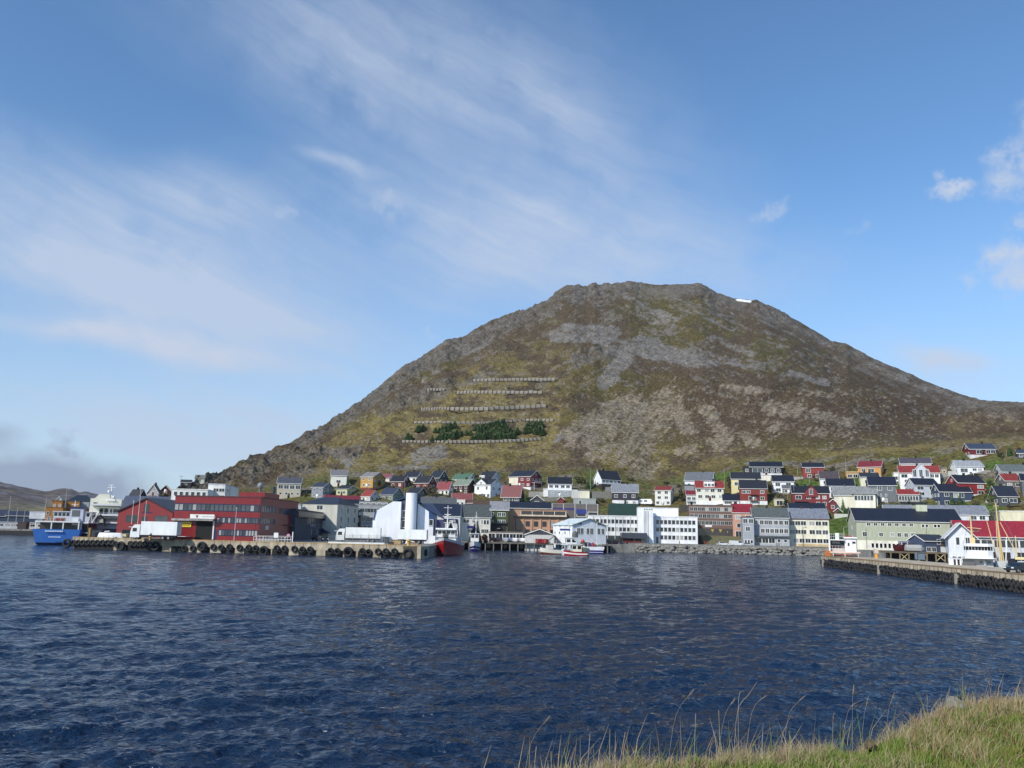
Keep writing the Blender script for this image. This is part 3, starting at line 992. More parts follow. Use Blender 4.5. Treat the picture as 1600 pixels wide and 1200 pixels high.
NAVY = (38, 44, 62); BLK = (44, 46, 54); RED = (150, 36, 40); DRED = (112, 26, 30); GREY = (140, 142, 146); CREAM = (218, 212, 190)
LG = (186, 188, 190); CORN = (190, 138, 52)
G1 = 'houses on the hillside'
def HS(*a, **k):
    k.setdefault('group', G1)
    return house(*a, **k)
# --- left: on the rocky rise behind the red quay buildings
HS('black roofed house with dark red gable at the far left end of the rise', 199, 229, 786, 777, 765, (74, 60, 64), BLK, 'e', xs=215, rot=48, win=[(2, .6)], swin=[(1, .5)])
HS('pale grey gabled house on the left rise under a dark roof', 229, 252, 779, 770, 757, (186, 176, 176), (60, 58, 66), 'g', xs=247, rot=15, win=[(2, .35), (1, .9)])
HS('small dark red house tucked against the rock just right of the pale grey gabled house', 250, 266, 771, 767, 758, DRED, BLK, 'g', win=[(1, .5)])
HS('low dark cabin perched on the rock ridge at the skyline', 282, 298, 758, 755, 750, (70, 66, 66), (62, 62, 66), 'e', win=[(1, .5)], nodoor=True)
HS('cream shed roofed house on the skyline at the foot of the mountain ridge', 304, 319, 754, 747.5, 742, (214, 208, 186), (150, 150, 132), 's', win=[(1, .5)], nodoor=True)
# --- houses below the left slope
i = HS('beige two storey house with a wide grey roof and a row of large upper windows', 432, 469, 778, 755, 746, (196, 186, 164), (104, 106, 116), 'e', win=[(4, .74, 2.1, 1.7, .02, 1.0, 1), (4, .3, 1.0, .9, .03, 1)])
HS('small white house with a grey roof highest on the slope beside a dark fir', 516, 541, 760, 742.5, 734, (222, 220, 206), (150, 146, 148), 'e', win=[(1, .45, 2, 1.2)])
HS('grey house with dark slate gable behind the red barn roof', 486, 520, 779, 761, 754, (150, 156, 168), (72, 78, 92), 'e', xs=504, win=[(2, .75, .9, 1), (2, .3, .9, 1)], wall2=None)
HS('pale lime green house with black gable end', 525, 559, 775, 764, 758.5, (190, 196, 140), (50, 54, 58), 'e', xs=542, win=[(2, .5, 1.3, 1.2)])
HS('yellow house with a light grey roof standing on an orange base', 562.5, 601, 768, 745, 738, (212, 160, 62), (160, 152, 146), 'e', xs=582, fnd=(1.8, (168, 74, 44)), win=[(2, .85, 1.2, 1), (2, .45, 1.1, 1)])
HS('white cottage with a pink roof behind the yellow house', 593, 618, 753, 746.5, 740.5, (218, 210, 206), (178, 96, 100), 'e', xs=608, win=[(1, .5)])
HS('low red black-roofed house, left of the pair below the white black-roofed house', 609, 641, 763, 752, 744, (134, 48, 38), (44, 44, 54), 'e', xs=630, win=[(2, .5)])
HS('white house with a black roof above the two red black-roofed houses', 630, 663, 754, 745, 737, (222, 222, 218), (42, 46, 62), 'e', xs=651, rot=38, win=[(1, .5, 1.5, 1.3, .6, 1)])
HS('low red black-roofed house, right of the pair below the white black-roofed house', 647, 681, 766, 754, 744, (146, 46, 38), (46, 46, 56), 'e', xs=669, rot=38, win=[(2, .5)])
HS('charcoal house with a steep black roof beside the low red houses', 671, 700, 758, 746, 735.5, (82, 84, 90), (46, 50, 62), 'e', xs=686, rot=40, win=[(1, .5, 1.6, 1.4)])
HS('pale sage green gabled house with a blue grey roof', 594, 630, 783, 772.5, 762.5, (140, 158, 144), (64, 76, 104), 'e', xs=614, rot=42, trim=(214, 216, 214), win=[(2, .5, 1.1, 1)])
HS('grey green gabled house with white bargeboards and a black roof behind the white tower', 632, 670, 779, 775, 762, (112, 122, 118), (52, 56, 66), 'e', xs=650, rot=42, trim=(220, 222, 216), win=[(1, .5)])
HS('white cottage with an orange red roof and dark red gable', 564, 592, 784, 775, 766.5, (206, 200, 196), (190, 72, 52), 'e', xs=578, rot=40, win=[(2, .5)])
HS('white cottage with a bright red roof', 682, 706, 774, 764, 753, (220, 216, 206), (172, 44, 52), 'e', xs=701, win=[(3, .5, 1, 1.1)])
HS('white house with a mint green roof and dark gable', 707, 743, 757, 748.5, 740.5, (220, 222, 214), (96, 138, 110), 'e', xs=732, rot=34, win=[(3, .5)])
HS('dark maroon house with a sage green roof and white windows', 708.5, 744, 772, 757.5, 749, (82, 36, 36), (146, 160, 138), 'e', xs=731, rot=36, win=[(3, .75, 1.2, 1.2), (3, .28, 1.2, 1.2)], swin=[])
i = HS('white house with black roof and a small white dormer above the white villa', 746, 784, 754, 748, 737, (206, 208, 212), (48, 52, 62), 'e', xs=768, rot=42, win=[(2, .5)])
dormer(i, .1, .45, i.Hh + .1, i.R * .5, (225, 225, 222), BLK, .4, 'f', 2)
i = HS('white villa with two gables and a glazed veranda below', 741, 785, 778, 757, 749, (226, 228, 228), (56, 60, 70), 'e', xs=766, rot=40, win=[(2, .75, 1.1, 1.6), (4, .18, 1.4, 1.5, 0, 1, 1)], swin=[(2, .72, 1.3, 1.2), (1, 1.25, 1.2, 1.1), (1, .3, 1.2, 1.1)])
dormer(i, .12, .72, i.Hh - 1.0, i.R + 1.0, (226, 228, 228), (56, 60, 70), -.15, 'g', 1)
i = HS('white cottage front set in a faded pink roofed shed below the maroon house', 706, 737, 790, 786, 771, (168, 84, 84), (178, 92, 92), 'e', D=7, ch=0, win=[])
m_ = MB(); m_.box(-i.W * .33, i.W * .17, -.8, 1.0, -.5, i.Hh + 1.3); m_.build('front_porch', mat('planks', (222, 216, 206)), i.root)
for k in range(2): add_win(i.root, -i.W * .2 + k * i.W * .22, -.8, i.Hh * .7, 0, .9, .8)
HS('dark grey house with a large bright red roof', 784, 817, 786, 773.5, 758.5, (86, 88, 92), (142, 34, 40), 'e', xs=812, rot=20, win=[(3, .5, 1.6, 1.5)], ov=.6)
i = HS('large red house with a cream end, black roof and balcony', 795, 846, 766, 744, 736, (158, 44, 48), (46, 52, 66), 'e', xs=829, rot=36, fnd=(1.6, (226, 226, 222)), ch=2, win=[(4, .78, 1.3, 1), (3, .4, 1.3, 1, .3, 1)])
panel(i, 'cream_wall', 0, .42, 1.6, i.Hh, (222, 214, 188), 'planks'); balcony(i, .1, .8, i.Hh * .55, 1.6, (225, 215, 212), 'R')
HS('small dark grey garage gable with white bargeboards behind the salmon building', 829, 849, 790, 781.5, 774, (84, 88, 94), (70, 72, 76), 'g', name='garage', cat='garage', win=[(1, .5, 1.8, 1.4)])
i = HS('white house with a wide black roof and grey ground floor', 856, 893, 777, 756, 746, (228, 230, 232), (40, 44, 54), 'e', win=[(4, .8, 1.7, 1.2), (3, .33, 1.1, 1, .05, .9)], wall2=(3.4, (172, 178, 184), 'planks'))
HS('white flat roofed garage with an open doorway left of the grey and white house', 849, 856, 776, 765, 763, (224, 224, 220), (200, 200, 200), 'f', name='garage', cat='garage', win=[], D=6)
HS('cream rendered garage wall with a flat roof between grey house and the fir', 903, 921, 779, 767, 765, (226, 220, 190), (150, 150, 150), 'f', name='garage', cat='garage', finish='plaster', win=[], D=7)
i = HS('white bungalow with a black roof on a dark lower floor', 928, 970, 766, 748, 736, (226, 228, 230), (52, 54, 62), 'e', xs=940, left=True, rot=38, wall2=(3.2, (86, 74, 66), 'planks'), win=[(5, .8, 1.5, 1.2)], swin=[(1, .6)])
HS('dark plum house with a pale grey roof and a white lower floor', 957, 997, 788, 769, 756.5, (68, 60, 80), (156, 160, 168), 'e', wall2=(1.9, (222, 222, 220), 'plaster'), win=[(3, .68, 1.4, 1.3), (2, .16, 1.2, 1, .4, 1)])
HS('tiny bright red shed behind the salmon building', 872, 881, 787, 780, 776, (160, 42, 46), (150, 44, 48), 'g', name='shed', cat='shed', win=[])
HS('pale grey flat roofed building behind the glass storey', 896, 931, 790, 779.5, 779, (168, 174, 172), (180, 184, 184), 'f', win=[(1, .5, 1, 1.6, .2, .4)], nodoor=True)
HS('white three storey house with an orange red roof above the white office block', 1023.5, 1050, 789, 766, 760, (224, 222, 214), (176, 66, 48), 'e', xs=1048, rot=10, D=8, win=[(2, .84, 1.5, 1.2, .05, .95), (2, .5, 1.5, 1.2, .05, .95), (3, .15, 1.3, 1.2)])
HS('white house with a large grey metal roof behind the red roofed flats', 1070, 1115, 764, 750.5, 738, (216, 218, 222), (130, 134, 142), 'e', xs=1113, rot=10, D=9, win=[(3, .5)])
HS('grey boarded lean-to with a slanting dark roof below the grey metal roof', 1070, 1088, 768, 758, 754, (160, 164, 170), (90, 92, 98), 's', name='shed', cat='shed', win=[])
i = HS('cream four storey house with red roof and a wide white dormer', 1088, 1131, 790, 762, 752, (222, 220, 202), (182, 62, 50), 'e', fnd=(2.2, (232, 232, 230)), ov=.5, win=[(4, .84, 1.7, 1.3), (4, .5, 1.7, 1.3), (4, .12, 1.6, 1.3)])
dormer(i, .29, .68, i.Hh + .1, i.R * .85, (232, 232, 230), (200, 200, 200), .2, 'f', 3)
i = HS('white annex with a crimson roof and glass balcony joined to the cream red-roofed house', 1073, 1088, 790, 773, 767, (214, 214, 212), (160, 40, 58), 'e', win=[(2, .62, 1.6, 1.6, 0, 1, 1)], D=6)
balcony(i, 0, 1, i.Hh * .4, 1.2, (190, 200, 205))
HS('low white building under a navy blue roof between the cream and the red house', 1130, 1169, 789, 782, 773, (226, 228, 232), (32, 38, 64), 'e', win=[(5, .5, 1.5, 1.0)], D=7)
HS('pale yellow house with a half black, half grey roof', 1143, 1189, 768, 748, 738.5, (222, 210, 152), (58, 60, 70), 'e', win=[(1, .6, 1.4, 1.4, .08, .25)], D=8)
i = HS('orange red house with a black roof and two stacked balconies', 1157, 1199, 789, 763, 751, (176, 58, 48), (52, 54, 66), 'e', fnd=(1.8, (226, 226, 224)), win=[(2, .78, 1.5, 1.2, .05, .4), (1, .78, 1.5, 1.2, .7, .95), (1, .4, 1.8, 1.2, .7, .95), (2, .4, 1.2, 1.6, .3, .6)])
balcony(i, .36, .66, i.Hh * .62, 1.4, (150, 70, 60)); balcony(i, .36, .66, i.Hh * .26, 1.4, (110, 60, 52))
i = HS('dark modern long house with white framed windows highest in the middle of the town', 1173, 1222, 745, 729, 722, (52, 58, 70), (34, 40, 56), 'e', ov=.6, ch=0, win=[(1, .62, 5.5, 2.0, .05, .4, 2), (3, .62, 1.5, 1.6, .42, .98)], wall2=(1.7, (206, 206, 206), 'plaster'))
HS('charcoal annex at the left end of the dark modern house', 1162, 1173, 740, 730, 728.5, (56, 60, 70), (40, 46, 60), 'f', name='annex', cat='annex', win=[(1, .5)], D=6)
HS('long low white garage block below the dark modern house', 1189, 1208, 752, 743, 742, (228, 224, 206), (190, 190, 190), 'f', name='garage', cat='garage', win=[], D=5)
HS('white house with a navy roof left of the bright grass strip', 1208, 1241, 770, 752, 743, (226, 228, 230), (38, 42, 60), 'e', win=[(2, .72, 2.0, 1.5), (2, .25, 2, 1.4)])
HS('small grey house with a deck on posts in front of the white navy-roofed house', 1223, 1242, 772, 763, 755, (150, 154, 156), (124, 128, 132), 'e', win=[(2, .5)])
i = HS('wide crimson house with a central gable and black roof', 1239, 1297, 796, 770.5, 760, (160, 40, 48), (42, 46, 58), 'e', win=[(1, .74, 2.6, 1.5, .08, .25), (1, .74, 1.6, 1.2, .38, .5), (2, .74, 1.4, 1.2, .6, .95, 3), (2, .36, 1.4, 1.2, .6, .95)])
dormer(i, .33, .68, i.Hh - 1.6, i.R + 1.9, (164, 44, 50), (42, 46, 58), -.5, 'g', 1)
balcony(i, .04, .42, i.Hh * .48, 1.8, (96, 84, 66))
HS('small cream garage with a dark doorway between the red houses', 1210, 1226, 790, 780, 778, (208, 200, 170), (150, 145, 130), 'f', name='garage', cat='garage', win=[(1, .42, 2.4, 2.0, .2, .8, 4)], D=6)
HS('bright orange red house with black roof and a small balcony, standing on the upper road', 1255, 1288, 748, 730, 723.5, (184, 64, 52), (40, 44, 58), 'e', fnd=(.5, (120, 116, 112)), win=[(1, .7, 2, 1.8, .1, .4, 2), (2, .25, 1.5, 1.2, .1, .9)])
HS('white house with a brown roof and white gable boards', 1282, 1311, 760, 747.5, 736.5, (226, 226, 222), (104, 90, 94), 'e', win=[(2, .5)])
HS('long white house with a navy roof just above the cream bungalow', 1293, 1336, 777, 759, 748.5, (222, 224, 226), (34, 40, 60), 'e', win=[(3, .75, 1.8, 1.2, .1, .8)])
i = HS('orange yellow house with a crimson roof on the upper slope', 1341, 1379, 746, 729, 721, (216, 152, 66), (166, 52, 60), 'e', xs=1377, rot=10, D=8, fnd=(.6, (200, 200, 198)), win=[(1, .7, 1.8, 1.3, .1, .4), (1, .65, 2.6, 1.6, .4, .75)])
HS('tan terrace building with dark openings beside the orange yellow house', 1322, 1342, 747, 738, 736.5, (196, 158, 98), (206, 176, 120), 'f', name='annex', cat='annex', win=[(2, .35, 1.8, 1.4, .1, .95, 4)], D=5)
HS('small cream house with a dark roof tucked behind the grey navy-roofed house', 1345, 1374, 760, 745, 739, (222, 216, 186), (58, 66, 74), 'e', win=[(1, .5, 1.6, 1.4, .2, .5)])
HS('tall grey boarded house with a broad navy roof', 1359, 1402, 785, 758, 745.5, (128, 134, 138), (30, 38, 66), 'e', ch=0, win=[(2, .82, 1.6, 1.7, .2, .95, 2), (3, .42, .5, .8, .15, .7), (1, .12, 2, 1.4, .4, .7)], D=9)
i = HS('cream bungalow with a light grey roof and a row of bay windows', 1304, 1372, 793, 774, 760.5, (224, 220, 198), (158, 160, 158), 'e', D=10, ch=0, finish='plaster', win=[(2, .3, 1.5, 1.2, .7, .98)])
m_ = MB(); m_.box(-.05 * i.W, .44 * i.W, -1.6, .5, -1, i.Hh + .5); m_.build('bay', mat('plaster', (228, 224, 204)), i.root)
m_ = MB(); m_.box(-.09 * i.W, .48 * i.W, -2.2, 3, i.Hh + .5, i.Hh + 1.0); m_.build('bay_roof', mat('roof', (168, 170, 168)), i.root)
for k in range(6): add_win(i.root, i.W * (.0 + .07 * k), -1.6, i.Hh * .78, 0, 1.3, 2.0, 'n', WHITE, [1, 2, 1, 1, 2, 2][k])
HS('rusty red round topped hut on the wall beside the dark spruce', 1303, 1316, 806, 799, 794, (160, 72, 72), (156, 80, 80), 'g', name='shed', cat='shed', win=[])
HS('narrow dark red house end behind the round topped hut', 1297, 1307, 800, 784, 780, (146, 36, 44), (60, 40, 44), 'g', win=[(1, .5)], nodoor=True)
HS('white house with a grey purple roof behind the red roofed villa', 1408, 1456, 736, 724, 716, (222, 220, 220), (110, 100, 114), 'e', win=[(5, .4, 1.3, .7)])
i = HS('large white villa with a tall glazed gable in a red roof', 1407, 1470, 762, 738.5, 728, (232, 232, 230), (182, 66, 54), 'e', D=10, win=[(1, .78, 2.6, 1.4, .03, .2), (2, .45, 1.1, 1.2, .1, .3), (2, .78, 1.4, 1.4, .75, .98)])
dormer(i, .30, .76, i.Hh - 3.2, i.R + 3.6, (196, 200, 206), (232, 232, 230), -.5, 'g', 3)
balcony(i, .3, .75, i.Hh - 3.6, 2.0, (225, 225, 225))
HS('white garage wing left of the large white villa', 1397, 1409, 752, 740, 737.5, (228, 226, 216), (210, 208, 200), 'f', name='garage', cat='garage', win=[(1, .4, 2, 1.6)], D=6)
HS('pale blue grey house with a navy roof below the white villa', 1426, 1468, 785, 757.5, 748, (188, 196, 206), (34, 42, 62), 'e', xs=1431, left=True, rot=25, D=9, wall2=(2.2, (170, 174, 178), 'plaster'), win=[(2, .82, 2.6, 1.3), (2, .5, 2.2, 1.2)])
i = HS('low glazed veranda house with a bright red roof', 1404, 1437, 787, 772, 765, (176, 172, 166), (176, 50, 44), 'e', win=[(7, .55, 1.0, 1.9, .03, .95, 1)], D=6, ch=0)
balcony(i, 0, 1, i.Hh * .2, 1.6, (150, 146, 140))
i = HS('slate blue house with a navy roof behind two dark conifers', 1466, 1520, 792, 768, 757, (74, 92, 122), (36, 42, 60), 'e', xs=1470, left=True, rot=22, D=9, win=[(1, .82, 1.7, 1.5, .12, .3), (2, .78, 1.9, 1.8, .42, .75), (1, .3, 2.2, 1.6, .75, .98), (1, .3, 1.6, 1.3, .12, .3)])
i = HS('bright red house with a black roof and white stone base on the right', 1491, 1541, 781, 754, 743, (176, 36, 40), (42, 44, 56), 'e', xs=1499, left=True, rot=28, D=10, fnd=(2.4, (226, 224, 220)), win=[(1, .78, 2.4, 1.2, .7, .95), (1, .45, 2.4, 1.2, .7, .95)])
i = HS('white bungalow with a light grey roof and a terrace on the upper right slope', 1493, 1538, 745, 728.5, 720, (226, 228, 228), (172, 176, 182), 'e', xs=1497, left=True, rot=20, D=9, win=[(1, .62, 3.6, 1.6, .1, .4, 2), (2, .68, 1.6, 1.2, .55, .95)])
balcony(i, .5, 1.15, i.Hh * .35, 2.6, (222, 222, 222))
HS('small tan hut on the slope between the white villa and the grey roofed bungalow', 1471, 1480, 742, 732, 730, (176, 160, 128), (150, 140, 120), 'f', name='shed', cat='shed', win=[(1, .5, .8, .8)], D=4)
HS('red house with a blue grey roof and white base, topmost on the right', 1512, 1557, 717, 701.5, 693.5, (142, 32, 42), (74, 88, 112), 'e', xs=1516, left=True, rot=20, D=9, fnd=(1.9, (206, 206, 204)), win=[(1, .7, 3.0, 1.5, .25, .5), (2, .72, 2, 1.3, .62, .98)])
HS('long pale grey house with a grey green roof at the right edge of the photo', 1562, 1625, 752, 737, 726.5, (196, 198, 200), (128, 138, 136), 'e', xs=1567, left=True, rot=20, D=10, win=[(5, .75, 1.6, .8)])
HS('stone grey house with an orange red roof near the right edge', 1565, 1598, 769, 751, 741, (136, 132, 128), (178, 64, 50), 'e', xs=1572, left=True, rot=24, D=9, win=[(2, .65, 1.6, 1.2)])
HS('white house with a navy roof cut by the right edge of the photo', 1598, 1630, 775, 751, 741, (120, 126, 130), (34, 40, 62), 'e', D=8)
i = HS('charcoal house with a navy roof, white chimney and a deck, on the far right', 1556, 1592, 792, 775, 760, (96, 100, 106), (48, 56, 74), 'e', xs=1561, left=True, rot=22, D=9, win=[(1, .6, 2, 1.4, .18, .45), (1, .6, 3, 1.4, .55, .95)])
balcony(i, .35, 1.2, .4, 2.2, (84, 76, 70))
HS('slate blue hut roof at the right edge above the grey roofed house', 1590, 1612, 716, 708, 703, (90, 96, 120), (70, 80, 110), 'e', D=6)
# ------------------------------------------------------------------ larger buildings along the harbour
G2 = 'buildings along the harbour street'
def BG(*a, **k):
    k.setdefault('group', G2); k.setdefault('name', 'building'); k.setdefault('cat', 'building'); k.setdefault('finish', 'plaster')
    return house(*a, **k)
# left harbour, far off
i = BG('ochre timber building with flat roofs behind the blue ship', 69, 96, 816, 793, 792, (204, 134, 44), (170, 120, 60), 'f', d=395, D=14, name='warehouse', cat='warehouse', win=[(3, .62, .8, 1.2), (2, .25, .8, 1.2)], ov=.1)
i = BG('taller ochre block with small windows behind the low ochre one', 79.5, 96, 800, 783, 781.5, (206, 136, 40), (170, 120, 60), 'f', d=410, D=10, name='warehouse', cat='warehouse', win=[(2, .6, .9, 1.2)])
BG('ochre gabled shed with a dark corner beside the ochre block', 96, 123, 800, 784, 782.5, (206, 138, 46), (150, 120, 80), 'f', d=420, D=10, name='warehouse', cat='warehouse', win=[(1, .5, 3, 3, .02, .25, 4)])
BG('small white pyramid topped turret behind the ochre block', 86, 96, 788, 782, 776, (220, 216, 200), (214, 210, 196), 'g', d=425, D=6, name='turret', cat='turret', win=[])
BG('dark slate roofed hall behind the ochre shed', 104, 140, 798, 783, 773.5, (110, 112, 120), (46, 54, 70), 'h', d=440, D=20, name='hall', cat='hall', win=[])
BG('pale grey house wall between the ochre shed and the white ferry', 122, 137, 812, 784, 783, (176, 180, 182), (70, 74, 84), 'f', d=425, D=10, win=[(1, .8, 1.2, 1.4)], finish='planks')
BG('red corrugated store with white lettering streaks behind the blue ship', 110.5, 133, 826, 796, 795, (176, 48, 54), (150, 48, 52), 'f', d=330, D=10, name='store', cat='store', finish='planks', win=[])
BG('long low white harbour shed with a dark roof on the far left quay', -60, 66, 824, 815.5, 810, (206, 208, 210), (52, 56, 72), 'e', d=400, D=18, name='warehouse', cat='warehouse', win=[(14, .45, 2.0, 1.0)], ov=.2)
BG('white flat roofed hall behind the far left quay', 45, 70, 812, 800, 799, (222, 224, 226), (214, 214, 214), 'f', d=430, D=18, name='hall', cat='hall', win=[])
BG('dark roofed boathouse at the left frame edge', -70, 10, 812, 806, 796, (70, 76, 90), (70, 74, 96), 'e', d=440, D=22, name='boathouse', cat='boathouse', win=[])
BG('navy roofed boat hall left of the ochre buildings', 8, 46, 816, 806, 799, (60, 66, 84), (60, 64, 86), 'e', d=436, D=20, name='boathouse', cat='boathouse', win=[])
BG('broad grey blue roofed hall behind the red gabled building', 183, 262, 826, 797, 776, (120, 112, 140), (116, 120, 140), 'e', d=300, D=34, name='hall', cat='hall', win=[], ch=0)
# red quay buildings
i = BG('red gabled quay building with two wide windows and blue door sign', 180.5, 266.5, 843, 799, 778.5, (172, 34, 40), (74, 78, 90), 'g', d=236, D=30, rot=-18, finish='planks', trim=(70, 60, 70), fc=(90, 86, 92),
       win=[(1, .735, 3.4, 1.7, .15, .36, 1), (1, .74, 3.6, 1.6, .66, .93, 2), (1, .2, 2.6, 1.9, .1, .3, 1), (1, .72, 1.3, 1.3, .42, .56, 1), (1, 1.13, 1.2, 1.9, .46, .56, 1)])
i.door = panel(i, 'door', .80, .87, 0, 2.3, (60, 40, 44)); panel(i, 'sign', .43, .62, i.Hh * .94, i.Hh * .985, (90, 60, 120))
RG = i
i = BG('big red three storey quay office with ribbon windows and a dark garage opening', 268, 458, 844.5, 778, 776, (176, 34, 40), (120, 40, 46), 'f', xs=403, rot=17.0, d=209, D=36, finish='metal', fc=(58, 66, 110), winstyle='n', nodoor=True, pw=[1, 2, 2, 3, 3, 1, 2],
       win=[(19, .75, .86, 1.45, .0, .985), (15, .458, .86, 1.15, .505, .985), (13, .165, .86, 1.25, .54, .985)],
       swin=[(9, .75, 1.0, 1.5, .02, .38), (12, .73, 1.0, 1.5, .46, .98, 2), (9, .458, 1.0, 1.2, .02, .38)])
RO = i
W_ = i.W
panel(i, 'ribbon_frame', 0.005, .995, .75 * i.Hh - .95, .75 * i.Hh + .95, (52, 58, 98), 'paint', -.012, .03)
panel(i, 'ribbon_frame', .5, .995, .458 * i.Hh - .75, .458 * i.Hh + .75, (52, 58, 98), 'paint', -.012, .03)
panel(i, 'ribbon_frame', .53, .995, .165 * i.Hh - .8, .165 * i.Hh + .8, (52, 58, 98), 'paint', -.012, .03)
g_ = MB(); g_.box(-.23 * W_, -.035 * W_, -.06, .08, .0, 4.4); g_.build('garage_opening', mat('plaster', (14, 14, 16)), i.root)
g_ = MB(); g_.box(-.03 * W_, -.015 * W_, -.3, .0, 0, 4.5); g_.build('door_post', mat('paint', (222, 214, 206)), i.root)
c_ = MB(); c_.box(-.5 * W_, -.27 * W_, -1.2, 0, 4.45, 4.95); c_.box(-.27 * W_, -.015 * W_, -1.5, 0, 4.5, 5.0)
c_.build('canopy', mat('concrete', (176, 172, 168)), i.root)
s_ = MB(); s_.box(-.28 * W_, -.0 * W_, -1.62, -1.2, 5.0, 6.05); so_ = s_.build('sign_board', mat('paint', (228, 226, 218)), i.root)
e_ = MB(); ex = -.2 * W_
e_.prismy([(ex - .32, 5.85), (ex - .1, 5.85), (ex, 5.5), (ex + .1, 5.85), (ex + .32, 5.85), (ex + .06, 5.22), (ex - .06, 5.22)], -1.70, -1.62)
e_.build('emblem', mat('paint', (196, 92, 40)), so_)
e_ = MB()
for k in range(16):
    x_ = ex + 1.2 + k * .22
    e_.box(x_, x_ + (.14 if k % 4 else .08), -1.65, -1.62, 5.42, 5.62)
e_.build('lettering', mat('paint', (170, 176, 178)), so_)
y_ = MB(); y_.box(-.40 * W_, -.285 * W_, -.2, -.06, 2.9, 4.15); yo = y_.build('yellow_sign', mat('paint', (232, 200, 30)), i.root)
e_ = MB()
for r_ in range(2):
    for k in range(7):
        e_.box(-.39 * W_ + k * .29, -.39 * W_ + k * .29 + .18, -.22, -.2, 3.62 - r_ * .42, 3.82 - r_ * .42)
e_.build('lettering', mat('paint', (176, 140, 20)), yo)
panel(i, 'blue_door', .485, .515, 0, 2.5, (60, 66, 130), 'paint')
p_ = MB(); p_.box(W_ * .20, W_ * .5, 3, 16, i.Hh, i.Hh + 1.5); p_.build('penthouse', mat('metal', (172, 34, 40)), i.root)
v_ = MB(); v_.lathe([(.3, 0), (.3, 1.0), (.75, 1.3), (.75, 2.1), (.5, 2.5), (.01, 2.7)], (W_ * .5 - 2.2, 6, i.Hh + 1.5), 12); v_.build('roof_vent', mat('metal', (150, 158, 160)), i.root, smooth=True)
v_ = MB(); v_.tube((W_ * .5 + -.4, 12, i.Hh), (W_ * .5 - .4, 12, i.Hh + 3.4), .42, n=10); v_.build('flue', mat('metal', (70, 80, 84)), i.root)
cf = MB(); cf.box(-14, 18, -.05 - 2.0, 0, 3.7, 4.0); o_ = cf.build('side_canopy', mat('concrete', (120, 104, 106)), i.root, False, (W_ / 2, i.D * .72, 0), PI / 2); o_.scale = (.25, .5, 1)
sg_ = panel(i, 'side_sign', .14, .22, 2.6, 3.6, (190, 180, 190), 'paint', -.12, .1, 'R')
# white block behind
i = BG('long white flat roofed building behind the red quay office', 265, 364, 800, 766, 764.5, (216, 216, 210), (220, 220, 216), 'f', xs=322, rot=12, d=262, D=24, win=[(6, .82, 1.0, 1.1, .04, .98, 1)], swin=[])
i = BG('higher white box with dark window strips behind the red quay office', 322, 375, 800, 757.5, 756, (224, 224, 218), (190, 194, 198), 'f', xs=349, rot=10, d=272, D=26, win=[(2, .80, 1.6, 1.0, .3, .98, 0), (2, .5, 1.2, 1.8, .7, 1, 0)], swin=[(1, .8, 6, 1.3, .02, .4, 0)])
# street behind the quay
i = BG('charcoal flat roofed inn with an overhanging eave and a blue awning in shade', 440, 511, 846, 797, 795, (84, 92, 112), (58, 60, 68), 'f', xs=459, rot=10, d=238, D=62, fc=(88, 94, 112), win=[], swin=[(17, .72, 1.3, 2.4, .1, .98, 0), (5, .3, 1.6, 1.6, .35, .8)])
panel(i, 'eave', 0, 1.03, i.Hh - 1.8, i.Hh - .2, (62, 66, 78), 'paint', -.9, .9, 'R')
so_ = panel(i, 'sign', .42, .58, i.Hh * .47, i.Hh * .56, (150, 160, 184), 'paint', -.2, .1, 'R')
e_ = MB()
for k in range(5): e_.box((.44 + .026 * k - .5) * i.D, (.44 + .026 * k + .016 - .5) * i.D, -.24, -.2, i.Hh * .49, i.Hh * .54)
o_ = e_.build('lettering', mat('paint', (70, 80, 110)), i.root); o_.location = (i.W / 2, i.D / 2, 0); o_.rotation_euler = (0, 0, PI / 2)
aw = MB(); aw.prismx([(-3.0, i.Hh * .26), (0, i.Hh * .26), (0, i.Hh * .44)], i.D * .30, i.D * .47); o_ = aw.build('awning', mat('cloth', (40, 40, 110)), i.root); o_.location = (i.W / 2, i.D / 2, 0); o_.rotation_euler = (0, 0, PI / 2)
BG('large plain cream block with a navy hipped roof and a shaded window side', 468, 538, 836, 787.5, 776.5, (206, 202, 186), (50, 58, 80), 'h', xs=525, rot=16, d=290, D=28, win=[(1, .88, 2.0, 1.4, .42, .6, 1), (1, .5, 1.2, 1.0, .6, .7, 0)], swin=[(3, .8, 2, 2), (3, .5, 2, 2), (3, .2, 2, 2)])
BG('narrow white house end between the red office and the cream block', 455, 467, 838, 789, 787, (206, 208, 204), (180, 180, 180), 'f', d=282, D=8, win=[(1, .9, 1, 1.2)])
BG('dark brown gabled timber store in shade', 537, 556, 832, 806, 794, (58, 44, 42), (66, 60, 62), 'e', xs=540, rot=50, d=316, D=14, name='store', cat='store', finish='planks', win=[])
BG('white low building with a black roof behind the cream block', 527, 566, 812, 792.5, 781, (222, 222, 218), (38, 42, 58), 'e', d=345, D=14, ch=0, win=[(3, .5)])
BG('long crimson metal roofed barn in two shades', 504, 560, 800, 785.5, 774.5, (150, 52, 56), (166, 46, 54), 'e', d=366, D=16, name='barn', cat='barn', ch=0, win=[])
i = BG('grey four storey office with long window bands beside the white hall', 551.5, 607, 832, 789, 788, (172, 174, 174), (160, 162, 162), 'f', d=322, D=16, fc=(200, 200, 200), winstyle='n', win=[(11, .8, 1.05, 1.5, .03, .98), (11, .48, 1.05, 1.5, .03, .98), (8, .17, 1.3, 1.6, .03, .98)])
panel(i, 'green_band', 0, 1, .2, 2.6, (140, 166, 140), 'paint', -.02, .03)
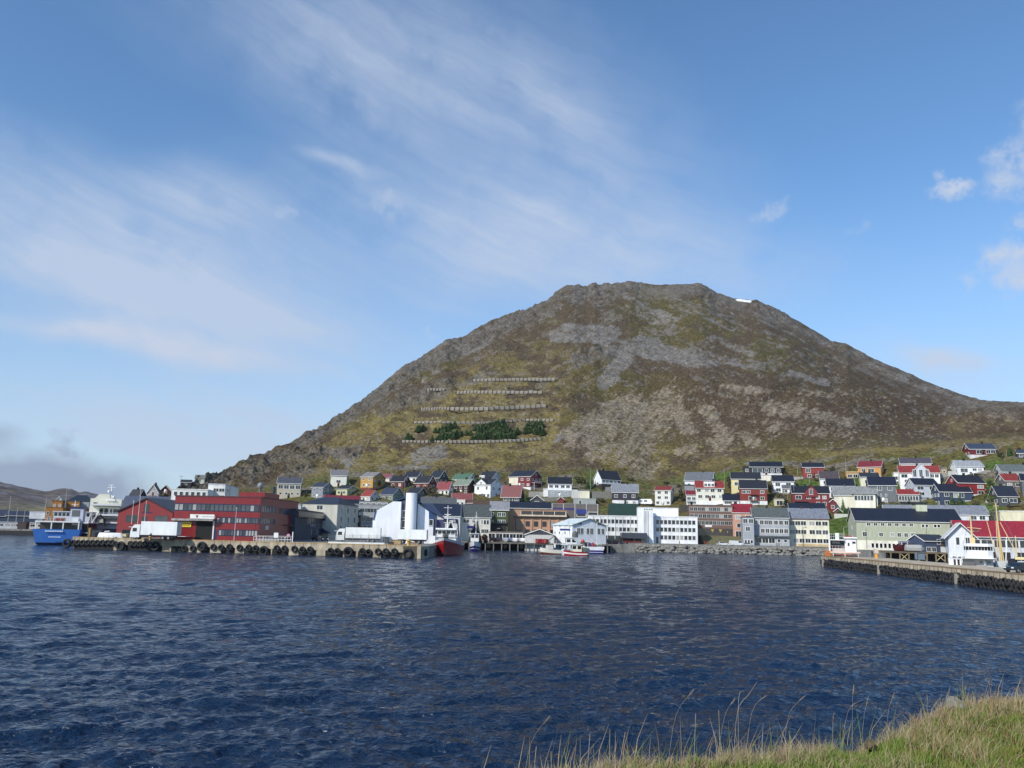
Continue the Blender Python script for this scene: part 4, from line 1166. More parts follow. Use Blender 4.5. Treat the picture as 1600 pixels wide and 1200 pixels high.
BG('set back grey top storey with small windows above the grey office', 561, 606, 792, 784, 783, (180, 180, 178), (150, 152, 154), 'f', d=340, D=10, win=[(5, .5, 1.2, 1.0)])
BG('long low grey roofed house behind the white tower', 644, 712, 800, 789, 777.5, (130, 134, 130), (124, 128, 126), 'e', d=352, D=16, ch=1, win=[(4, .5)])
# white processing hall with tower
pc = at(628, 848, 230.0)
hall = thing('processing_hall', 'white fish processing hall with a round white tower and blue metal roof edges', 'hall', (pc[0], 230, 2.8), R(3), G2)
k_ = 230.0 / F
def X_(px): return (px - 628) * k_
def Z_(py): return (848.5 - py) * k_
m_ = MB(); m_.prismy([(X_(582), -2), (X_(624.5), -2), (X_(624.5), Z_(786)), (X_(612), Z_(786)), (X_(587), Z_(800.5)), (X_(584), Z_(815)), (X_(582), Z_(815))], 0, 26)
m_.prismy([(X_(650), -2), (X_(675), -2), (X_(675), Z_(823)), (X_(668.5), Z_(823)), (X_(667.5), Z_(800.5)), (X_(650), Z_(788))], 0, 24)
m_.build('wall', mat('metal', (232, 234, 238), .5), hall)
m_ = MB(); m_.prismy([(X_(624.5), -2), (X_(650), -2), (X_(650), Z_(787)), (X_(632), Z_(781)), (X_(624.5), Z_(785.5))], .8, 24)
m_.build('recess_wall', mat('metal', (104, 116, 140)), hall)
m_ = MB()
m_.prismy([(X_(612), Z_(786)), (X_(632), Z_(780)), (X_(655), Z_(788)), (X_(669), Z_(801)), (X_(676), Z_(808)), (X_(676), Z_(807)), (X_(669), Z_(799.6)), (X_(655), Z_(786.5)), (X_(632), Z_(778.5)), (X_(612), Z_(785))], .3, 26)
m_.prismy([(X_(582.4), Z_(815)), (X_(584.2), Z_(815)), (X_(587.2), Z_(800.5)), (X_(584.6), Z_(802))], -.15, 26)
m_.build('roof', mat('metal', (62, 108, 168)), hall)
m_ = MB(); m_.add([(X_(668.5), .2, Z_(823)), (X_(668.5), .2, Z_(800.5)), (X_(676), .2, Z_(808)), (X_(676), .2, Z_(823)), (X_(668.5), 24, Z_(823)), (X_(668.5), 24, Z_(800.5)), (X_(676), 24, Z_(808)), (X_(676), 24, Z_(823))], [(0, 3, 2, 1), (3, 7, 6, 2), (4, 5, 6, 7), (1, 2, 6, 5), (0, 4, 7, 3), (0, 1, 5, 4)])
m_.build('blue_bay', mat('metal', (52, 98, 160)), hall)
m_ = MB(); m_.tube((X_(640.5), -1.6, -2), (X_(640.5), -1.6, Z_(773)), 8.6 * k_, n=28); m_.build('tower', mat('metal', (232, 234, 238), .5), hall, smooth=False)
m_ = MB(); m_.box(X_(647), X_(653), 1.2, 4, Z_(792), Z_(772)); m_.build('shaft', mat('metal', (34, 40, 60)), hall)
m_ = MB(); m_.box(X_(677.5), X_(680), -1.0, -.4, -1, Z_(808)); m_.tube((X_(678.7), -.7, Z_(808)), (X_(678.7), -.7, Z_(806)), .3); m_.build('flue', mat('metal', (86, 92, 122)), hall)
m_ = MB(); m_.box(X_(675), X_(690), 2, 24, -2, Z_(812)); m_.build('side_wall', mat('metal', (96, 92, 140)), hall)
m_ = MB(); m_.add([(X_(655), 1, Z_(789)), (X_(669), 0.2, Z_(800)), (X_(692), 3, Z_(812)), (X_(668), 20, Z_(785))], [(0, 1, 2, 3)])
m_.add([(X_(655), 1, Z_(788)), (X_(669), 0.2, Z_(799)), (X_(692), 3, Z_(811)), (X_(668), 20, Z_(784))], [(0, 1, 2, 3)])
m_.build('side_roof', mat('metal', (58, 104, 166)), hall)
for (px, py, w_, h_) in ((671.5, 817, .9, 1.5), (628.5, 805, .8, 1.8), (628.5, 820, .8, 1.8)):
    add_win(hall, X_(px), .2 if px > 660 else .8, Z_(py), 0, w_, h_, 'n')
# navy roof / cream / green / salmon
BG('white building with a long navy roof behind the red trawler', 668, 718, 845, 806.5, 788, (206, 206, 202), (40, 48, 74), 'e', d=300, D=24, ch=0, win=[(2, .78, 1.8, 1.3, .45, .98, 0), (2, .4, 1.2, 1.2, .45, .98)], ov=.2)
BG('cream building with a grey green slate roof beside the green house', 718, 765.5, 845, 808.5, 789, (206, 202, 188), (112, 118, 110), 'e', d=304, D=20, ch=0, win=[(2, .84, 1.1, 1.2, .38, .62, 0), (3, .8, .8, 1.5, .68, .96), (2, .84, 1.1, 1.2, .1, .3), (2, .42, 1.2, 1.3, .7, .95, 0), (2, .42, 1.2, 1.3, .25, .6)], ov=.3)
i = BG('olive green house with a light grey roof and a dark pub front', 765.5, 793, 846, 797, 784, (94, 108, 52), (166, 164, 166), 'e', d=310, D=18, ch=0, finish='planks', fc=(220, 222, 214), win=[(2, .86, 1.2, 1.2, .4, .85), (2, .62, 1.2, 1.3, .4, .85), (1, .86, .8, 1.2, 0, .2), (1, .62, .8, 1.2, 0, .2)])
panel(i, 'pub_front', 0, .85, 3.2, 6.4, (58, 46, 44), 'planks', -.3, .3); panel(i, 'pub_roof', -.02, .95, 6.4, 6.9, (86, 88, 92), 'metal', -1.0, 1.0); panel(i, 'shop_front', 0, 1, -1, 3.0, (196, 180, 160), 'plaster', -.3, .3)
i = BG('salmon pink four storey building with pillars and a top window strip', 790, 885, 846, 797, 796, (206, 158, 124), (168, 140, 116), 'f', d=318, D=22, fc=(170, 120, 96),
       win=[(6, .555, 1.5, 1.8, .15, .98), (6, .30, 1.5, 1.7, .15, .98)], winstyle='n')
panel(i, 'window_strip', .24, .98, i.Hh * .855, i.Hh * .965, (70, 64, 62), 'glass', -.06, .1); panel(i, 'sill', .22, 1.0, i.Hh * .80, i.Hh * .845, (214, 196, 172), 'plaster', -.5, .5); panel(i, 'cornice', .12, 1.02, i.Hh * .765, i.Hh * .79, (66, 50, 48), 'paint', -.9, .9)
for k in range(7):
    panel(i, 'pillar', .135 + k * .1435, .15 + k * .1435, 0, i.Hh * .76, (210, 166, 134), 'plaster', -.35, .35)
panel(i, 'window_column', .13 + .01, .135 + .03, 2, i.Hh * .72, (90, 40, 40), 'paint', -.05, .05)
for k in range(5): panel(i, 'mullion', .24 + k * .185, .248 + k * .185, i.Hh * .85, i.Hh * .965, (222, 216, 206), 'paint', -.1, .05)
i = BG('grey glazed upper storey with a violet band beside the salmon building', 862, 935, 815, 788, 787, (132, 124, 120), (160, 156, 152), 'f', d=336, D=12, win=[(1, .45, 4.2, 1.9, .53, .74, 0), (1, .42, 4.4, 1.9, .77, .99, 0)], winstyle='n')
panel(i, 'violet_band', 0, .5, i.Hh * .66, i.Hh * .78, (84, 70, 150), 'paint', -.08, .08); panel(i, 'blue_blind', .53, .74, i.Hh * .45, i.Hh * .72, (64, 80, 170), 'cloth', -.2, .12)
for k in range(5): panel(i, 'mullion', .245 * k, .245 * k + .012, 0, i.Hh + .2, (206, 200, 196), 'paint', -.16, .1)
BG('black roofed attic with skylights behind the salmon building', 797, 861, 800, 795.5, 785, (60, 60, 64), (38, 42, 60), 'e', d=345, D=14, ch=0, win=[])
BG('low beige shop row on the street behind the parked cars', 764, 817, 846, 832, 831, (188, 172, 154), (150, 140, 130), 'f', d=300, D=7, win=[(5, .5, 2.4, 2.2)], name='shop', cat='shop')
# boathouse with red crates
i = BG('white quay shed with a dark grey gable and red crates in its doorway', 820, 866, 853, 835.5, 827, (206, 204, 198), (88, 92, 102), 'g', d=287.5, D=14, finish='planks', name='quay_shed', cat='shed', win=[], trim=(224, 222, 216))
panel(i, 'door_opening', .36, .80, .2, 2.3, (70, 22, 26), 'plaster', -.04, .06)
g_ = MB(); g_.prismy([(-i.W / 2, i.Hh + .02), (i.W / 2, i.Hh + .02), (0, i.Hh + i.R)], -.06, 0); g_.build('gable_cladding', mat('planks', (90, 92, 98)), i.root)
QS = i
# white gabled warehouse, office block with tower
i = BG('white gabled warehouse with a pale mint roof beside the fishing boats', 864, 947, 853, 820.5, 810.5, (232, 234, 236), (214, 226, 224), 'g', xs=894, left=True, rot=32, d=288, finish='planks', trim=(150, 150, 150), name='warehouse', cat='warehouse',
       win=[(2, .72, 1.1, 1.9, .13, .33, 0), (2, .72, 1.1, 1.9, .40, .62, 0), (2, .72, 1.1, 1.9, .72, .96, 0), (1, 1.08, 1.8, .6, .14, .28, 0), (1, 1.08, 1.8, .6, .72, .86, 0)], swin=[(4, .62, .6, .8), (4, .95, .6, .5)])
i = BG('long white office wing with two rows of square windows and a shaded ground floor', 918, 998, 851, 806.5, 805.5, (224, 224, 222), (214, 214, 212), 'f', d=322, D=16, fc=(214, 214, 212), winstyle='n', win=[(12, .815, 1.15, 1.5, .08, .99), (12, .54, 1.15, 1.5, .08, .99)])
panel(i, 'shaded_shopfront', .35, .99, .1, 3.4, (62, 62, 66), 'glass', -.04, .06)
for k in range(7): panel(i, 'fin', .10 + k * .145, .106 + k * .145, .2 * i.Hh, i.Hh, (232, 232, 230), 'plaster', -.35, .35)
BG('green metal roofed hall behind the white office wing', 953, 998, 812, 806, 787.5, (170, 176, 170), (54, 86, 70), 'e', d=352, D=16, ch=0, win=[], trim=(70, 100, 84))
i = BG('white stair tower with dark vertical lines between the office wings', 997, 1021, 852, 793.5, 792.5, (230, 231, 231), (222, 222, 222), 'f', d=317, D=14, win=[])
for k in range(4): panel(i, 'dark_stripe', .40 + k * .09, .425 + k * .09, .5, i.Hh * .92, (90, 92, 96), 'paint', -.06, .06)
e_ = MB()
for k in range(4): e_.box(.0 + k * .9 - .6, .5 + k * .9 - .6, -.1, 0, i.Hh * .945, i.Hh * .975)
e_.build('lettering', mat('paint', (150, 152, 154)), i.root)
BG('white upper box on the roof of the right office wing', 1020, 1060, 812, 794.5, 793.5, (228, 229, 230), (220, 220, 220), 'f', d=332, D=10, win=[])
i = BG('white three storey office wing with three rows of ten square windows', 1020.5, 1090.5, 852, 808, 807, (230, 231, 232), (226, 226, 226), 'f', d=320, D=16, fc=(216, 216, 214), winstyle='n', win=[(10, .815, 1.15, 1.5, .06, .96), (10, .55, 1.15, 1.5, .06, .96), (9, .27, 1.15, 1.5, .15, .96)])
for k in range(5): panel(i, 'fin', .055 + k * .18, .061 + k * .18, .66 * i.Hh, i.Hh, (234, 234, 232), 'plaster', -.2, .2)
panel(i, 'door', .07, .12, .2, 3, (40, 38, 40), 'glass')
# canopy with cars
cp = thing('canopy_shelter', 'grey canopy shelter on the promenade in front of the white stair tower', 'shelter', at(990, 852, 316), 0, None)
cp.location.z = 2.8
m_ = MB(); m_.box(-4.7, 4.8, -2.2, 3, 1.9, 4.0); m_.build('roof', mat('metal', (88, 92, 104)), cp)
m_ = MB(); m_.box(-4.4, 4.5, 1.2, 2.8, 0, 1.9); m_.build('back_wall', mat('plaster', (40, 38, 40)), cp)
for x_ in (-4.4, 0, 4.4):
    m_ = MB(); m_.box(x_ - .1, x_ + .1, -1.9, -1.7, 0, 1.9); m_.build('post', mat('metal', (110, 110, 112)), cp)
i = BG('brown brick building with bands of windows and shop fronts', 1077, 1146, 836, 790, 789, (150, 116, 102), (130, 104, 96), 'f', d=334, D=16, finish='brick', fc=(196, 188, 178), win=[(11, .875, 1.3, 1.4, .02, .98), (10, .64, 1.4, 1.4, .02, .98), (10, .41, 1.4, 1.4, .1, .98)])
panel(i, 'shop_front', .2, .98, -.4, 2.6, (70, 62, 60), 'glass', -.04, .06)
for (a_, b_) in ((.46, .60), (.64, .78)):
    g_ = MB(); xa, xb = (a_ - .5) * i.W, (b_ - .5) * i.W
    g_.prismy([(xa + .5, 2.3), (xb - .5, 2.3), ((xa + xb) / 2, 1.0)], -.12, -.04); g_.build('yellow_sign', mat('paint', (206, 160, 60)), i.root)
panel(i, 'white_sign', .36, .52, 3.1, 3.9, (222, 222, 216), 'paint', -.15, .15)
BG('salmon house with a bright crimson roof beside the brick building', 1146, 1178, 838, 801, 788, (212, 160, 138), (186, 36, 48), 'e', d=330, D=14, ch=0, win=[(2, .8, 1.8, 1.4), (1, .45, 2.4, 1.6, .1, .6), (2, .1, 2.4, 2.0)])
i = BG('light grey three storey house at the corner of the promenade', 1161.5, 1179, 856, 808.5, 807, (172, 178, 184), (96, 98, 104), 'f', d=314, D=12, finish='planks', win=[(2, .88, 1.5, 1.5), (1, .62, 1.5, 1.5, .2, .7), (3, .2, .8, 1.2, .1, .9, 0)])
i = BG('light grey terrace house with a mossy slate roof and an arcade of dark shop windows', 1178, 1234, 856, 809, 794, (178, 182, 188), (116, 124, 118), 'e', d=316, D=16, ch=1, finish='planks', win=[(7, .84, 1.3, 1.5), (6, .56, 1.3, 1.5, .2, .98), (3, .24, 2.2, 1.8, .05, .6, 0), (2, .24, 1.0, 1.0, .62, .98)])
panel(i, 'canopy', 0, 1, i.Hh * .36, i.Hh * .40, (120, 122, 124), 'metal', -1.0, 1.0)
i = BG('cream four storey terrace house with a blue grey roof and two brick chimneys', 1233.5, 1297, 856, 810.5, 795, (220, 214, 190), (150, 156, 168), 'e', d=318, D=16, ch=2, win=[(3, .84, 1.8, 1.5, .02, .44), (3, .84, 1.9, 1.5, .5, .98), (3, .54, 1.8, 1.5, .02, .44), (3, .54, 1.9, 1.5, .5, .98), (6, .24, 1.8, 1.5, .1, .98)], trim=(140, 60, 58))
panel(i, 'ochre_base', .2, .98, -.5, i.Hh * .13, (206, 180, 132), 'plaster', -.06, .06)
BG('low building with a navy roof behind the cream terrace house', 1234, 1290, 802, 794.5, 786.5, (60, 60, 70), (34, 40, 62), 'e', d=352, D=12, ch=0, win=[])
i = BG('long pale green building with a vast navy roof and small dormer-like upper windows', 1334.5, 1506.5, 866, 813.5, 795.5, (182, 186, 158), (40, 46, 66), 'e', xs=1340, left=True, rot=9, d=293, D=18, ch=0, finish='planks', ov=.4,
       win=[(7, .90, 1.1, 1.0, .085, .56, 0), (2, .88, .8, .9, .62, .69, 0), (2, .88, .8, .9, .735, .80, 0), (1, .60, 1.3, 1.5, .04, .12), (1, .60, 1.2, 1.2, .2, .27), (4, .60, 1.1, 1.3, .31, .57), (10, .27, .85, 1.5, .13, .53, 0)], swin=[(1, .8), (1, .5)])
panel(i, 'cream_ground_floor', 0, .62, -.5, i.Hh * .42, (218, 214, 194), 'plaster', -.05, .05)
for o_ in [c for c in i.root.children if c.name.startswith('window') and c.location.z < i.Hh * .4]: o_.location.y = -.05
pp = MB(); pp.box(i.W * .13, i.W * .235, 7, 13, i.Hh + 1, i.Hh + i.R + 1.6); pp.build('roof_house', mat('planks', (196, 200, 172)), i.root)
pp = MB(); pp.box(i.W * .125, i.W * .24, 6.8, 13.2, i.Hh + i.R + 1.6, i.Hh + i.R + 2.4); pp.build('roof_house_roof', mat('roof', (50, 54, 60)), i.root)
BG('white house with a long light grey roof behind the pale green building', 1384, 1546, 822, 804, 790, (222, 224, 226), (154, 158, 166), 'e', d=322, D=16, ch=0, win=[(2, .75, 1.8, 1.3, .82, .98)], name='building')
BG('tall cream building with one large window at the right edge', 1566, 1640, 852, 800, 798, (220, 212, 178), (214, 210, 190), 'f', d=312, D=16, win=[(1, .62, 2.8, 2.6, .07, .28, 1)])
BG('grey side house between the cream building and the green tree', 1543, 1568, 845, 800.5, 799, (130, 136, 132), (150, 152, 150), 'f', d=320, D=12, win=[])
# right wharf buildings
i = BG('white wharf warehouse with a huge crimson roof', 1500, 1660, 880, 838.5, 815, (200, 202, 206), (206, 36, 56), 'e', d=262, D=22, ch=0, finish='planks', ov=.8, win=[(7, .72, 3.0, 2.2, .1, .98, 1), (6, .25, 2.4, 2.6, .1, .98, 0)], name='warehouse', cat='warehouse')
i = BG('tall white gabled wharf house with two narrow windows', 1484, 1524, 880, 836, 817.5, (214, 216, 220), (214, 214, 214), 'g', d=256, D=8, finish='planks', ov=1.2, win=[(1, .78, 1.2, 2.2, .3, .45, 1), (1, .78, 1.2, 2.2, .68, .85, 1), (3, .1, 1.0, 2.2, .1, .7, 0)], name='wharf_house', cat='warehouse')
i = BG('small slate blue wharf house with a white garage door', 1432, 1482, 868, 845, 836, (88, 102, 134), (66, 70, 82), 'e', xs=1446, left=True, rot=38, d=266, D=8, finish='planks', name='wharf_house', cat='house', win=[(2, .42, 1.4, 1.3, .05, .5, 0), (1, .95, 1.0, 1.4, .5, .72, 0)], swin=[(2, .5, .9, 1.5)], ch=0)
panel(i, 'garage_door', .68, .95, 0, 2.8, (226, 226, 224)); panel(i, 'brown_board', .68, .95, 3.2, 3.8, (140, 112, 66))
# ------------------------------------------------------------------ quays, wharf, promenade, boulders
DK = 2.7
def sea(x, y, z=0.0):
    v = ray(x, y); t = (z - EYE) / v[2]
    return Vector((t * v[0], t * v[1], z))
def struct(o): o['kind'] = 'structure'; return o
asphalt = mat('concrete', (150, 148, 142)); conc = mat('concrete', (190, 176, 150)); concd = mat('concrete', (120, 110, 92))
QL = sea(112, 857); QR = sea(657, 872.8)
qd = (QR - QL).normalized(); qn = Vector((-qd.y, qd.x, 0))
b0 = QL + qn * 6; b1 = QR + qn * 6
pts = [(b0.x, 392), (b0.x, b0.y), (b1.x, b1.y), (b1.x + 1, 294), (44, 294), (44, 313), (119, 312), (117, 288), (122, 266), (300, 262), (520, 262), (520, 440), (-60, 440), (-150, 520), (-620, 520), (-620, 392)]
m_ = MB(); m_.prism(pts[::-1] if False else pts, -4, DK)
struct(m_.build('harbour_ground', asphalt))
# front quay: slab, face beam, solid piers between the dark openings
m_ = MB()
def strip(mb, s0, s1, d0, d1, z0, z1):
    P = [QL + qd * s0 + qn * d0, QL + qd * s1 + qn * d0, QL + qd * s1 + qn * d1, QL + qd * s0 + qn * d1]
    mb.prism([(p.x, p.y) for p in P], z0, z1)
LQ = (QR - QL).length
def spx(x):
    """distance along the quay front of a column of the photograph"""
    a, _ = azel(x, 850)
    # intersection of the bearing with the quay line
    dx, dy = math.sin(a), math.cos(a)
    det = qd.x * (-dy) + dx * qd.y
    return ((-QL.x) * (-dy) + dx * (-QL.y)) / det
strip(m_, 0, LQ, 0, 6.0, 1.25, DK - .004)
opens = [(116, 178), (196, 254), (268, 292), (315, 329), (346, 368), (382, 424), (426, 452), (467, 495), (509, 537), (539, 557), (560, 583), (596, 630)]
s = 0.0
for a, b in opens:
    sa, sb = spx(a), spx(b)
    if sa > s: strip(m_, s, sa, .02, 5.9, -3, 1.25)
    s = sb
strip(m_, s, LQ, .02, 5.9, -3, 1.25)
struct(m_.build('quay', conc))
m_ = MB(); strip(m_, 0, LQ, -.06, .45, DK, DK + .22); o = m_.build('kerb', mat('concrete', (196, 164, 112))); struct(o)
m_ = MB()
rk_ = random.Random(3)
for a, b in opens:
    sa, sb = spx(a), spx(b); n_ = max(1, int((sb - sa) / 1.1))
    for k in range(n_):
        q_ = sa + (sb - sa) * (k + .5) / n_
        strip(m_, q_ - .22, q_ + .22, 1.4, 1.8, -3, 1.25)
struct(m_.build('quay_piles', mat('wood', (46, 42, 38))))
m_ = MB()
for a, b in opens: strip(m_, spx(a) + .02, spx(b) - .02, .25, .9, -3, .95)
struct(m_.build('quay_opening_shade', mat('rubber', (20, 20, 20))))  # near-black blocks added in the openings to stand in for shade under the slab
m_ = MB(); m_.box(-400, -118.5, 391.2, 391.9, -3, 1.9); struct(m_.build('far_quay_face', mat('rubber', (40, 38, 36))))
# tyres: prototypes
def tyre_mesh(r, name='tyre'):
    w_ = r * .30; pr = []
    for k in range(13):
        t = 2 * PI * k / 12
        pr.append((r * .74 + r * .26 * math.cos(t), w_ * math.sin(t) * 1.15))
    m = MB(); m.lathe(pr, (0, 0, 0), 20, 'y')
    return m.mesh(name, mat('rubber', (44, 44, 46)), True)
TYM = {.72: tyre_mesh(.72), .8: tyre_mesh(.8), 1.22: tyre_mesh(1.22), .5: tyre_mesh(.58)}
chain_ = MB(); chain_.tube((0, 0, 0), (0, .25, 1.3), .035); CHM = chain_.mesh('chain', mat('metal', (120, 90, 70)))
qrz = math.atan2(qd.y, qd.x)
def tyre(x, y, r, label, group, off=.35):
    s_ = spx(x); P = QL + qd * s_ - qn * off
    z = zat(x, y, P.y)
    o = link('tyre', TYM[r], None, (P.x, P.y, z), qrz + hr.uniform(-.06, .06))
    tag(o, label, 'tyre', group)
    if r < 1: link('chain', CHM, o, (0, .1, r * .6))
LB, LS = 'large black tractor tyre fender hung on the front quay wall', 'small black tyre fender hung on the front quay wall'
for x, y in ((107, 849), (191, 853.5), (245, 853.5), (317.5, 854), (414.5, 861), (546, 862.5), (639, 865)): tyre(x, y, 1.22, LB, 'large tyres on the front quay', .55)
for x in (116, 123, 130.5, 138, 145.5, 153, 161, 169, 176): tyre(x, 847.8, .72, 'small black tyre in the close row at the left end of the front quay', 'tyre row at the left end of the front quay', .3)
for x, y in ((182, 850), (205, 849.5), (212.5, 849.5), (220, 849.5), (227.5, 850), (235, 851), (290, 857), (303, 857), (335, 855), (347, 856), (360, 855), (376, 856), (390, 856), (401, 857), (434, 857), (446, 857.5), (461.5, 858), (474, 859), (486, 859),
             (518, 861), (528.5, 861.5), (567.5, 861.5), (577.5, 863), (592, 862), (604, 862), (617.5, 862)): tyre(x, y, .8 if x > 280 else .72, LS, 'small tyres on the front quay')
# tyres along the right-hand side of the front quay (seen end on)
for k in range(14):
    P = QR + Vector((.55, 3 + k * 3.1, 0))
    o = link('tyre', TYM[.8], None, (QR.x + .9 + .06 * k, P.y, 1.3), PI / 2); tag(o, 'black tyre fender on the shaded side wall of the front quay beside the red trawler', 'tyre', 'tyres on the side of the front quay')
m_ = MB(); m_.prism([(QR.x - 4, QR.y + .2), (QR.x, QR.y + .2), (QR.x + 1, 294), (QR.x - 4, 294)], -3, DK - .006); struct(m_.build('quay_side', concd))
# piled dock in the middle
DY = 286.0
m_ = MB(); x0, x1 = xat(733, 855, DY), xat(958, 855, DY)
m_.box(x0 - 6, x1, DY, 294.2, 2.25, DK - .003)
struct(m_.build('dock_deck', mat('concrete', (140, 134, 124))))
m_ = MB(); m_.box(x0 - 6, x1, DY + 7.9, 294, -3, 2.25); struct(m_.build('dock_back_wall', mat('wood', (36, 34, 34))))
pm = MB(); pm.tube((0, 0, -3), (0, 0, 2.25), .2, n=8); PM = pm.mesh('pile', mat('wood', (150, 146, 138)))
k = 0; x_ = x0
while x_ < x1:
    o = link('pile', PM, None, (x_, DY + .25, 0)); tag(o, 'pale timber pile under the front edge of the middle dock', 'pile', 'piles under the middle dock')
    if k % 2 == 0:
        o = link('tyre', TYM[.5], None, (x_ + 1.2, DY - .2, 1.3)); tag(o, 'small tyre hung on the piles of the middle dock', 'tyre', 'tyres on the middle dock')
    x_ += 2.75; k += 1
# right pier
N0 = sea(1283.5, 884.3); N1 = sea(1600, 926)
pd = (N1 - N0).normalized(); pn_ = Vector((pd.y * -1, pd.x, 0))
if pn_.x < 0: pn_ = -pn_
Nend = N0 + pd * 150
PH = 2.25
P_ = [N0, Nend, Nend + pn_ * 13, N0 + pn_ * 13]
m_ = MB(); m_.prism([(p.x, p.y) for p in P_], 1.15, PH); struct(m_.build('pier', mat('concrete', (196, 180, 152))))
P2 = [N0 + pn_ * .5 + pd * .5, Nend + pn_ * .5, Nend + pn_ * 12.5, N0 + pn_ * 12.5 + pd * .5]
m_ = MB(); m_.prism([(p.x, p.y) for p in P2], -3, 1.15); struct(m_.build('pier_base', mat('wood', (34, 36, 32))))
m_ = MB(); P3 = [N0 - pn_ * .03, Nend - pn_ * .03, Nend + pn_ * .4, N0 + pn_ * .4]; m_.prism([(p.x, p.y) for p in P3], PH, PH + .2); struct(m_.build('pier_kerb', mat('wood', (176, 146, 104))))
prz = math.atan2(pd.y, pd.x)
for k in range(104):
    for j, z in enumerate((1.08, .30)):
        P = N0 + pd * (0.7 + k * 1.12 + j * .5) - pn_ * .2
        o = link('tyre', TYM[.5], None, (P.x, P.y, z + hr.uniform(-.12, .12)), prz + hr.uniform(-.4, .4))
        tag(o, 'black tyre in the dense double row hung along the right pier' , 'tyre', 'tyres along the right pier')
cm = MB(); cm.tube((0, 0, 0), (0, 0, 1.0), .03, n=4); CM2 = cm.mesh('chain', mat('metal', (150, 96, 62)))
for k in range(60):
    P = N0 + pd * (1.0 + k * 1.6) - pn_ * .06
    o = link('chain', CM2, None, (P.x, P.y, 1.3)); tag(o, 'rusty chain hanging from the kerb of the right pier', 'chain', 'chains on the right pier')
for x in (1289, 1376, 1497):
    a, _ = azel(x, 880); tt_ = ((-N0.x) * math.cos(a) - (-N0.y) * math.sin(a)) / (pd.x * math.cos(a) - pd.y * math.sin(a))
    P = N0 + pd * tt_ - pn_ * .45
    m_ = MB(); m_.box(-.22, .22, -.2, .5, -3, 1.6); o = m_.build('pier_post', mat('concrete', (176, 170, 156)), None, False, (P.x, P.y, 0), prz); tag(o, 'pale concrete post in the tyre covered face of the right pier', 'post', 'posts of the right pier')
for k in range(5):
    P = N0 + pn_ * (1.2 + k * 2.6) - pd * .25
    o = link('tyre', TYM[.8], None, (P.x, P.y, .9), prz + PI / 2); tag(o, 'black tyre on the far end face of the right pier', 'tyre', 'tyres on the pier end')
# timber wharf with crossed braces
WY = 262.0
x0, x1 = xat(1388, 870, WY), xat(1486, 870, WY)
wt = thing('timber_wharf', 'low timber wharf with crossed braces in front of the slate blue house', 'wharf', ((x0 + x1) / 2, WY, 0))
h_ = (x1 - x0) / 2
m_ = MB(); m_.box(-h_, h_, -2, 6, 2.3, 2.75); m_.build('deck', mat('wood', (150, 130, 100)), wt)
nb = 7
for k in range(nb + 1):
    x_ = -h_ + 2 * h_ * k / nb
    m_ = MB(); m_.box(x_ - .15, x_ + .15, -1.9, -1.6, -3, 2.3); m_.build('post', mat('wood', (170, 150, 110)), wt)
    if k < nb and k % 2:
        m_ = MB(); m_.tube((x_ + .2, -1.75, .2), (x_ + 2 * h_ / nb - .2, -1.75, 2.2), .12); m_.tube((x_ + .2, -1.72, 2.2), (x_ + 2 * h_ / nb - .2, -1.72, .2), .12); m_.build('brace', mat('wood', (206, 184, 136)), wt)
m_ = MB(); m_.box(-h_, h_, 1.5, 1.8, -2, 2.3); m_.build('back_boarding', mat('wood', (50, 36, 28)), wt)
# promenade boulders
RS = []
for q in range(5):
    rr_ = random.Random(q); m_ = MB(); m_.ball((0, 0, 0), 1, 9, 6)
    m_.v = [(x * (1 + rr_.uniform(-.28, .22)), y * (1 + rr_.uniform(-.25, .2)), z * .72 * (1 + rr_.uniform(-.3, .25))) for x, y, z in m_.v]
    RS.append(m_.mesh('boulder', mat('stone', (158, 154, 144))))
rb = random.Random(8)
cnt = 0
for row, (z, off, n_) in enumerate(((.15, -5.6, 66), (1.1, -4.2, 64), (2.0, -2.9, 66))):
    for k in range(n_):
        t = (k + rb.uniform(.2, .8)) / n_
        X = 40.5 + t * 80; Y = 312.5 - .8 * t + off
        s_ = rb.uniform(.55, 1.15)
        o = link('boulder', RS[rb.randrange(5)], None, (X, Y + rb.uniform(-.6, .6), z + rb.uniform(-.35, .3)), rb.uniform(0, 6))
        o.scale = (s_ * rb.uniform(.9, 1.2), s_, s_ * rb.uniform(.8, 1.1))
        tag(o, 'pale grey boulder in the rubble bank below the promenade', 'boulder', 'boulders of the promenade bank')
m_ = MB(); m_.prism([(40, 306.5), (119, 306), (119, 316), (40, 316)], -3, .3); struct(m_.build('rubble_base', mat('stone', (84, 82, 76))))
m_ = MB(); m_.prism([(41, 310.4), (119, 309.6), (119, 312), (44, 313)], 0, DK - .01); struct(m_.build('promenade', mat('concrete', (168, 164, 156))))
m_ = MB(); m_.prism([(44, 311.6), (118, 311.0), (118, 311.4), (44, 312.0)], DK - .05, DK + .45); struct(m_.build('promenade_parapet', mat('concrete', (150, 148, 142))))
# rubble under the shore between promenade and pier
for k in range(16):
    t = k / 15
    o = link('boulder', RS[k % 5], None, (118 - 3 * t, 309 - 22 * t, .4 + rb.uniform(-.2, .6)), rb.uniform(0, 6)); o.scale = (1.2, 1.2, 1.2)
    tag(o, 'dark grey boulder on the shore behind the orange and white vessel', 'boulder', 'boulders behind the right pier')
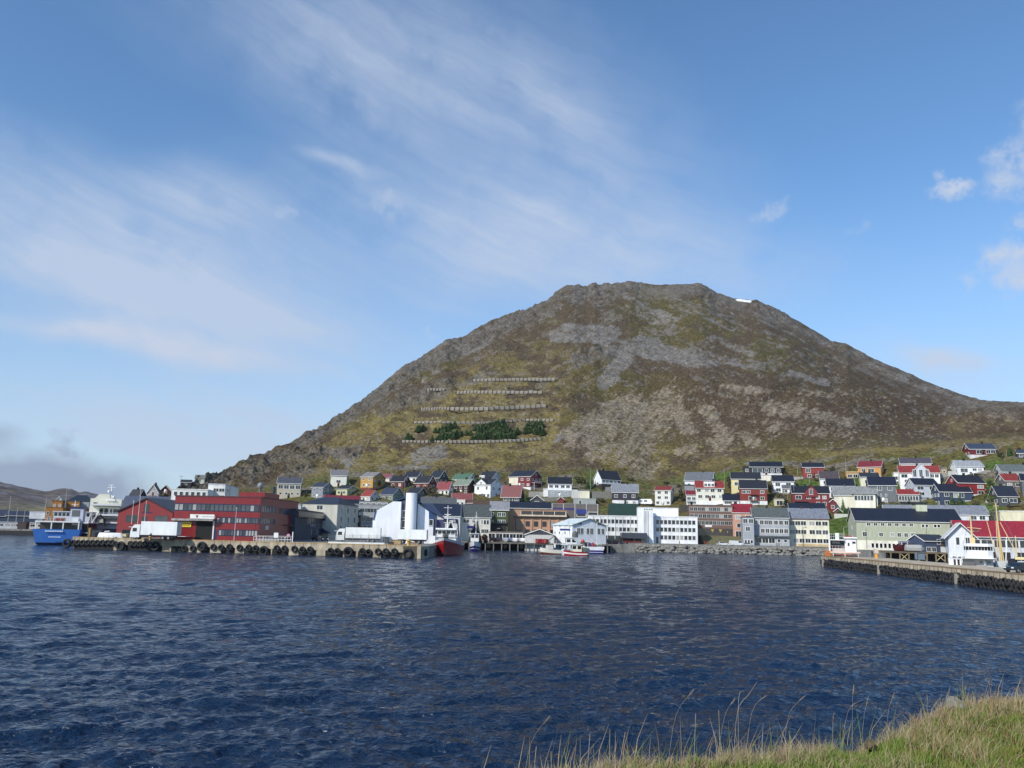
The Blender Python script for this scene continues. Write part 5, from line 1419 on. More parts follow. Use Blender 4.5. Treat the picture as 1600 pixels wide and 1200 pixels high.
# retaining walls in the town
def rwall(x0, x1, y, ytop, label, col=(150, 148, 140), fin='stone', dz=0):
    C = hit((x0 + x1) / 2, y); Y = C[1]
    a = at(x0, y, Y); b = at(x1, y, Y); h = zat((x0 + x1) / 2, ytop, Y) - C[2]
    m = MB(); m.box(a[0] - C[0], b[0] - C[0], 0, .6, -3, h)
    o = m.build('stone_wall' if fin == 'stone' else 'retaining_wall', mat(fin, col), None, False, (C[0], Y, C[2])); tag(o, label, 'wall')
rwall(925, 956, 779, 768, 'rough grey stone retaining wall right of the cream garage')
rwall(893, 906, 778, 765, 'white plastered yard wall beside the grey and white house', (206, 204, 196), 'plaster')
rwall(826, 850, 776, 768, 'pale grey garden wall below the large red house', (170, 168, 160), 'plaster')
rwall(845, 880, 783, 778, 'long low stone wall under the grey and white house', (150, 146, 136))
rwall(946, 960, 770, 761, 'grey stone wall under the end of the white bungalow', (160, 160, 152))
rwall(1304, 1333, 808, 803, 'white board fence above the bright green bank', (206, 206, 190), 'planks')
rwall(1240, 1256, 749, 745, 'pale concrete wall left of the orange red house', (190, 186, 172), 'plaster')
rwall(1482, 1496, 742, 736, 'white concrete terrace wall beside the grey roofed bungalow', (200, 198, 190), 'plaster')
rwall(1470, 1486, 745, 741, 'low grey wall right of the large white villa', (180, 178, 170), 'plaster')
rwall(1382, 1400, 794, 789, 'mossy stone wall under the tall grey boarded house', (130, 136, 104))
rwall(1541, 1572, 782, 778.5, 'thin pale terrace wall left of the charcoal house', (190, 190, 180), 'plaster')
rwall(1538, 1575, 802, 799, 'white kerb wall under the charcoal house', (214, 212, 204), 'plaster')
rwall(716, 780, 790, 781, 'brown timber retaining wall below the white villa', (112, 88, 70), 'planks')
rwall(1063, 1078, 800, 789, 'dark stone wall behind the white office block', (104, 98, 90))
# grassy bank with a walk between the brick building and the promenade
gb = MB(); gx0, gx1 = xat(1090, 850, 326), xat(1165, 850, 326)
gb.prismx([(321, 2.2), (333.5, 2.2), (333.5, 6.4), (329, 6.2)], gx0 + 2, gx1)
o = gb.build('grass_bank', mat('stone', (128, 124, 84))); struct(o)
# ------------------------------------------------------------------ boats
def hull_pt(L, B, t, h, zd0, zd1, rake, full=.55, bot=-1.0):
    """station t (0 stern .. 1 bow), height fraction h -> (x, half beam, z)"""
    fd = 1 - max(0, (t - full) / (1 - full)) ** 2.4
    fw = (.86 + .1 * min(1, t / .3)) * (1 - max(0, (t - full * .7) / (1 - full * .7)) ** 1.7)
    zd = zd0 + (zd1 - zd0) * max(0, (t - .35) / .65) ** 1.7
    z = bot + (zd - bot) * h
    hb = B / 2 * (fw + (fd - fw) * max(0, h) ** 1.3)
    hb = max(hb, .04)
    if h < .25: hb *= (.55 + .45 * h / .25)
    return (-L / 2 + L * t + rake * t ** 4 * h + .05 * L * (1 - h) * max(0, .12 - t) / .12, hb, z)
def hull_band(L, B, zd0, zd1, rake, h0, h1, n=14, full=.55, off=0.0, nh=3):
    m = MB(); rows = []
    for k in range(nh + 1):
        h = h0 + (h1 - h0) * k / nh
        for s in (-1, 1):
            rows.append([(x, s * (b + off), z) for (x, b, z) in [hull_pt(L, B, i / n, h, zd0, zd1, rake, full) for i in range(n + 1)]])
    vs = [p for r in rows for p in r]; N = n + 1; fs = []
    for k in range(nh):
        l0, r0, l1, r1 = 2 * k * N, (2 * k + 1) * N, (2 * k + 2) * N, (2 * k + 3) * N
        for i in range(n):
            fs.append((l0 + i, l0 + i + 1, l1 + i + 1, l1 + i))
            fs.append((r0 + i + 1, r0 + i, r1 + i, r1 + i + 1))
        fs.append((l0, l1, r1, r0)); fs.append((l0 + n, r0 + n, r1 + n, l1 + n))
    return m.add(vs, fs)
def deck_mesh(L, B, zd0, zd1, rake, h=.93, n=14, full=.55):
    m = MB(); P = [hull_pt(L, B, i / n, h, zd0, zd1, rake, full) for i in range(n + 1)]
    vs = [(x, -b * .985, z) for x, b, z in P] + [(x, b * .985, z) for x, b, z in P]
    return m.add(vs, [(i, i + 1, n + 2 + i, n + 1 + i) for i in range(n)])
def boat(name, label, cat, loc, rz, L, B, zd0, zd1, rake, bands, full=.55, deckc=(120, 110, 100), group=None):
    t = thing(name, label, cat, (loc[0], loc[1], 0), rz, group)
    for (h0, h1, colr) in bands:
        hull_band(L, B, zd0, zd1, rake, h0, h1, full=full, off=.0).build('hull' if h0 <= .3 else 'topsides', mat('paint', colr), t, L < 10)
    deck_mesh(L, B, zd0, zd1, rake, full=full).build('deck', mat('wood', deckc), t)
    return t
def bx(t, name, x0, x1, y0, y1, z0, z1, col, fin='paint'):
    m = MB(); m.box(x0, x1, y0, y1, z0, z1); return m.build(name, mat(fin, col), t)
def cabin(t, x0, x1, y0, y1, z0, z1, col=(230, 230, 228), win=True, roof=(222, 222, 220), band=None, name='wheelhouse'):
    c = bx(t, name, x0, x1, y0, y1, z0, z1, col)
    bx(c, 'cabin_roof', x0 - .25, x1 + .35, y0 - .25, y1 + .25, z1, z1 + .18, roof)
    if win:
        za, zb = (z1 - 1.25, z1 - .35) if band is None else band
        n = max(2, int((y1 - y0) / 1.1))
        for k in range(n):
            a = y0 + (y1 - y0) * (k + .12) / n; b = y0 + (y1 - y0) * (k + .88) / n
            bx(c, 'window', x1, x1 + .04, a, b, za, zb, (36, 42, 50), 'glass')
            bx(c, 'window', x0 - .04, x0, a, b, za, zb, (36, 42, 50), 'glass')
        n = max(1, int((x1 - x0) / 1.4))
        for s in (y0 - .04, y1):
            for k in range(n):
                a = x0 + (x1 - x0) * (k + .15) / n; b = x0 + (x1 - x0) * (k + .85) / n
                bx(c, 'window', a, b, s, s + .04, za, zb, (36, 42, 50), 'glass')
    return c
def rail(t, pts, h=1.0, col=(226, 226, 224), step=1.2, r=.035, name='railing'):
    m = MB()
    for (a, b) in zip(pts[:-1], pts[1:]):
        a = Vector(a); b = Vector(b); n = max(1, int((b - a).length / step))
        for z in (h, h * .5): m.tube(a + Vector((0, 0, z)), b + Vector((0, 0, z)), r, n=4)
        for k in range(n + 1):
            p = a + (b - a) * k / n; m.tube(p, p + Vector((0, 0, h)), r, n=4)
    return m.build(name, mat('paint', col), t)
def mast(t, x, y, z0, z1, r=.12, col=(228, 228, 226), arms=(), stays=(), radar=True):
    m = MB(); m.tube((x, y, z0), (x, y, z1), r, r * .5)
    for (f, l) in arms: m.tube((x, y - l, z0 + (z1 - z0) * f), (x, y + l, z0 + (z1 - z0) * f), r * .45, n=5)
    o = m.build('mast', mat('paint', col), t)
    if radar:
        q = MB(); zr = z0 + (z1 - z0) * .55; q.box(x - .3, x + .5, y - .25, y + .25, zr, zr + .2); q.box(x + .05, x + .2, y - .9, y + .9, zr + .3, zr + .42); q.build('radar', mat('paint', (232, 232, 230)), o)
    if stays:
        q = MB()
        for p in stays: q.tube((x, y, z1 * .97), p, .025, n=3)
        q.build('rigging', mat('metal', (120, 120, 120)), t)
    return o
W1 = (230, 230, 228)
# red trawler, bow towards the viewer
t = boat('trawler', 'red hulled trawler with a white wheelhouse moored bow out at the corner of the quay', 'fishing boat', (-16.4, 229.5), R(-90), 29, 7.7, 2.2, 3.9, 1.6, [(0, .27, (92, 20, 24)), (.27, 1.0, (190, 10, 22))], .5, (96, 92, 90))
hull_band(29, 7.7, 2.9, 4.6, 1.7, .84, 1.0, off=-.12, full=.5).build('bulwark', mat('paint', (206, 206, 210)), t, True)
cabin(t, -2, 6.4, -2.9, 2.5, 3.0, 4.6, W1, False); c = cabin(t, -1, 6.0, -2.5, 2.2, 4.7, 6.6, W1)
bx(c, 'visor', -1.4, 6.9, -2.9, 2.6, 6.55, 6.95, (236, 236, 234)); bx(t, 'white_locker', 6.0, 8.5, -4.3, -2.8, 3.0, 4.9, W1)
mast(t, 2.0, -.2, 6.9, 13.0, .16, arms=((.9, 1.1), (.5, .8), (.25, 1.0)), stays=((-10, 0, 5), (10, 0, 4)))
mast(t, -.3, 1.4, 6.9, 9.4, .1, radar=False, arms=((.8, .4),))
m_ = MB(); m_.lathe([(.01, -.8), (.75, -.7), (.8, .7), (.01, .8)], (9.8, 0, 4.9), 10, 'y'); m_.build('anchor_winch', mat('metal', (70, 70, 66)), t)
m_ = MB(); m_.tube((11, 0, 4), (11, 0, 5.6), .12); m_.box(10.5, 11.5, -.5, .5, 4.0, 4.5); m_.build('bow_fitting', mat('metal', (60, 62, 60)), t)
m_ = MB()
for s in (-1, 1): m_.tube((-8.5, s * 2.6, 2.4), (-8.0, s * 1.9, 9.4), .2)
m_.tube((-8.0, -1.9, 9.4), (-8.0, 1.9, 9.4), .18); m_.build('gallows', mat('paint', (60, 66, 140)), t)
m_ = MB(); m_.add([(-7.5, -2.2, 2.5), (-7.5, 2.2, 2.5), (-11, 2.0, 2.5), (-11, -2.0, 2.5), (-8.0, 0, 9.0)], [(0, 1, 4), (1, 2, 4), (2, 3, 4), (3, 0, 4)]); m_.build('hung_net', mat('cloth', (60, 66, 66)), t)
m_ = MB(); m_.box(-6.5, -3.4, 1.2, 3.3, 2.4, 4.6); m_.build('winch_house', mat('paint', (212, 212, 208)), t)
rail(t, [(12, -2.2, 4.3), (13.2, 0, 4.5), (12, 2.2, 4.3)], .9); rail(t, [(-2, -2.9, 4.7), (6.4, -2.9, 4.7), (6.4, 2.5, 4.7), (-2, 2.5, 4.7)], .8)
m_ = MB(); m_.lathe([(.3, -.1), (.5, 0), (.3, .1)], (14.25, 0, .6), 8, 'x'); m_.build('bow_thruster_mark', mat('paint', (190, 120, 110)), t)
# blue and white boat behind it
def blueboat(label, x, y, rz, L, B, zd0=2.0, zd1=2.9, blue=(48, 46, 150), masts=True):
    t = boat('fishing_boat', label, 'fishing boat', (x, y), rz, L, B, zd0, zd1, .9, [(0, .26, (44, 40, 120)), (.26, .66, blue), (.66, 1.0, (226, 226, 228))], .6, (140, 136, 130), 'fishing boats at the middle dock')
    hull_band(L, B, zd0, zd1, .9, .45, .49, off=.03, full=.6, nh=1).build('stripe', mat('paint', (230, 230, 236)), t)
    return t
p = at(739.5, 862, 268)
t = blueboat('blue and white fishing boat with dark nets behind the red trawler', p[0] + .3, 272, R(-90), 13, 3.4, 2.2, 3.2)
cabin(t, -1, 3.0, -1.3, 1.3, 3.0, 5.4, W1); mast(t, 0, .2, 5.4, 12.4, .14, arms=((.8, .5),)); mast(t, -3, -1.1, 2.2, 10.5, .14, radar=False)
m_ = MB(); m_.add([(-1, -2.6, 2.4), (-1, 2.2, 2.4), (-4, 2.2, 2.4), (-4, -2.6, 2.4), (-2, -.5, 8.6), (-2, .8, 9.0)], [(0, 1, 5, 4), (1, 2, 5), (2, 3, 4, 5), (3, 0, 4)]); m_.build('hung_net', mat('cloth', (76, 84, 80)), t)
m_ = MB(); m_.box(-3.2, 1.0, -2.6, -.4, 7.0, 7.9); m_.build('power_block', mat('paint', (56, 56, 130)), t); m_ = MB(); m_.ball((-1, 3.0, 4.5), .9); m_.ball((-1, 3.4, 3.2), .8); m_.build('net_drum', mat('rubber', (40, 44, 42)), t, True)
# boats by the mint roofed warehouse
p = at(864, 866, 254)
t = boat('small_boat', 'small white boat with a varnished brown lower hull and a teal windscreen', 'boat', (p[0], 254), R(198), 7.4, 2.9, 1.25, 1.9, .5, [(0, .56, (150, 84, 36)), (.56, 1.0, (226, 222, 208))], .5, group='fishing boats at the middle dock')
hull_band(7.4, 2.9, 1.25, 1.9, .5, .0, .45, off=.02, full=.5).build('lower_strake', mat('paint', (110, 48, 28)), t, True)
cabin(t, -3.0, -1.2, -1.0, 1.0, 1.3, 2.9, (60, 120, 136), True, (214, 214, 210)); bx(t, 'locker', .2, 2.0, -.8, .8, 1.5, 2.6, (222, 218, 206)); mast(t, -1.0, 0, 2.9, 4.2, .06, radar=False)
m_ = MB(); pr_ = [(-1.6, 0, 1.3), (-1.4, 0, 4.2), (-.4, 0, 5.4), (1.2, 0, 4.2), (1.6, 0, 3.4)]
for a, b in zip(pr_[:-1], pr_[1:]): m_.tube(a, b, .12)
m_.build('net_arm', mat('metal', (90, 86, 80)), t)
p = at(883, 866, 250)
t = boat('small_boat', 'white launch squeezed between the brown bottomed boat and the red boat', 'boat', (p[0], 250), R(-100), 6.0, 2.3, 1.3, 1.8, .5, [(0, 1.0, (214, 214, 222))], .5, group='fishing boats at the middle dock'); cabin(t, -1.4, 1.0, -.85, .85, 1.3, 2.9, (214, 220, 228))
p = at(900, 868, 243)
t = boat('small_boat', 'bright red fishing smack with white stripe and cream wheelhouse', 'fishing boat', (p[0], 243), R(186), 6.4, 2.6, 1.05, 1.5, .5, [(0, 1.0, (206, 20, 30))], .6, group='fishing boats at the middle dock')
hull_band(6.4, 2.6, 1.05, 1.5, .5, .62, .8, off=.04, full=.6, nh=1).build('stripe', mat('paint', (232, 226, 222)), t)
cabin(t, -1.5, 1.4, -.95, .95, 1.1, 3.1, (222, 214, 190)); mast(t, 0, 0, 3.2, 5.0, .07, arms=((.7, .5),)); rail(t, [(1.5, -1.1, 1.3), (2.9, 0, 1.5), (1.5, 1.1, 1.3)], .7, step=.6)
p = at(913, 867, 247)
t = boat('small_boat', 'cream and yellow boat with black tyres on its stern right of the red smack', 'fishing boat', (p[0], 248), R(-98), 9.0, 3.1, 1.9, 2.4, .5, [(0, .5, (206, 178, 84)), (.5, 1.0, (216, 210, 176))], .6, group='fishing boats at the middle dock')
cabin(t, -2.6, .8, -1.2, 1.2, 2.0, 3.9, (226, 224, 214)); m_ = MB(); m_.ball((2.0, -.3, 4.1), .55); m_.tube((2.0, -.3, 2), (2.0, -.3, 3.6), .05); m_.build('orange_buoy', mat('paint', (230, 84, 60)), t, True)
p = at(923, 863, 266)
t = blueboat('long blue and white fishing boat with masts lying in front of the mint roofed warehouse', p[0] - 3.2, 268, R(180), 15, 4.2, 2.2, 3.0)
cabin(t, 1.2, 4.6, -1.5, 1.5, 2.6, 4.7, W1); mast(t, 3.4, 0, 4.9, 10.6, .12, arms=((.75, .9), (.5, .5)), stays=((-6, 0, 3.5), (7, 0, 3))); mast(t, -5.4, 0, 2.6, 10.0, .11, radar=False, arms=((.5, .3),), stays=((-2, 0, 3), (-7.2, 0, 3)))
m_ = MB(); m_.box(3.2, 6.4, -.5, .5, 7.0, 7.6); m_.build('power_block', mat('paint', (70, 74, 170)), t); m_ = MB(); m_.ball((1.6, 0, 5.6), 1.0, sz=1.4); m_.build('net_pile', mat('cloth', (120, 124, 124)), t)
rail(t, [(-7, -1.6, 2.5), (-2, -1.8, 2.6), (1, -1.8, 2.8)], .8)
for k, (c_) in enumerate(((206, 60, 80), (80, 70, 140), (190, 60, 90))): bx(t, 'net_bin', -4.6 + k * 1.1, -3.7 + k * 1.1, -1.5, -.6, 2.4, 3.4, c_)
p = at(833 + 20, 862, 270)
for k, (px, py) in enumerate(((840.5, 860.5), (844, 860.5), (849, 862))):
    p = sea(px, py); m_ = MB(); m_.ball((0, 0, .15), .42); o = m_.build('buoy', mat('paint', (226, 226, 230)), None, True, (p.x, p.y, 0)); tag(o, 'white mooring buoy floating left of the brown bottomed boat', 'buoy', 'white mooring buoys')
# blue supply ship, stern towards us, left end
p = at(84, 851, 240)
t = boat('supply_ship', 'bright blue supply ship lying stern on behind the left end of the quay', 'ship', (p[0] - 4.5, 256), R(107), 34, 12.2, 4.4, 6.4, 2, [(0, .30, (30, 30, 70)), (.30, 1.0, (84, 156, 255))], .7, (110, 112, 116))
m_ = MB()
for k in range(11): m_.box(-16.96 - .12, -16.96, 2.9 - k * .42 - .3, 2.9 - k * .42, 3.65, 4.0)
for k in range(8): m_.box(-16.9 - .14, -16.9, 1.9 - k * .4 - .28, 1.9 - k * .4, 2.1, 2.35)
m_.build('lettering', mat('paint', (214, 226, 236)), t)
m_ = MB()
for y_ in (-5.4, -1.4, 1.6, 5.6):
    m_.box(-16.4, -16.0, y_ - .15, y_ + .15, 4.3, 6.4)
m_.box(-16.5, -15.9, -5.6, 5.8, 6.3, 6.7); m_.build('stern_frame', mat('paint', (226, 226, 222)), t)
rail(t, [(-16.3, -5.4, 6.7), (-16.3, 5.6, 6.7), (-9, 5.6, 6.7)], 1.3); bx(t, 'upper_deck', -16, -7, -5.3, 5.6, 6.3, 6.6, (206, 204, 190)); bx(t, 'red_locker', -15.4, -14, -1.5, 1.2, 6.7, 7.6, (176, 70, 66)); bx(t, 'deck_house', -13, -7, -5, 5.2, 4.2, 6.3, (110, 104, 98))
f_ = bx(t, 'funnel', -12.5, -9.0, -5.6, -2.2, 4.3, 10.4, (196, 200, 214)); bx(f_, 'funnel_cap', -12.7, -8.8, -5.8, -2.0, 10.4, 10.9, (60, 66, 120)); bx(f_, 'vent_louvre', -12.56, -12.5, -4.7, -2.6, 8.0, 9.9, (130, 136, 134)); bx(f_, 'bracket_box', -13.1, -12.5, -4.6, -3.0, 5.6, 7.7, (222, 224, 228))
cabin(t, 2, 12, -5, 5, 5, 9.5, (214, 216, 220)); mast(t, 5, 0, 9.7, 13, .14)
# dark hulled boat with its bow behind the quay
t = boat('fishing_boat', 'dark purple hulled fishing boat with white letters between the blue ship and the white ferry', 'fishing boat', (-120.5, 246), R(-28), 12, 4.2, 3.6, 4.3, .8, [(0, .5, (110, 40, 34)), (.5, 1, (44, 30, 70))], .5)
m_ = MB()
for k in range(5): m_.box(.2 + k * .55, .62 + k * .55, -2.22, -2.1, 3.0, 3.4)
m_.build('lettering', mat('paint', (222, 222, 226)), t); hull_band(12, 4.2, 3.6, 4.3, .8, .94, 1.0, off=.05, full=.5, nh=1).build('stripe', mat('paint', (226, 226, 222)), t)
cabin(t, -4.5, -1.0, -1.4, 1.4, 3.6, 6.2, (96, 96, 96)); m_ = MB(); m_.tube((-3.5, 0, 4), (1.0, 0, 9.0), .25); m_.tube((-3.5, -.6, 4), (-1.5, -.4, 9.2), .2); m_.build('davit', mat('paint', (206, 206, 204)), t)
mast(t, -2.2, .3, 6.2, 12.5, .08, radar=False)
# white ferry
f0 = at(158, 836, 275); km = 275 / F
fy = thing('ferry', 'tall white stepped ferry with a radar mast left of the red gabled building', 'ship', (f0[0], 275, 0), R(20)); fy.scale = (.92, .92, 1)
def fX(px): return (px - 158) * km
def fZ(py): return (847.5 - py) * km
m_ = MB(); m_.box(fX(131), fX(184), 0, 22, -1, fZ(826)); m_.build('hull', mat('paint', (60, 64, 100)), fy)
m_ = MB(); m_.prismy([(fX(128), fZ(826)), (fX(184), fZ(826)), (fX(184), fZ(808)), (fX(136), fZ(808))], .5, 22); m_.build('lower_deckhouse', mat('paint', (196, 198, 200)), fy)
m_ = MB(); m_.prismy([(fX(135), fZ(808)), (fX(181), fZ(808)), (fX(181), fZ(793)), (fX(135), fZ(793))], 2, 22); m_.build('middle_deckhouse', mat('paint', (226, 224, 208)), fy)
m_ = MB(); m_.prismy([(fX(135), fZ(793)), (fX(183), fZ(793)), (fX(183), fZ(781)), (fX(165), fZ(779)), (fX(163), fZ(773)), (fX(148), fZ(773)), (fX(141), fZ(780)), (fX(135), fZ(780))], 2.5, 22); m_.build('top_house', mat('paint', (228, 224, 200)), fy)
for (a, b, z) in ((132, 184, 806.5), (138, 184, 791), (133, 186, 818)):
    bx(fy, 'deck_edge', fX(a), fX(b), -.9, 2.5, fZ(z), fZ(z) + .55, (232, 232, 230))
rail(fy, [(fX(133), -.8, fZ(806)), (fX(183), -.8, fZ(806))], 1.0); rail(fy, [(fX(133), -.8, fZ(818)), (fX(183), -.8, fZ(818))], 1.0, (206, 120, 120)); rail(fy, [(fX(145), 2.4, fZ(789)), (fX(183), 2.4, fZ(789))], 1.0)
for (a, b) in ((150.5, 156.5), (158, 164)): bx(fy, 'window', fX(a), fX(b), 1.9, 2.0, fZ(804), fZ(795), (34, 32, 34), 'glass')
for (a, b) in ((167, 170), (172, 180)): bx(fy, 'window', fX(a), fX(b), 1.9, 2.0, fZ(802), fZ(796), (60, 66, 76), 'glass')
bx(fy, 'window', fX(140), fX(146), 2.4, 2.5, fZ(789.5), fZ(786), (110, 110, 104), 'glass'); bx(fy, 'window', fX(136), fX(180), .4, .5, fZ(816), fZ(810), (70, 70, 74), 'glass')
m_ = MB(); m_.tube((fX(166.5), 3, fZ(779)), (fX(165), 3, fZ(758)), .35, .12); m_.tube((fX(159), 3, fZ(763)), (fX(171), 3, fZ(762)), .1); m_.tube((fX(161), 3, fZ(759)), (fX(168), 3, fZ(758.5)), .12); m_.box(fX(160), fX(173), 2, 4, fZ(783), fZ(781)); o = m_.build('radar_mast', mat('paint', W1), fy)
m_ = MB(); m_.ball((fX(162), 2.5, fZ(769)), .55); m_.ball((fX(170), 2.5, fZ(777)), .5); m_.build('radar_dome', mat('paint', W1), o, True)
m_ = MB(); m_.prismy([(fX(146), fZ(822)), (fX(149), fZ(810)), (fX(155), fZ(804)), (fX(161), fZ(810)), (fX(165), fZ(822)), (fX(162), fZ(822)), (fX(159), fZ(811)), (fX(155), fZ(808)), (fX(151), fZ(811)), (fX(149), fZ(822))], -2.2, -1.6); m_.build('tarred_frame', mat('rubber', (36, 34, 34)), fy)
bx(fy, 'winch_cover', fX(150), fX(160), -1.8, -1.0, fZ(817), fZ(811), (206, 204, 184))
m_ = MB(); m_.tube((fX(123), -2, fZ(824)), (fX(131), -2, fZ(804)), .3); m_.tube((fX(128), -2, fZ(824)), (fX(135), -2, fZ(804)), .25); m_.build('gangway', mat('paint', (196, 198, 200)), fy)
# orange and white vessel behind the end of the right pier
ov = N0 + pn_ * 6 - pd * 9
vs_ = thing('workboat', 'orange and white workboat with open deck and railings at the end of the right pier', 'boat', (ov.x, ov.y, 0), 0)
kv = ov.y / F
def vX(px): return (px - 1318) * kv + (xat(1318, 860, ov.y) - ov.x)
def vZ(py): return zat(1318, py, ov.y)
m_ = hull_band(15, 8.6, 1.8, 2.4, .8, 0, 1, full=.6); m_.build('hull', mat('paint', (196, 92, 36)), vs_, True, (vX(1318), 9.5, 0), R(90)); vs_.rotation_euler = (0, 0, R(-21)); vs_.scale = (.93, .93, 1)
bx(vs_, 'lower_deck', vX(1300), vX(1340), -1, 6, .4, 2.3, (64, 28, 18)); bx(vs_, 'deck_beam', vX(1297), vX(1343), -1.5, 6, vZ(864), vZ(862), (232, 196, 176)); bx(vs_, 'orange_gear', vX(1289), vX(1299), -1.0, 2, 1.6, vZ(861), (214, 120, 40))
bx(vs_, 'low_coaming', vX(1299), vX(1320), 1.5, 5, vZ(862), vZ(857), (190, 184, 180)); 
c = bx(vs_, 'wheelhouse', vX(1320.5), vX(1338), 1, 5, vZ(862), vZ(841), W1); bx(c, 'cabin_roof', vX(1319), vX(1339.5), .5, 5.5, vZ(841), vZ(839), (236, 236, 234)); bx(c, 'emblem', vX(1325), vX(1327.5), .93, 1.0, vZ(853), vZ(848), (60, 60, 62)); bx(c, 'window', vX(1332), vX(1337), .94, 1.0, vZ(849), vZ(846), (60, 64, 70), 'glass'); bx(c, 'red_light_bar', vX(1322), vX(1332), 2, 2.4, vZ(838.5), vZ(837), (206, 60, 40))
bx(vs_, 'platform', vX(1297), vX(1320), 0, 4, vZ(844.5), vZ(843), W1); rail(vs_, [(vX(1297), 0, vZ(843)), (vX(1320), 0, vZ(843))], vZ(834.5) - vZ(843), step=.5); bx(vs_, 'instrument_box', vX(1306), vX(1312), 1, 2.5, vZ(843), vZ(833), (232, 232, 232)); bx(vs_, 'side_post', vX(1295.5), vX(1298), 0, .5, vZ(862), vZ(833), (226, 222, 218))
rail(vs_, [(vX(1297), -1.3, vZ(862)), (vX(1341), -1.3, vZ(862))], vZ(853) - vZ(862), (240, 206, 190), .7); mast(vs_, vX(1320), 2.5, vZ(843), vZ(824), .05, radar=False); bx(vs_, 'dark_window', vX(1301), vX(1313), .44, .5, vZ(849.5), vZ(845.5), (96, 100, 96), 'glass')
for px in (1302, 1320, 1340): bx(vs_, 'fender_post', vX(px) - .12, vX(px) + .12, -1.6, -1.4, .5, vZ(863), (206, 190, 176))
# white longliner beyond the right pier
sh = at(1532, 884, 150.0); ks = 150.0 / F
lx = thing('longliner', 'white fishing vessel with a dark windowed bridge and yellow masts moored behind the right pier', 'fishing boat', (sh[0], 150, 0), 0)
lx.rotation_euler = (0, 0, R(-28)); lx.scale = (.875, .875, 1)
def sX(px): return (px - 1532) * ks
def sZ(py): return zat(1532, py, 150.0)
hull_band(34, 8.4, 1.6, 3.2, 2, 0, 1, full=.6).build('hull', mat('paint', (214, 214, 214)), lx, True, (sX(1545), 19, 0), R(-92)); 
bx(lx, 'lower_house', sX(1505), sX(1552), 1, 12, 1.0, sZ(872), (206, 206, 206)); m_ = MB(); m_.prism([(sX(1509), 1.2), (sX(1514), .2), (sX(1528), -.4), (sX(1545), -.4), (sX(1553), .3), (sX(1553), 9), (sX(1509), 9)], sZ(872.5), sZ(860)); m_.build('bridge_front', mat('paint', (230, 230, 232)), lx)
m_ = MB(); m_.prism([(sX(1508.5), 1.6), (sX(1514), .6), (sX(1528), .0), (sX(1545), .0), (sX(1552.5), .7), (sX(1552), 9), (sX(1508.5), 9)], sZ(860), sZ(854)); br = m_.build('bridge_windows', mat('glass', (34, 38, 46)), lx)
m_ = MB(); m_.prism([(sX(1508), 1.0), (sX(1514), .0), (sX(1528), -.6), (sX(1546), -.6), (sX(1554), .2), (sX(1553.5), 9.2), (sX(1508), 9.2)], sZ(854), sZ(849.5)); m_.build('bridge_roof', mat('paint', (232, 232, 232)), lx)
bx(lx, 'bridge_deck', sX(1503), sX(1556), -.8, 9, sZ(873), sZ(872), (232, 232, 232)); m_ = MB()
for k in range(9): m_.box(sX(1511 + k * 4.8) - .04, sX(1511 + k * 4.8) + .04, -.1, .3, sZ(860), sZ(854))
m_.build('window_mullion', mat('paint', (200, 200, 200)), br)
rail(lx, [(sX(1504), -.7, sZ(872)), (sX(1484), -.7, sZ(872))], sZ(865) - sZ(872), step=.5)
bx(lx, 'white_post_house', sX(1483), sX(1503), .2, 3, 1.2, sZ(873), (226, 226, 226))
for px in (1492, 1498): bx(lx, 'doorway', sX(px) - .15, sX(px) + .25, .12, .2, 1.6, sZ(875), (70, 70, 76), 'glass')
bx(lx, 'grey_winch', sX(1505), sX(1524), -.4, .9, 1.4, sZ(878), (120, 122, 126)); bx(lx, 'window', sX(1531), sX(1535), .9, 1.0, sZ(880), sZ(877), (150, 150, 150), 'glass'); bx(lx, 'window', sX(1543), sX(1548), .9, 1.0, sZ(880), sZ(877), (150, 150, 150), 'glass')
YL = (218, 190, 132)
m_ = MB()
m_.tube((sX(1522.5), 3, sZ(850)), (sX(1522.5), 3, sZ(806)), .22, .12, 8); m_.tube((sX(1516), 3, sZ(824)), (sX(1538), 3, sZ(826)), .06); m_.tube((sX(1519), 3, sZ(830)), (sX(1533), 3, sZ(830)), .06)
m_.prism([(sX(1519.5), 2.6), (sX(1527), 2.6), (sX(1525.5), 3.4), (sX(1520), 3.4)], sZ(850), sZ(840)); mo = m_.build('foremast', mat('paint', YL), lx); m_ = MB(); m_.box(sX(1526), sX(1532), 2.6, 3.4, sZ(829), sZ(827)); m_.build('radar', mat('paint', (70, 80, 100)), mo)
m_ = MB(); m_.tube((sX(1567), 6, 1.5), (sX(1564.5), 6, sZ(784)), .24, .11, 8); m_.tube((sX(1560), 6, sZ(789)), (sX(1569), 6, sZ(789)), .06); m_.build('mainmast', mat('paint', YL), lx)
for (a, b, c_, d_) in ((1570, 880, 1565, 812), (1561, 882, 1548, 811), (1561, 884, 1563, 812), (1592, 868, 1569, 815), (1573, 876, 1577, 838)):
    m_ = MB(); m_.tube((sX(a), 5, sZ(b)), (sX(c_), 6, sZ(d_)), .11, .07); m_.build('boom', mat('paint', YL if a != 1573 else W1), lx)
m_ = MB()
for (a, b, c_, d_) in ((1545, 850, 1523, 806), (1565, 790, 1523, 810), (1565, 790, 1598, 862), (1592, 878, 1588, 838), (1580, 882, 1584, 830), (1508, 850, 1522, 808)): m_.tube((sX(a), 5, sZ(b)), (sX(c_), 5, sZ(d_)), .03, n=3)
m_.build('rigging', mat('metal', (130, 130, 128)), lx)
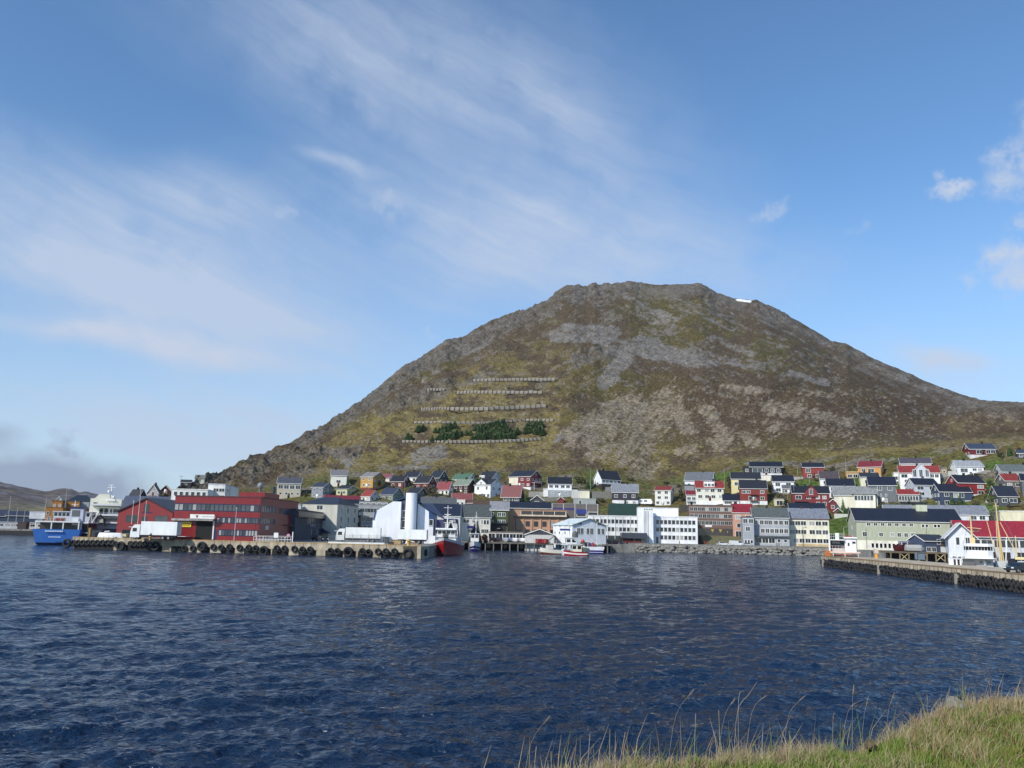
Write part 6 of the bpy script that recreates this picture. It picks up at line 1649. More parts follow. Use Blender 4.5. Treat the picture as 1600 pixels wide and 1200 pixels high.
bx(lx, 'white_deck_gear', sX(1556), sX(1572), 3, 6, 1.5, sZ(876), (196, 196, 196)); bx(lx, 'dark_net_bin', sX(1576), sX(1590), 4, 7, 1.5, sZ(872), (44, 48, 66)); bx(lx, 'cream_boat_cover', sX(1586), sX(1604), 2, 4, sZ(873), sZ(869), (222, 204, 150))
m_ = MB(); m_.tube((sX(1590), 4, sZ(868)), (sX(1590), 4, sZ(836)), .1); m_.build('light_mast', mat('paint', YL), lx)
# boats ashore
p = at(1415, 862, 268)
t = boat('small_boat', 'dark red boat with a white cabin laid up on the timber wharf', 'boat', (p[0] - .6, 268), R(8), 6.0, 2.2, 1.2, 1.7, .6, [(0, 1, (112, 34, 44))], .5); t.location.z = 3.6; cabin(t, -1.2, 1.0, -.8, .8, 1.0, 2.3, (214, 206, 214)); bx(t, 'cradle', -1.8, 1.8, -.5, .5, -1.2, -.6, (90, 70, 50))
p = at(1430, 864, 264)
t = thing('covered_boat', 'boat under a pale grey tarpaulin beside the dark red boat', 'boat', (p[0], 265, 2.8), R(-8)); m_ = MB(); m_.prismx([(-1.0, .3), (1.0, .3), (1.1, 1.2), (0, 2.1), (-1.1, 1.2)], -2.4, 2.0); m_.add([(2.0, -1.0, .3), (2.0, 1.0, .3), (2.0, 1.1, 1.2), (2.0, 0, 2.1), (2.0, -1.1, 1.2), (3.4, 0, .8)], [(0, 1, 5), (1, 2, 5), (2, 3, 5), (3, 4, 5), (4, 0, 5)]); m_.build('tarpaulin', mat('cloth', (176, 176, 172)), t); bx(t, 'trestle', -1.8, 1.6, -.6, .6, 0, .3, (80, 66, 50))
p = at(172, 841, 213)
t = thing('upturned_boat', 'white upturned dinghy hull on the quay left of the red gabled building', 'boat', (p[0], 213, DK)); hull_band(5.6, 2.0, 1.0, 1.1, .5, 0, 1, full=.4).build('hull', mat('paint', (222, 222, 220)), t, True).rotation_euler = (PI, 0, 0); [c for c in t.children][0].location.z = .95; t.scale = (1, 1, .7); bx(t, 'trestle', -2, 2, -.7, .7, 0, .5, (120, 116, 104))
# ------------------------------------------------------------------ vehicles
def wheel(t, x, y, r=.33, w_=.22, col=(30, 30, 32)):
    m = MB(); m.lathe([(.02, -w_ / 2), (r * .6, -w_ / 2), (r, -w_ / 2 * .8), (r, w_ / 2 * .8), (r * .6, w_ / 2), (.02, w_ / 2)], (0, 0, 0), 14, 'y')
    o = m.build('wheel', mat('rubber', col), t, False, (x, y, r))
    h = MB(); h.lathe([(.02, -w_ / 2 - .02), (r * .55, -w_ / 2 - .015), (r * .55, w_ / 2 + .015), (.02, w_ / 2 + .02)], (0, 0, 0), 10, 'y'); h.build('rim', mat('metal', (160, 162, 166)), o)
CARS = {}
def car(label, px, py, d, col, rz=0, kind='hatch', z=DK, group='cars parked by the dock', at_xy=None):
    p = at(px, py, d) if at_xy is None else at_xy
    key = (col, kind)
    if key in CARS:
        c = copy_tree(CARS[key]); c.location = (p[0], p[1], z); c.rotation_euler = (0, 0, R(rz)); c['label'] = label; c['group'] = group
        return c
    t = thing('parked_car' if kind != 'van' else 'parked_van', label, 'car' if kind != 'van' else 'van', (p[0], p[1], z), R(rz), group)
    L, Wd = (4.3, 1.75) if kind == 'hatch' else (5.2, 1.95)
    if kind == 'hatch':
        prof = [(-2.1, .35), (2.05, .35), (2.12, .6), (2.0, .82), (1.15, .95), (.45, 1.42), (-1.35, 1.45), (-2.0, .95), (-2.15, .8)]
        gl = [(1.0, .98), (.42, 1.36), (-1.3, 1.39), (-1.85, .98)]
    else:
        prof = [(-2.55, .35), (2.5, .35), (2.6, .7), (2.45, 1.05), (1.9, 1.25), (1.4, 2.0), (-2.5, 2.05), (-2.6, 1.0)]
        gl = [(1.85, 1.28), (1.38, 1.9), (.4, 1.92), (.4, 1.28)]
    m = MB(); m.prismy(prof, -Wd / 2, Wd / 2); m.build('body', mat('paint', col), t)
    m = MB(); m.prismy(gl, -Wd / 2 - .012, Wd / 2 + .012); m.build('side_window', mat('glass', (30, 34, 40)), t)
    (xa, za), (xb, zb) = gl[0], gl[1]
    m = MB(); m.add([(xa + .14, -Wd * .42, za), (xa + .14, Wd * .42, za), (xb + .1, Wd * .42, zb), (xb + .1, -Wd * .42, zb)], [(0, 1, 2, 3)]); m.build('windscreen', mat('glass', (34, 40, 48)), t)
    for s in (-1, 1):
        m = MB(); xh = prof[2][0]; m.box(xh - .1, xh + .015, s * Wd * .36 - .18, s * Wd * .36 + .18, .62, .78); m.build('headlight', mat('paint', (226, 226, 216)), t)
        m = MB(); m.box(-L / 2 - .06, -L / 2 + .1, s * Wd * .38 - .12, s * Wd * .38 + .12, .75, .92); m.build('tail_light', mat('paint', (160, 20, 20)), t)
        for x in (-L * .31, L * .31): wheel(t, x, s * (Wd / 2 - .1))
    CARS[key] = t
    return t
dk = 'cars parked on the middle dock'
car('red van at the left end of the row parked on the middle dock', 756, 848, 297, (176, 20, 44), 100, 'van', group=dk)
car('black car second from the red van on the middle dock', 768, 848, 297, (40, 40, 44), 95, group=dk)
car('maroon car parked between two dark cars on the middle dock', 774.5, 848, 298, (80, 40, 46), 92, group=dk)
car('dark grey car left of the silver cars on the middle dock', 781, 848, 297, (66, 68, 72), 88, group=dk)
car('silver car leftmost of the pale cars on the middle dock', 790, 848, 297, (176, 182, 190), 92, group=dk)
car('pale blue car between silver and white cars on the middle dock', 797, 848, 298, (136, 150, 172), 90, group=dk)
car('white car left of the beige car on the middle dock', 804, 848, 297, (226, 226, 226), 94, group=dk)
car('beige car beside the white car on the middle dock', 810.5, 848, 298, (196, 186, 166), 90, group=dk)
car('white estate car nearest the quay shed on the middle dock', 817, 848, 297, (222, 222, 226), 86, group=dk)
car('black car parked hard against the quay shed', 823.5, 848, 299, (36, 36, 38), 90, group=dk)
pg = 'cars by the office and promenade'
car('dark car in the shadow under the white office wing', 950.5, 850, 316, (50, 50, 56), 10, group=pg)
car('red car left under the grey canopy shelter', 982, 850, 314, (140, 40, 44), 4, group=pg)
car('brown red car right under the grey canopy shelter', 996, 850, 314, (150, 72, 64), 2, group=pg)
car('white car behind the promenade wall below the grassy bank', 1129.5, 851, 316, (226, 226, 230), 4, group=pg)
car('white van parked at the foot of the light grey corner house', 1151, 851, 313.5, (226, 228, 228), 4, 'van', group=pg)
car('pale grey car in front of the light grey corner house', 1168, 852, 313.4, (190, 194, 200), 4, group=pg)
car('black car parked by the inn on the left street', 496, 841, 240, (34, 34, 40), 80, group='cars by the inn')
car('dark blue car with bright headlights in front of the inn awning', 508, 841, 232, (40, 46, 60), -75, group='cars by the inn')
car('dark teal car at the right edge of the photo on the pier', 1592, 893, 0, (44, 60, 74), 198, z=PH, group=None, at_xy=(lambda q: (q[0], q[1]))(at(1594, 893, 121.5)))
# caravan
p = hit(1009, 789)
t = thing('caravan', 'white caravan parked left of the white three storey house', 'caravan', (p[0], p[1], p[2]), R(-20)); m_ = MB(); m_.prismy([(-3.4, .5), (3.0, .5), (3.4, 1.2), (2.7, 2.8), (-3.0, 2.8), (-3.5, 2.0)], -1.1, 1.1); m_.build('body', mat('paint', (230, 230, 228)), t); bx(t, 'window', -.6, .9, -1.13, -1.1, 1.5, 2.2, (60, 66, 72), 'glass'); bx(t, 'window', -2.6, -1.4, -1.13, -1.1, 1.5, 2.1, (60, 66, 72), 'glass')
for s in (-1, 1): wheel(t, -.3, s * .95)
# lorries
def lorry(label, px0, px1, d, hgt, rz, tractor=True, col=(228, 230, 228), trim=(206, 206, 204)):
    k = d / F; Lm = (px1 - px0) * k / math.cos(R(rz)); cx = xat((px0 + px1) / 2, 842, d)
    t = thing('lorry' if tractor else 'trailer', label, 'lorry' if tractor else 'trailer', (cx, d, DK), R(rz))
    x0, x1 = -Lm / 2, Lm / 2
    cabL = 2.3 if tractor else 0
    bb = MB(); bb.box(x0 + cabL + .25, x1, -1.25, 1.25, 1.15, hgt); bb.build('cargo_box', mat('metal', col, .4), t)
    bx(t, 'chassis', x0 + .3, x1 - .2, -.9, .9, .7, 1.1, (44, 44, 46))
    bx(t, 'rear_doors', x1, x1 + .04, -1.2, 1.2, 1.2, hgt - .1, trim)
    if tractor:
        c = MB(); c.prismy([(x0, .55), (x0 + cabL, .55), (x0 + cabL, 3.6), (x0 + .95, 3.55), (x0 + .3, 2.9), (x0, 1.7)], -1.22, 1.22); co = c.build('cab', mat('paint', col), t)
        c = MB(); c.prismy([(x0 + .02, 1.75), (x0 + .28, 2.75), (x0 + .5, 2.75), (x0 + .4, 1.75)], -1.1, 1.1); c.build('windscreen', mat('glass', (30, 34, 40)), co)
        bx(co, 'side_window', x0 + .55, x0 + 1.6, -1.25, -1.22, 1.9, 2.75, (30, 34, 40), 'glass'); bx(co, 'sun_visor', x0 - .5, x0 + .3, -1.2, 1.2, 2.9, 3.0, (226, 226, 226)); bx(t, 'side_guard', x0 + 3.4, x0 + 6, -1.2, -1.1, .6, 1.0, (40, 40, 42))
    for x in ([x0 + 1.2] if tractor else []) + [x1 - 2.0, x1 - 3.4] + ([] if tractor else [x0 + 1.6]):
        for s in (-1, 1): wheel(t, x, s * 1.0, .5, .32)
    return t
t = lorry('white lorry with its tail lift down at the red office loading bay', 206, 279, 204.5, 4.35, -4)
bx(t, 'tail_lift', 6.0, 8.0, -1.2, 1.2, .9, 1.0, (206, 206, 206)); m_ = MB(); m_.box(5.2, 7.0, -1.1, 1.1, 1.2, 4.2); 
lorry('white articulated lorry behind the mesh fence before the white hall', 526.5, 594, 226, 3.95, 2, True, (226, 228, 224))
lorry('white box trailer parked under the round white tower', 621, 667, 223, 3.7, -3, False, (224, 226, 222))
# ------------------------------------------------------------------ quay furniture
def quayz(px, py, d): 
    p = at(px, py, d); return (p[0], p[1], DK)
mf = thing('mesh_fence', 'grey mesh security fence on a white base along the front quay before the white hall', 'fence', (xat(557, 850, 203), 203, DK)); kk = 203 / F
hw_ = 43 * kk; bx(mf, 'base', -hw_, hw_, -.4, .4, .1, .45, (226, 226, 222)); bx(mf, 'base', -hw_, hw_, .9, 1.1, .1, .35, (206, 206, 202))
for k in range(8):
    x_ = -hw_ + 2 * hw_ * k / 7; m_ = MB(); m_.tube((x_, 0, 0), (x_, 0, 2.4), .05); m_.build('post', mat('metal', (150, 152, 152)), mf)
m_ = MB()
for k in range(56): x_ = -hw_ + 2 * hw_ * k / 55; m_.tube((x_, 0, .45), (x_, 0, 2.1), .018, n=3)
for z in (.5, .9, 1.3, 1.7, 2.1): m_.tube((-hw_, 0, z), (hw_, 0, z), .022, n=3)
m_.build('mesh_panel', mat('metal', (156, 160, 160)), mf)
gt = thing('security_gate', 'white tubular security barrier with notice boards at the corner of the red office', 'gate', (xat(424, 849, 203), 203.5, DK)); rail(gt, [(-4.5, 0, 0), (4.4, 0, 0)], 1.3, (222, 222, 220), .7, .05); rail(gt, [(-4.5, 2, 0), (4.4, 2, 0)], 1.5, (200, 200, 198), 1.5, .05, 'rear_railing')
bx(gt, 'notice_board', .35, 1.4, -.12, -.06, 1.1, 2.3, (226, 226, 226)); m_ = MB(); m_.lathe([(.01, 0), (.42, 0), (.42, .06), (.01, .06)], (3.85, -.2, 1.7), 16, 'y'); m_.build('round_sign', mat('paint', (206, 150, 180)), gt); bx(gt, 'concrete_base', -3.6, 1.5, .4, .9, 0, .5, (190, 186, 176), 'concrete')
bx(gt, 'gate_post', 4.75, 4.95, -.1, .1, 0, 2.6, (214, 212, 210))
def crate(label, px0, px1, py0, py1, d, col, fin='wood', name='crate', z=None, group=None, cat=None):
    kx = d / F; w_ = (px1 - px0) * kx; h_ = (py1 - py0) * kx; x = xat((px0 + px1) / 2, py1, d)
    t = thing(name, label, cat or name.replace('_', ' '), (x, d, DK if z is None else z), hr.uniform(-.1, .1), group)
    m = MB(); m.box(-w_ / 2 + .04, w_ / 2 - .04, .04, max(.8, w_ * .6) - .04, .12, h_ - .03); m.build('body', mat(fin, col), t)
    m = MB()
    for s in (-1, 1):
        for y in (0, max(.8, w_ * .6)):
            m.box(s * w_ / 2 - .06, s * w_ / 2 + .06, y - .06, y + .06, 0, h_)
    for y in (0, max(.8, w_ * .6)): m.box(-w_ / 2 + .06, w_ / 2 - .06, y - .04, y + .04, h_ - .12, h_); m.box(-w_ / 2 + .06, w_ / 2 - .06, y - .04, y + .04, 0, .12)
    m.build('frame', mat(fin, tuple(int(v * .8) for v in col)), t)
    return t
crate('tan timber crate on the quay just left of the box trailer', 612, 626, 843, 850.5, 207, (196, 166, 122))
crate('low pallet of dark planks in front of the tan crate', 607, 614, 847, 851.5, 202, (120, 100, 80), name='pallet')
crate('flat pallet stack right of the tan crate', 640, 654, 848, 853, 199, (176, 160, 134), name='pallet')
crate('dark steel box against the white hall beside the lorry', 599, 607, 835, 844, 224, (110, 114, 116), 'metal', 'steel_box', cat='box')
crate('dark grey shipping container with faded letters near the white ferry', 138.5, 157, 827, 838, 226, (88, 92, 104), 'metal', 'container')
crate('yellow framed waste skip left of the grey container', 137, 140, 825, 839, 224, (196, 164, 90), 'metal', 'skip')
crate('cream tarpaulin covered stack at the left foot of the red gabled building', 184, 197, 833.5, 841, 214, (206, 196, 160), 'cloth', 'covered_stack', cat='stack')
crate('white stacked fish bins beside the upturned dinghy', 160, 166, 835, 841, 218, (222, 222, 222), 'paint', 'fish_bin')
crate('steel grey box on the right pier behind the kerb', 1434, 1446, 868.5, 879.5, 182, (140, 156, 170), 'metal', 'steel_box', PH, cat='box')
crate('black and yellow kiosk on the far left quay', 27, 40, 815, 826, 392, (70, 44, 40), 'planks', 'kiosk')
for k in range(6): crate(['orange buoy bin', 'red fish crate', 'crimson fish crate', 'bright red fish crate', 'coral fish crate', 'dark red fish crate'][k] + ' in the quay shed doorway, %s from left' % ['first', 'second', 'third', 'fourth', 'fifth', 'sixth'][k], 837.5 + k * 3.1, 840.3 + k * 3.1, 842 + (k % 2), 848.5, 285.8, [(226, 90, 60), (196, 30, 36), (206, 20, 50), (222, 60, 60), (226, 110, 90), (150, 20, 30)][k], 'paint', 'crate')
for k in range(7): crate('%s fish bin in the row before the shaded white office wing' % ['plum coloured', 'grey green', 'wine red', 'black', 'pink', 'navy', 'bright green'][k], 951 + k * 3.6, 954 + k * 3.6, 847, 851, 300, [(110, 50, 80), (120, 134, 120), (130, 30, 50), (30, 30, 34), (206, 120, 140), (50, 56, 90), (70, 110, 90)][k], 'paint', 'fish_bin')
def bollard(label, px, py, d, z, s=1.0):
    p = at(px, py, d); t = thing('bollard', label, 'bollard', (p[0], d, z), 0)
    m = MB(); m.lathe([(.42 * s, 0), (.3 * s, .15 * s), (.26 * s, .8 * s), (.45 * s, 1.0 * s), (.45 * s, 1.15 * s), (.1, 1.3 * s)], (0, 0, 0), 10); m.build('post', mat('paint', (222, 166, 40)), t, True)
    m = MB(); m.box(-.6 * s, .6 * s, -.5 * s, .5 * s, 0, .1); m.build('base_plate', mat('metal', (90, 80, 70)), t)
bollard('yellow mooring bollard near the right corner of the front quay', 638, 852, 196.5, DK, 1.1)
bollard('yellow mooring bollard left of the corner one on the front quay', 234, 843, 200.5, DK, .7)
def yellow_crane(label, px, d, z, ytop):
    p = at(px, 872, d); t = thing('quay_crane', label, 'crane', (p[0], d, z)); h = zat(px, ytop, d) - z
    m = MB(); m.tube((0, 0, 0), (0, 0, h * .55), .45, .3, 8); m.build('pedestal', mat('paint', (226, 160, 44)), t)
    m = MB(); m.box(-.35, .35, -.35, .35, h * .55, h); m.build('machine_box', mat('paint', (222, 200, 176)), t)
    m = MB(); m.tube((0, 0, h * .9), (-2.2, 0, h * 1.55), .09); m.build('boom', mat('paint', (226, 222, 214)), t)
yellow_crane('orange yellow pedestal crane standing on the right pier', 1369.5, 188, PH, 858)
yellow_crane('small yellow quay crane leaning at the corner beside the pallets', 645, 201, DK, 846)
# flagpoles and poles
def pole(name, label, cat, px, y0, y1, d=None, lean=0, r=.08, col=(200, 200, 196), arms=0, lamp=False, group=None):
    if d is None: p = hit(px, y0)
    else: p = at(px, y0, d)
    p = (p[0], p[1], p[2])
    h = zat(px + 0, y1, p[1]) - p[2]
    t = thing(name, label, cat, p, 0, group)
    m = MB(); m.tube((0, 0, -1.0), (lean * h, 0, h), r, r * .6, 7); m.build('pole', mat('wood' if 'utility' in name else 'paint', col), t)
    if arms:
        for k in range(arms):
            m = MB(); m.box(-.9, .9, -.06, .06, h - .4 - k * .6, h - .28 - k * .6); m.build('crossarm', mat('wood', (110, 104, 96)), t)
    if lamp:
        m = MB(); m.tube((0, 0, h), (.7, -.3, h + .15), .05); m.box(.5, 1.1, -.45, -.15, h + .08, h + .22); m.build('lamp_head', mat('metal', (196, 196, 196)), t)
    if 'flag' in name:
        m = MB(); m.ball((lean * h, 0, h), .14, 6, 4); m.build('finial', mat('paint', (222, 222, 214)), t)
pole('flagpole', 'tall pale flagpole in front of the red gabled building', 'flagpole', 215.5, 814, 747, 226, 0.0, .09, (206, 196, 190), group='flagpoles on the quay')
pole('flagpole', 'short white flagpole at the left window of the red gabled building', 'flagpole', 206, 813, 783, 227, 0.0, .08, (222, 214, 210), group='flagpoles on the quay')
pole('flagpole', 'white flagpole right of the tall one on the red gabled building', 'flagpole', 226, 813, 783, 227, 0.0, .08, (222, 214, 210), group='flagpoles on the quay')
pole('flagpole', 'white flagpole before the ribbon windows of the big red office', 'flagpole', 366, 838, 794, 205, 0.01, .08, (206, 196, 206), group='flagpoles on the quay')
UT = 'utility poles on the hillside'
for px, y0, y1, lb in ((631, 790, 746, 'tall lamp mast rising behind the round white tower'), ):
    pole('lamp_mast', lb, 'mast', px, y0, y1, 300, 0, .12, (150, 150, 146))
for px, y0, y1, lb in ((543.5, 752, 729, 'pale utility pole beside the dark fir above the white house'), (282, 757, 743, 'thin pole on the ridge left of the low dark cabin'), (922.5, 778, 736, 'white utility pole in front of the dark fir'), (1008, 745, 719, 'utility pole on the bare slope above the caravan'),
                       (1132, 756, 732, 'utility pole between the yellow house and the red roofed flats'), (1247, 753, 728, 'utility pole left of the orange red house'), (1241.5, 795, 757, 'white mast at the left corner of the wide crimson house'), (1322, 741, 715, 'utility pole at the tan terrace building'),
                       (1573, 713, 704, 'short pole on the upper slope right of the topmost red house'), (1556, 770, 741, 'utility pole by the green bushes on the right'), (1434, 729, 716, 'thin white pole on the grey purple roof line'), (1265, 757, 747, 'thin pole below the orange red house'),
                       (1231, 782, 772, 'white post beside the small grey house'), (795, 742, 735, 'thin pole above the large red house'), (1320.5, 778, 757, 'white pole before the cream bungalow'), (888, 768, 757, 'thin pole at the corner of the grey and white house'), (908.5, 776, 763, 'dark pole before the cream garage')):
    pole('utility_pole', lb, 'pole', px, y0, y1, None, 0, .13, (170, 166, 156), 1 if y0 - y1 > 12 else 0, group=UT)
for px, y0, y1, lb in ((12, 817, 775, 'leftmost lamp mast on the far harbour quay'), (25, 815, 793, 'second lamp mast on the far harbour quay, darker and shorter'), (37, 815, 797, 'short white lamp mast beside the kiosk'), (71, 795, 777, 'lamp mast just left of the ochre buildings'), (102, 790, 764, 'lamp mast between the two ochre buildings')):
    pole('lamp_mast', lb, 'mast', px, y0, y1, 398, 0, .17, (176, 176, 176), group='lamp masts of the left harbour')
for px, d, y1, lb in ((1255, 318, 822, 'dark lamp post before the cream terrace house'), (1354.5, 280, 824, 'lamp post at the left of the pale green building'), (1449, 280, 824, 'lamp post at the middle of the pale green building'), (1320, 318, 824, 'white globe lamp post on the green bank'), (776, 296, 826, 'lamp post behind the parked dark cars'), (936, 300, 826, 'lamp post at the corner of the mint roofed warehouse'), (1063, 321, 840, 'low lamp post on the promenade')):
    pole('street_lamp', lb, 'street lamp', px, 852, y1, d, 0, .09, (110, 112, 114), 0, True)
pole('fence_pole', 'thin dark pole in front of the articulated lorry', 'pole', 537.5, 849, 832, 202, 0, .05, (60, 60, 60))
# road signs
# ------------------------------------------------------------------ people
def person(label, px, py, d, z, top, legs, rz=0, step=.15, arm=.1):
    p = at(px, py, d)
    me = bpy.data.meshes.new('person_skeleton')
    V = [(0, 0, .92, .135), (0, 0, 1.2, .15), (0, 0, 1.40, .15), (0, 0, 1.50, .062), (0, 0, 1.60, .085), (0, -.015, 1.72, .08),
         (.09, 0, .86, .10), (.1, -step, .48, .065), (.1, -step * .6, .08, .05), (.1, -step * .6 - .16, .04, .04), (-.09, 0, .86, .10), (-.1, step * .5, .48, .065), (-.1, step, .08, .05), (-.1, step - .16, .04, .04),
         (.2, 0, 1.40, .06), (.25, arm * .3, 1.12, .045), (.25, -arm, .88, .036), (.25, -arm - .03, .78, .035), (-.2, 0, 1.40, .06), (-.25, -arm * .3, 1.12, .045), (-.25, -arm, .88, .036), (-.25, -arm - .03, .78, .035)]
    E = [(0, 1), (1, 2), (2, 3), (3, 4), (4, 5), (0, 6), (6, 7), (7, 8), (8, 9), (0, 10), (10, 11), (11, 12), (12, 13), (2, 14), (14, 15), (15, 16), (16, 17), (2, 18), (18, 19), (19, 20), (20, 21)]
    me.from_pydata([v[:3] for v in V], E, [])
    o = bpy.data.objects.new('tmp', me); COL.objects.link(o)
    o.modifiers.new('s', 'SKIN')
    for k, v in enumerate(me.skin_vertices[0].data): v.radius = (V[k][3], V[k][3] * (.72 if k in (0, 1, 2) else 1)); v.use_root = (k == 0)
    sb = o.modifiers.new('b', 'SUBSURF'); sb.levels = 1
    dg = bpy.context.evaluated_depsgraph_get()
    m2 = bpy.data.meshes.new_from_object(o.evaluated_get(dg)); m2.name = 'person'
    bpy.data.objects.remove(o)
    for c_ in ((206, 160, 134), top, legs, (60, 46, 36), (30, 28, 28)): m2.materials.append(mat('cloth', c_))
    for f in m2.polygons:
        c_ = f.center
        f.material_index = 3 if (c_.z > 1.66 or (c_.z > 1.56 and c_.y > .02)) else 0 if (c_.z > 1.48 or (abs(c_.x) > .2 and c_.z < .84)) else 4 if c_.z < .1 else 1 if (c_.z > .9 or abs(c_.x) > .19) else 2
        f.use_smooth = True
    q = link('person', m2, None, (p[0], d, z), R(rz)); tag(q, label, 'person')
person('person in dark clothes standing beside the white lorry on the front quay', 235, 843, 201.5, DK, (36, 38, 46), (30, 32, 40), 20)
person('person in dark jacket walking on the promenade before the white office wing', 1061.5, 851, 312.8, DK, (40, 44, 56), (36, 36, 44), 60, .25)
person('left one of two people in red jackets on the promenade', 1214, 852, 312.6, DK, (176, 40, 44), (40, 36, 44), 80, .2)
person('right one of two people in red jackets on the promenade', 1217.5, 852, 312.6, DK, (190, 50, 50), (50, 40, 44), -80, .2)
person('person in a white top walking past the shop fronts of the brick building', 1137, 835, 332.4, 6.6, (206, 206, 206), (150, 60, 60), 60, .25)
person('person in an orange red jacket near the dark side of the white office', 1101, 852, 313, DK, (214, 76, 50), (120, 60, 60), 10, .1)
person('person in a red vest standing left of the parked white car', 1105, 852, 313.5, DK, (206, 50, 44), (60, 40, 44), -30, .1)
person('person in a dark coat right of the two in red vests on the promenade', 1122, 852, 313.5, DK, (50, 50, 54), (44, 44, 50), 30, .12)
person('person in black standing behind the kerb of the right pier', 1363, 872, 196, PH, (40, 44, 44), (40, 40, 46), 30, .1)
# ------------------------------------------------------------------ trees and bushes
def leafcloud(mb, pts, size, rnd, flat=.5):
    for (x, y, z) in pts:
        s = size * rnd.uniform(.6, 1.3)
        n = Vector((rnd.uniform(-1, 1), rnd.uniform(-1, 1), rnd.uniform(-flat, 1))).normalized()
        a = n.orthogonal().normalized(); b = n.cross(a)
        c = Vector((x, y, z)); t = rnd.uniform(0, 6)
        u = a * math.cos(t) + b * math.sin(t); v = n.cross(u)
        mb.add([c - u * s, c + v * s * .5, c + u * s, c - v * s * .5], [(0, 1, 2, 3)])
SPR = []
for q in range(4):
    rq = random.Random(40 + q); m = MB(); Hs = 1.0
    for k in range(15):
        z = .10 + .86 * k / 15; r_ = .27 * (1 - z) ** .8 * rq.uniform(.8, 1.15) + .015
        nb_ = 11
        for j in range(nb_):
            a = 2 * PI * (j + rq.random()) / nb_; rr = r_ * rq.uniform(.75, 1.15)
            ca, sa = math.cos(a), math.sin(a); w_ = rr * .34
            tip = (ca * rr, sa * rr, z - rr * .42); mid = .5
            m.add([(0, 0, z + .02), (ca * rr * mid - sa * w_, sa * rr * mid + ca * w_, z - rr * .12), tip, (ca * rr * mid + sa * w_, sa * rr * mid - ca * w_, z - rr * .12)], [(0, 1, 2, 3)])
            m.add([(ca * rr * .2, sa * rr * .2, z + .03), (ca * rr * .7 - sa * w_ * .6, sa * rr * .7 + ca * w_ * .6, z - rr * .32), (ca * rr * .95, sa * rr * .95, z - rr * .1), (ca * rr * .7 + sa * w_ * .6, sa * rr * .7 - ca * w_ * .6, z - rr * .3)], [(0, 1, 2, 3)])
    m.lathe([(.02, .8), (.012, .92), (.001, 1.02)], (0, 0, 0), 5)
    t = MB(); t.tube((0, 0, -.12), (0, 0, .95), .03, .005, 6)
    SPR.append((m.mesh('crown', mat('leaf', (126, 160, 92))), t.mesh('trunk', mat('wood', (80, 64, 50)))))
def spruce(px, py, hpx, label, group=None, name='spruce_tree', cat='tree', wide=1.0):
    p = hit(px, py); d = p[1]; h = hpx * d / F
    q = hr.randrange(4)
    t = thing(name, label, cat, p, hr.uniform(0, 6), group)
    t.scale = (h * wide, h * wide, h)
    link('crown', SPR[q][0], t); link('trunk', SPR[q][1], t)
rs = random.Random(5)
SP = []
for (x0, y0, x1, y1, n) in ((650, 674, 665, 672, 4), (632, 688, 645, 688, 3), (685, 684, 712, 683, 8), (682, 676, 712, 668, 8), (674, 690, 700, 689, 4), (712, 681, 722, 680, 2), (727, 680, 738, 679, 3), (735, 688, 758, 686, 7), (740, 672, 790, 664, 11), (760, 684, 805, 684, 10), (771, 687, 800, 687, 7), (745, 678, 800, 674, 10), (800, 680, 812, 677, 3), (818, 678, 850, 675, 7), (820, 670, 852, 665, 7), (840, 679, 855, 677, 3), (708, 686, 712, 687, 1)):
    for k in range(int(n * 1.5)):
        t = (k + rs.random()) / (n * 1.5)
        SP.append((x0 + (x1 - x0) * t + rs.uniform(-1.5, 1.5), y0 + (y1 - y0) * t + rs.uniform(-1.5, 1.5)))
for (x, y) in SP: spruce(x, y + 1, rs.uniform(9, 14), 'dark green spruce in the plantation between the two lowest snow fences', 'spruces of the hillside plantation', wide=rs.uniform(1.5, 2.1))
spruce(536, 757, 14, 'broad dark fir beside the small white house high on the slope', wide=1.6); spruce(545, 759, 13, 'lower dark fir touching the broad fir', wide=1.8)
spruce(923, 763, 22, 'dark fir behind the white utility pole'); spruce(917, 764, 14, 'shorter fir left of the dark fir', wide=1.3)
spruce(821, 784, 15, 'dark spruce between the red roofed grey house and the small garage gable', wide=1.5)
spruce(1318, 804, 25, 'tall dark spruce below the cream bungalow', wide=1.1); spruce(1311, 806, 14, 'small spruce left of the tall dark spruce', wide=1.5); spruce(1326, 805, 14, 'small spruce right of the tall dark spruce', wide=1.5)
spruce(1488, 792, 18, 'left one of two dark conifers before the slate blue house', wide=1.5); spruce(1500, 792, 20, 'right one of two dark conifers before the slate blue house', wide=1.4); spruce(1507, 792, 12, 'low conifer at the right of the pair before the slate blue house', wide=1.6)
spruce(1578, 712, 18, 'slender dark spruce near the upper right corner of the town', wide=1.1)
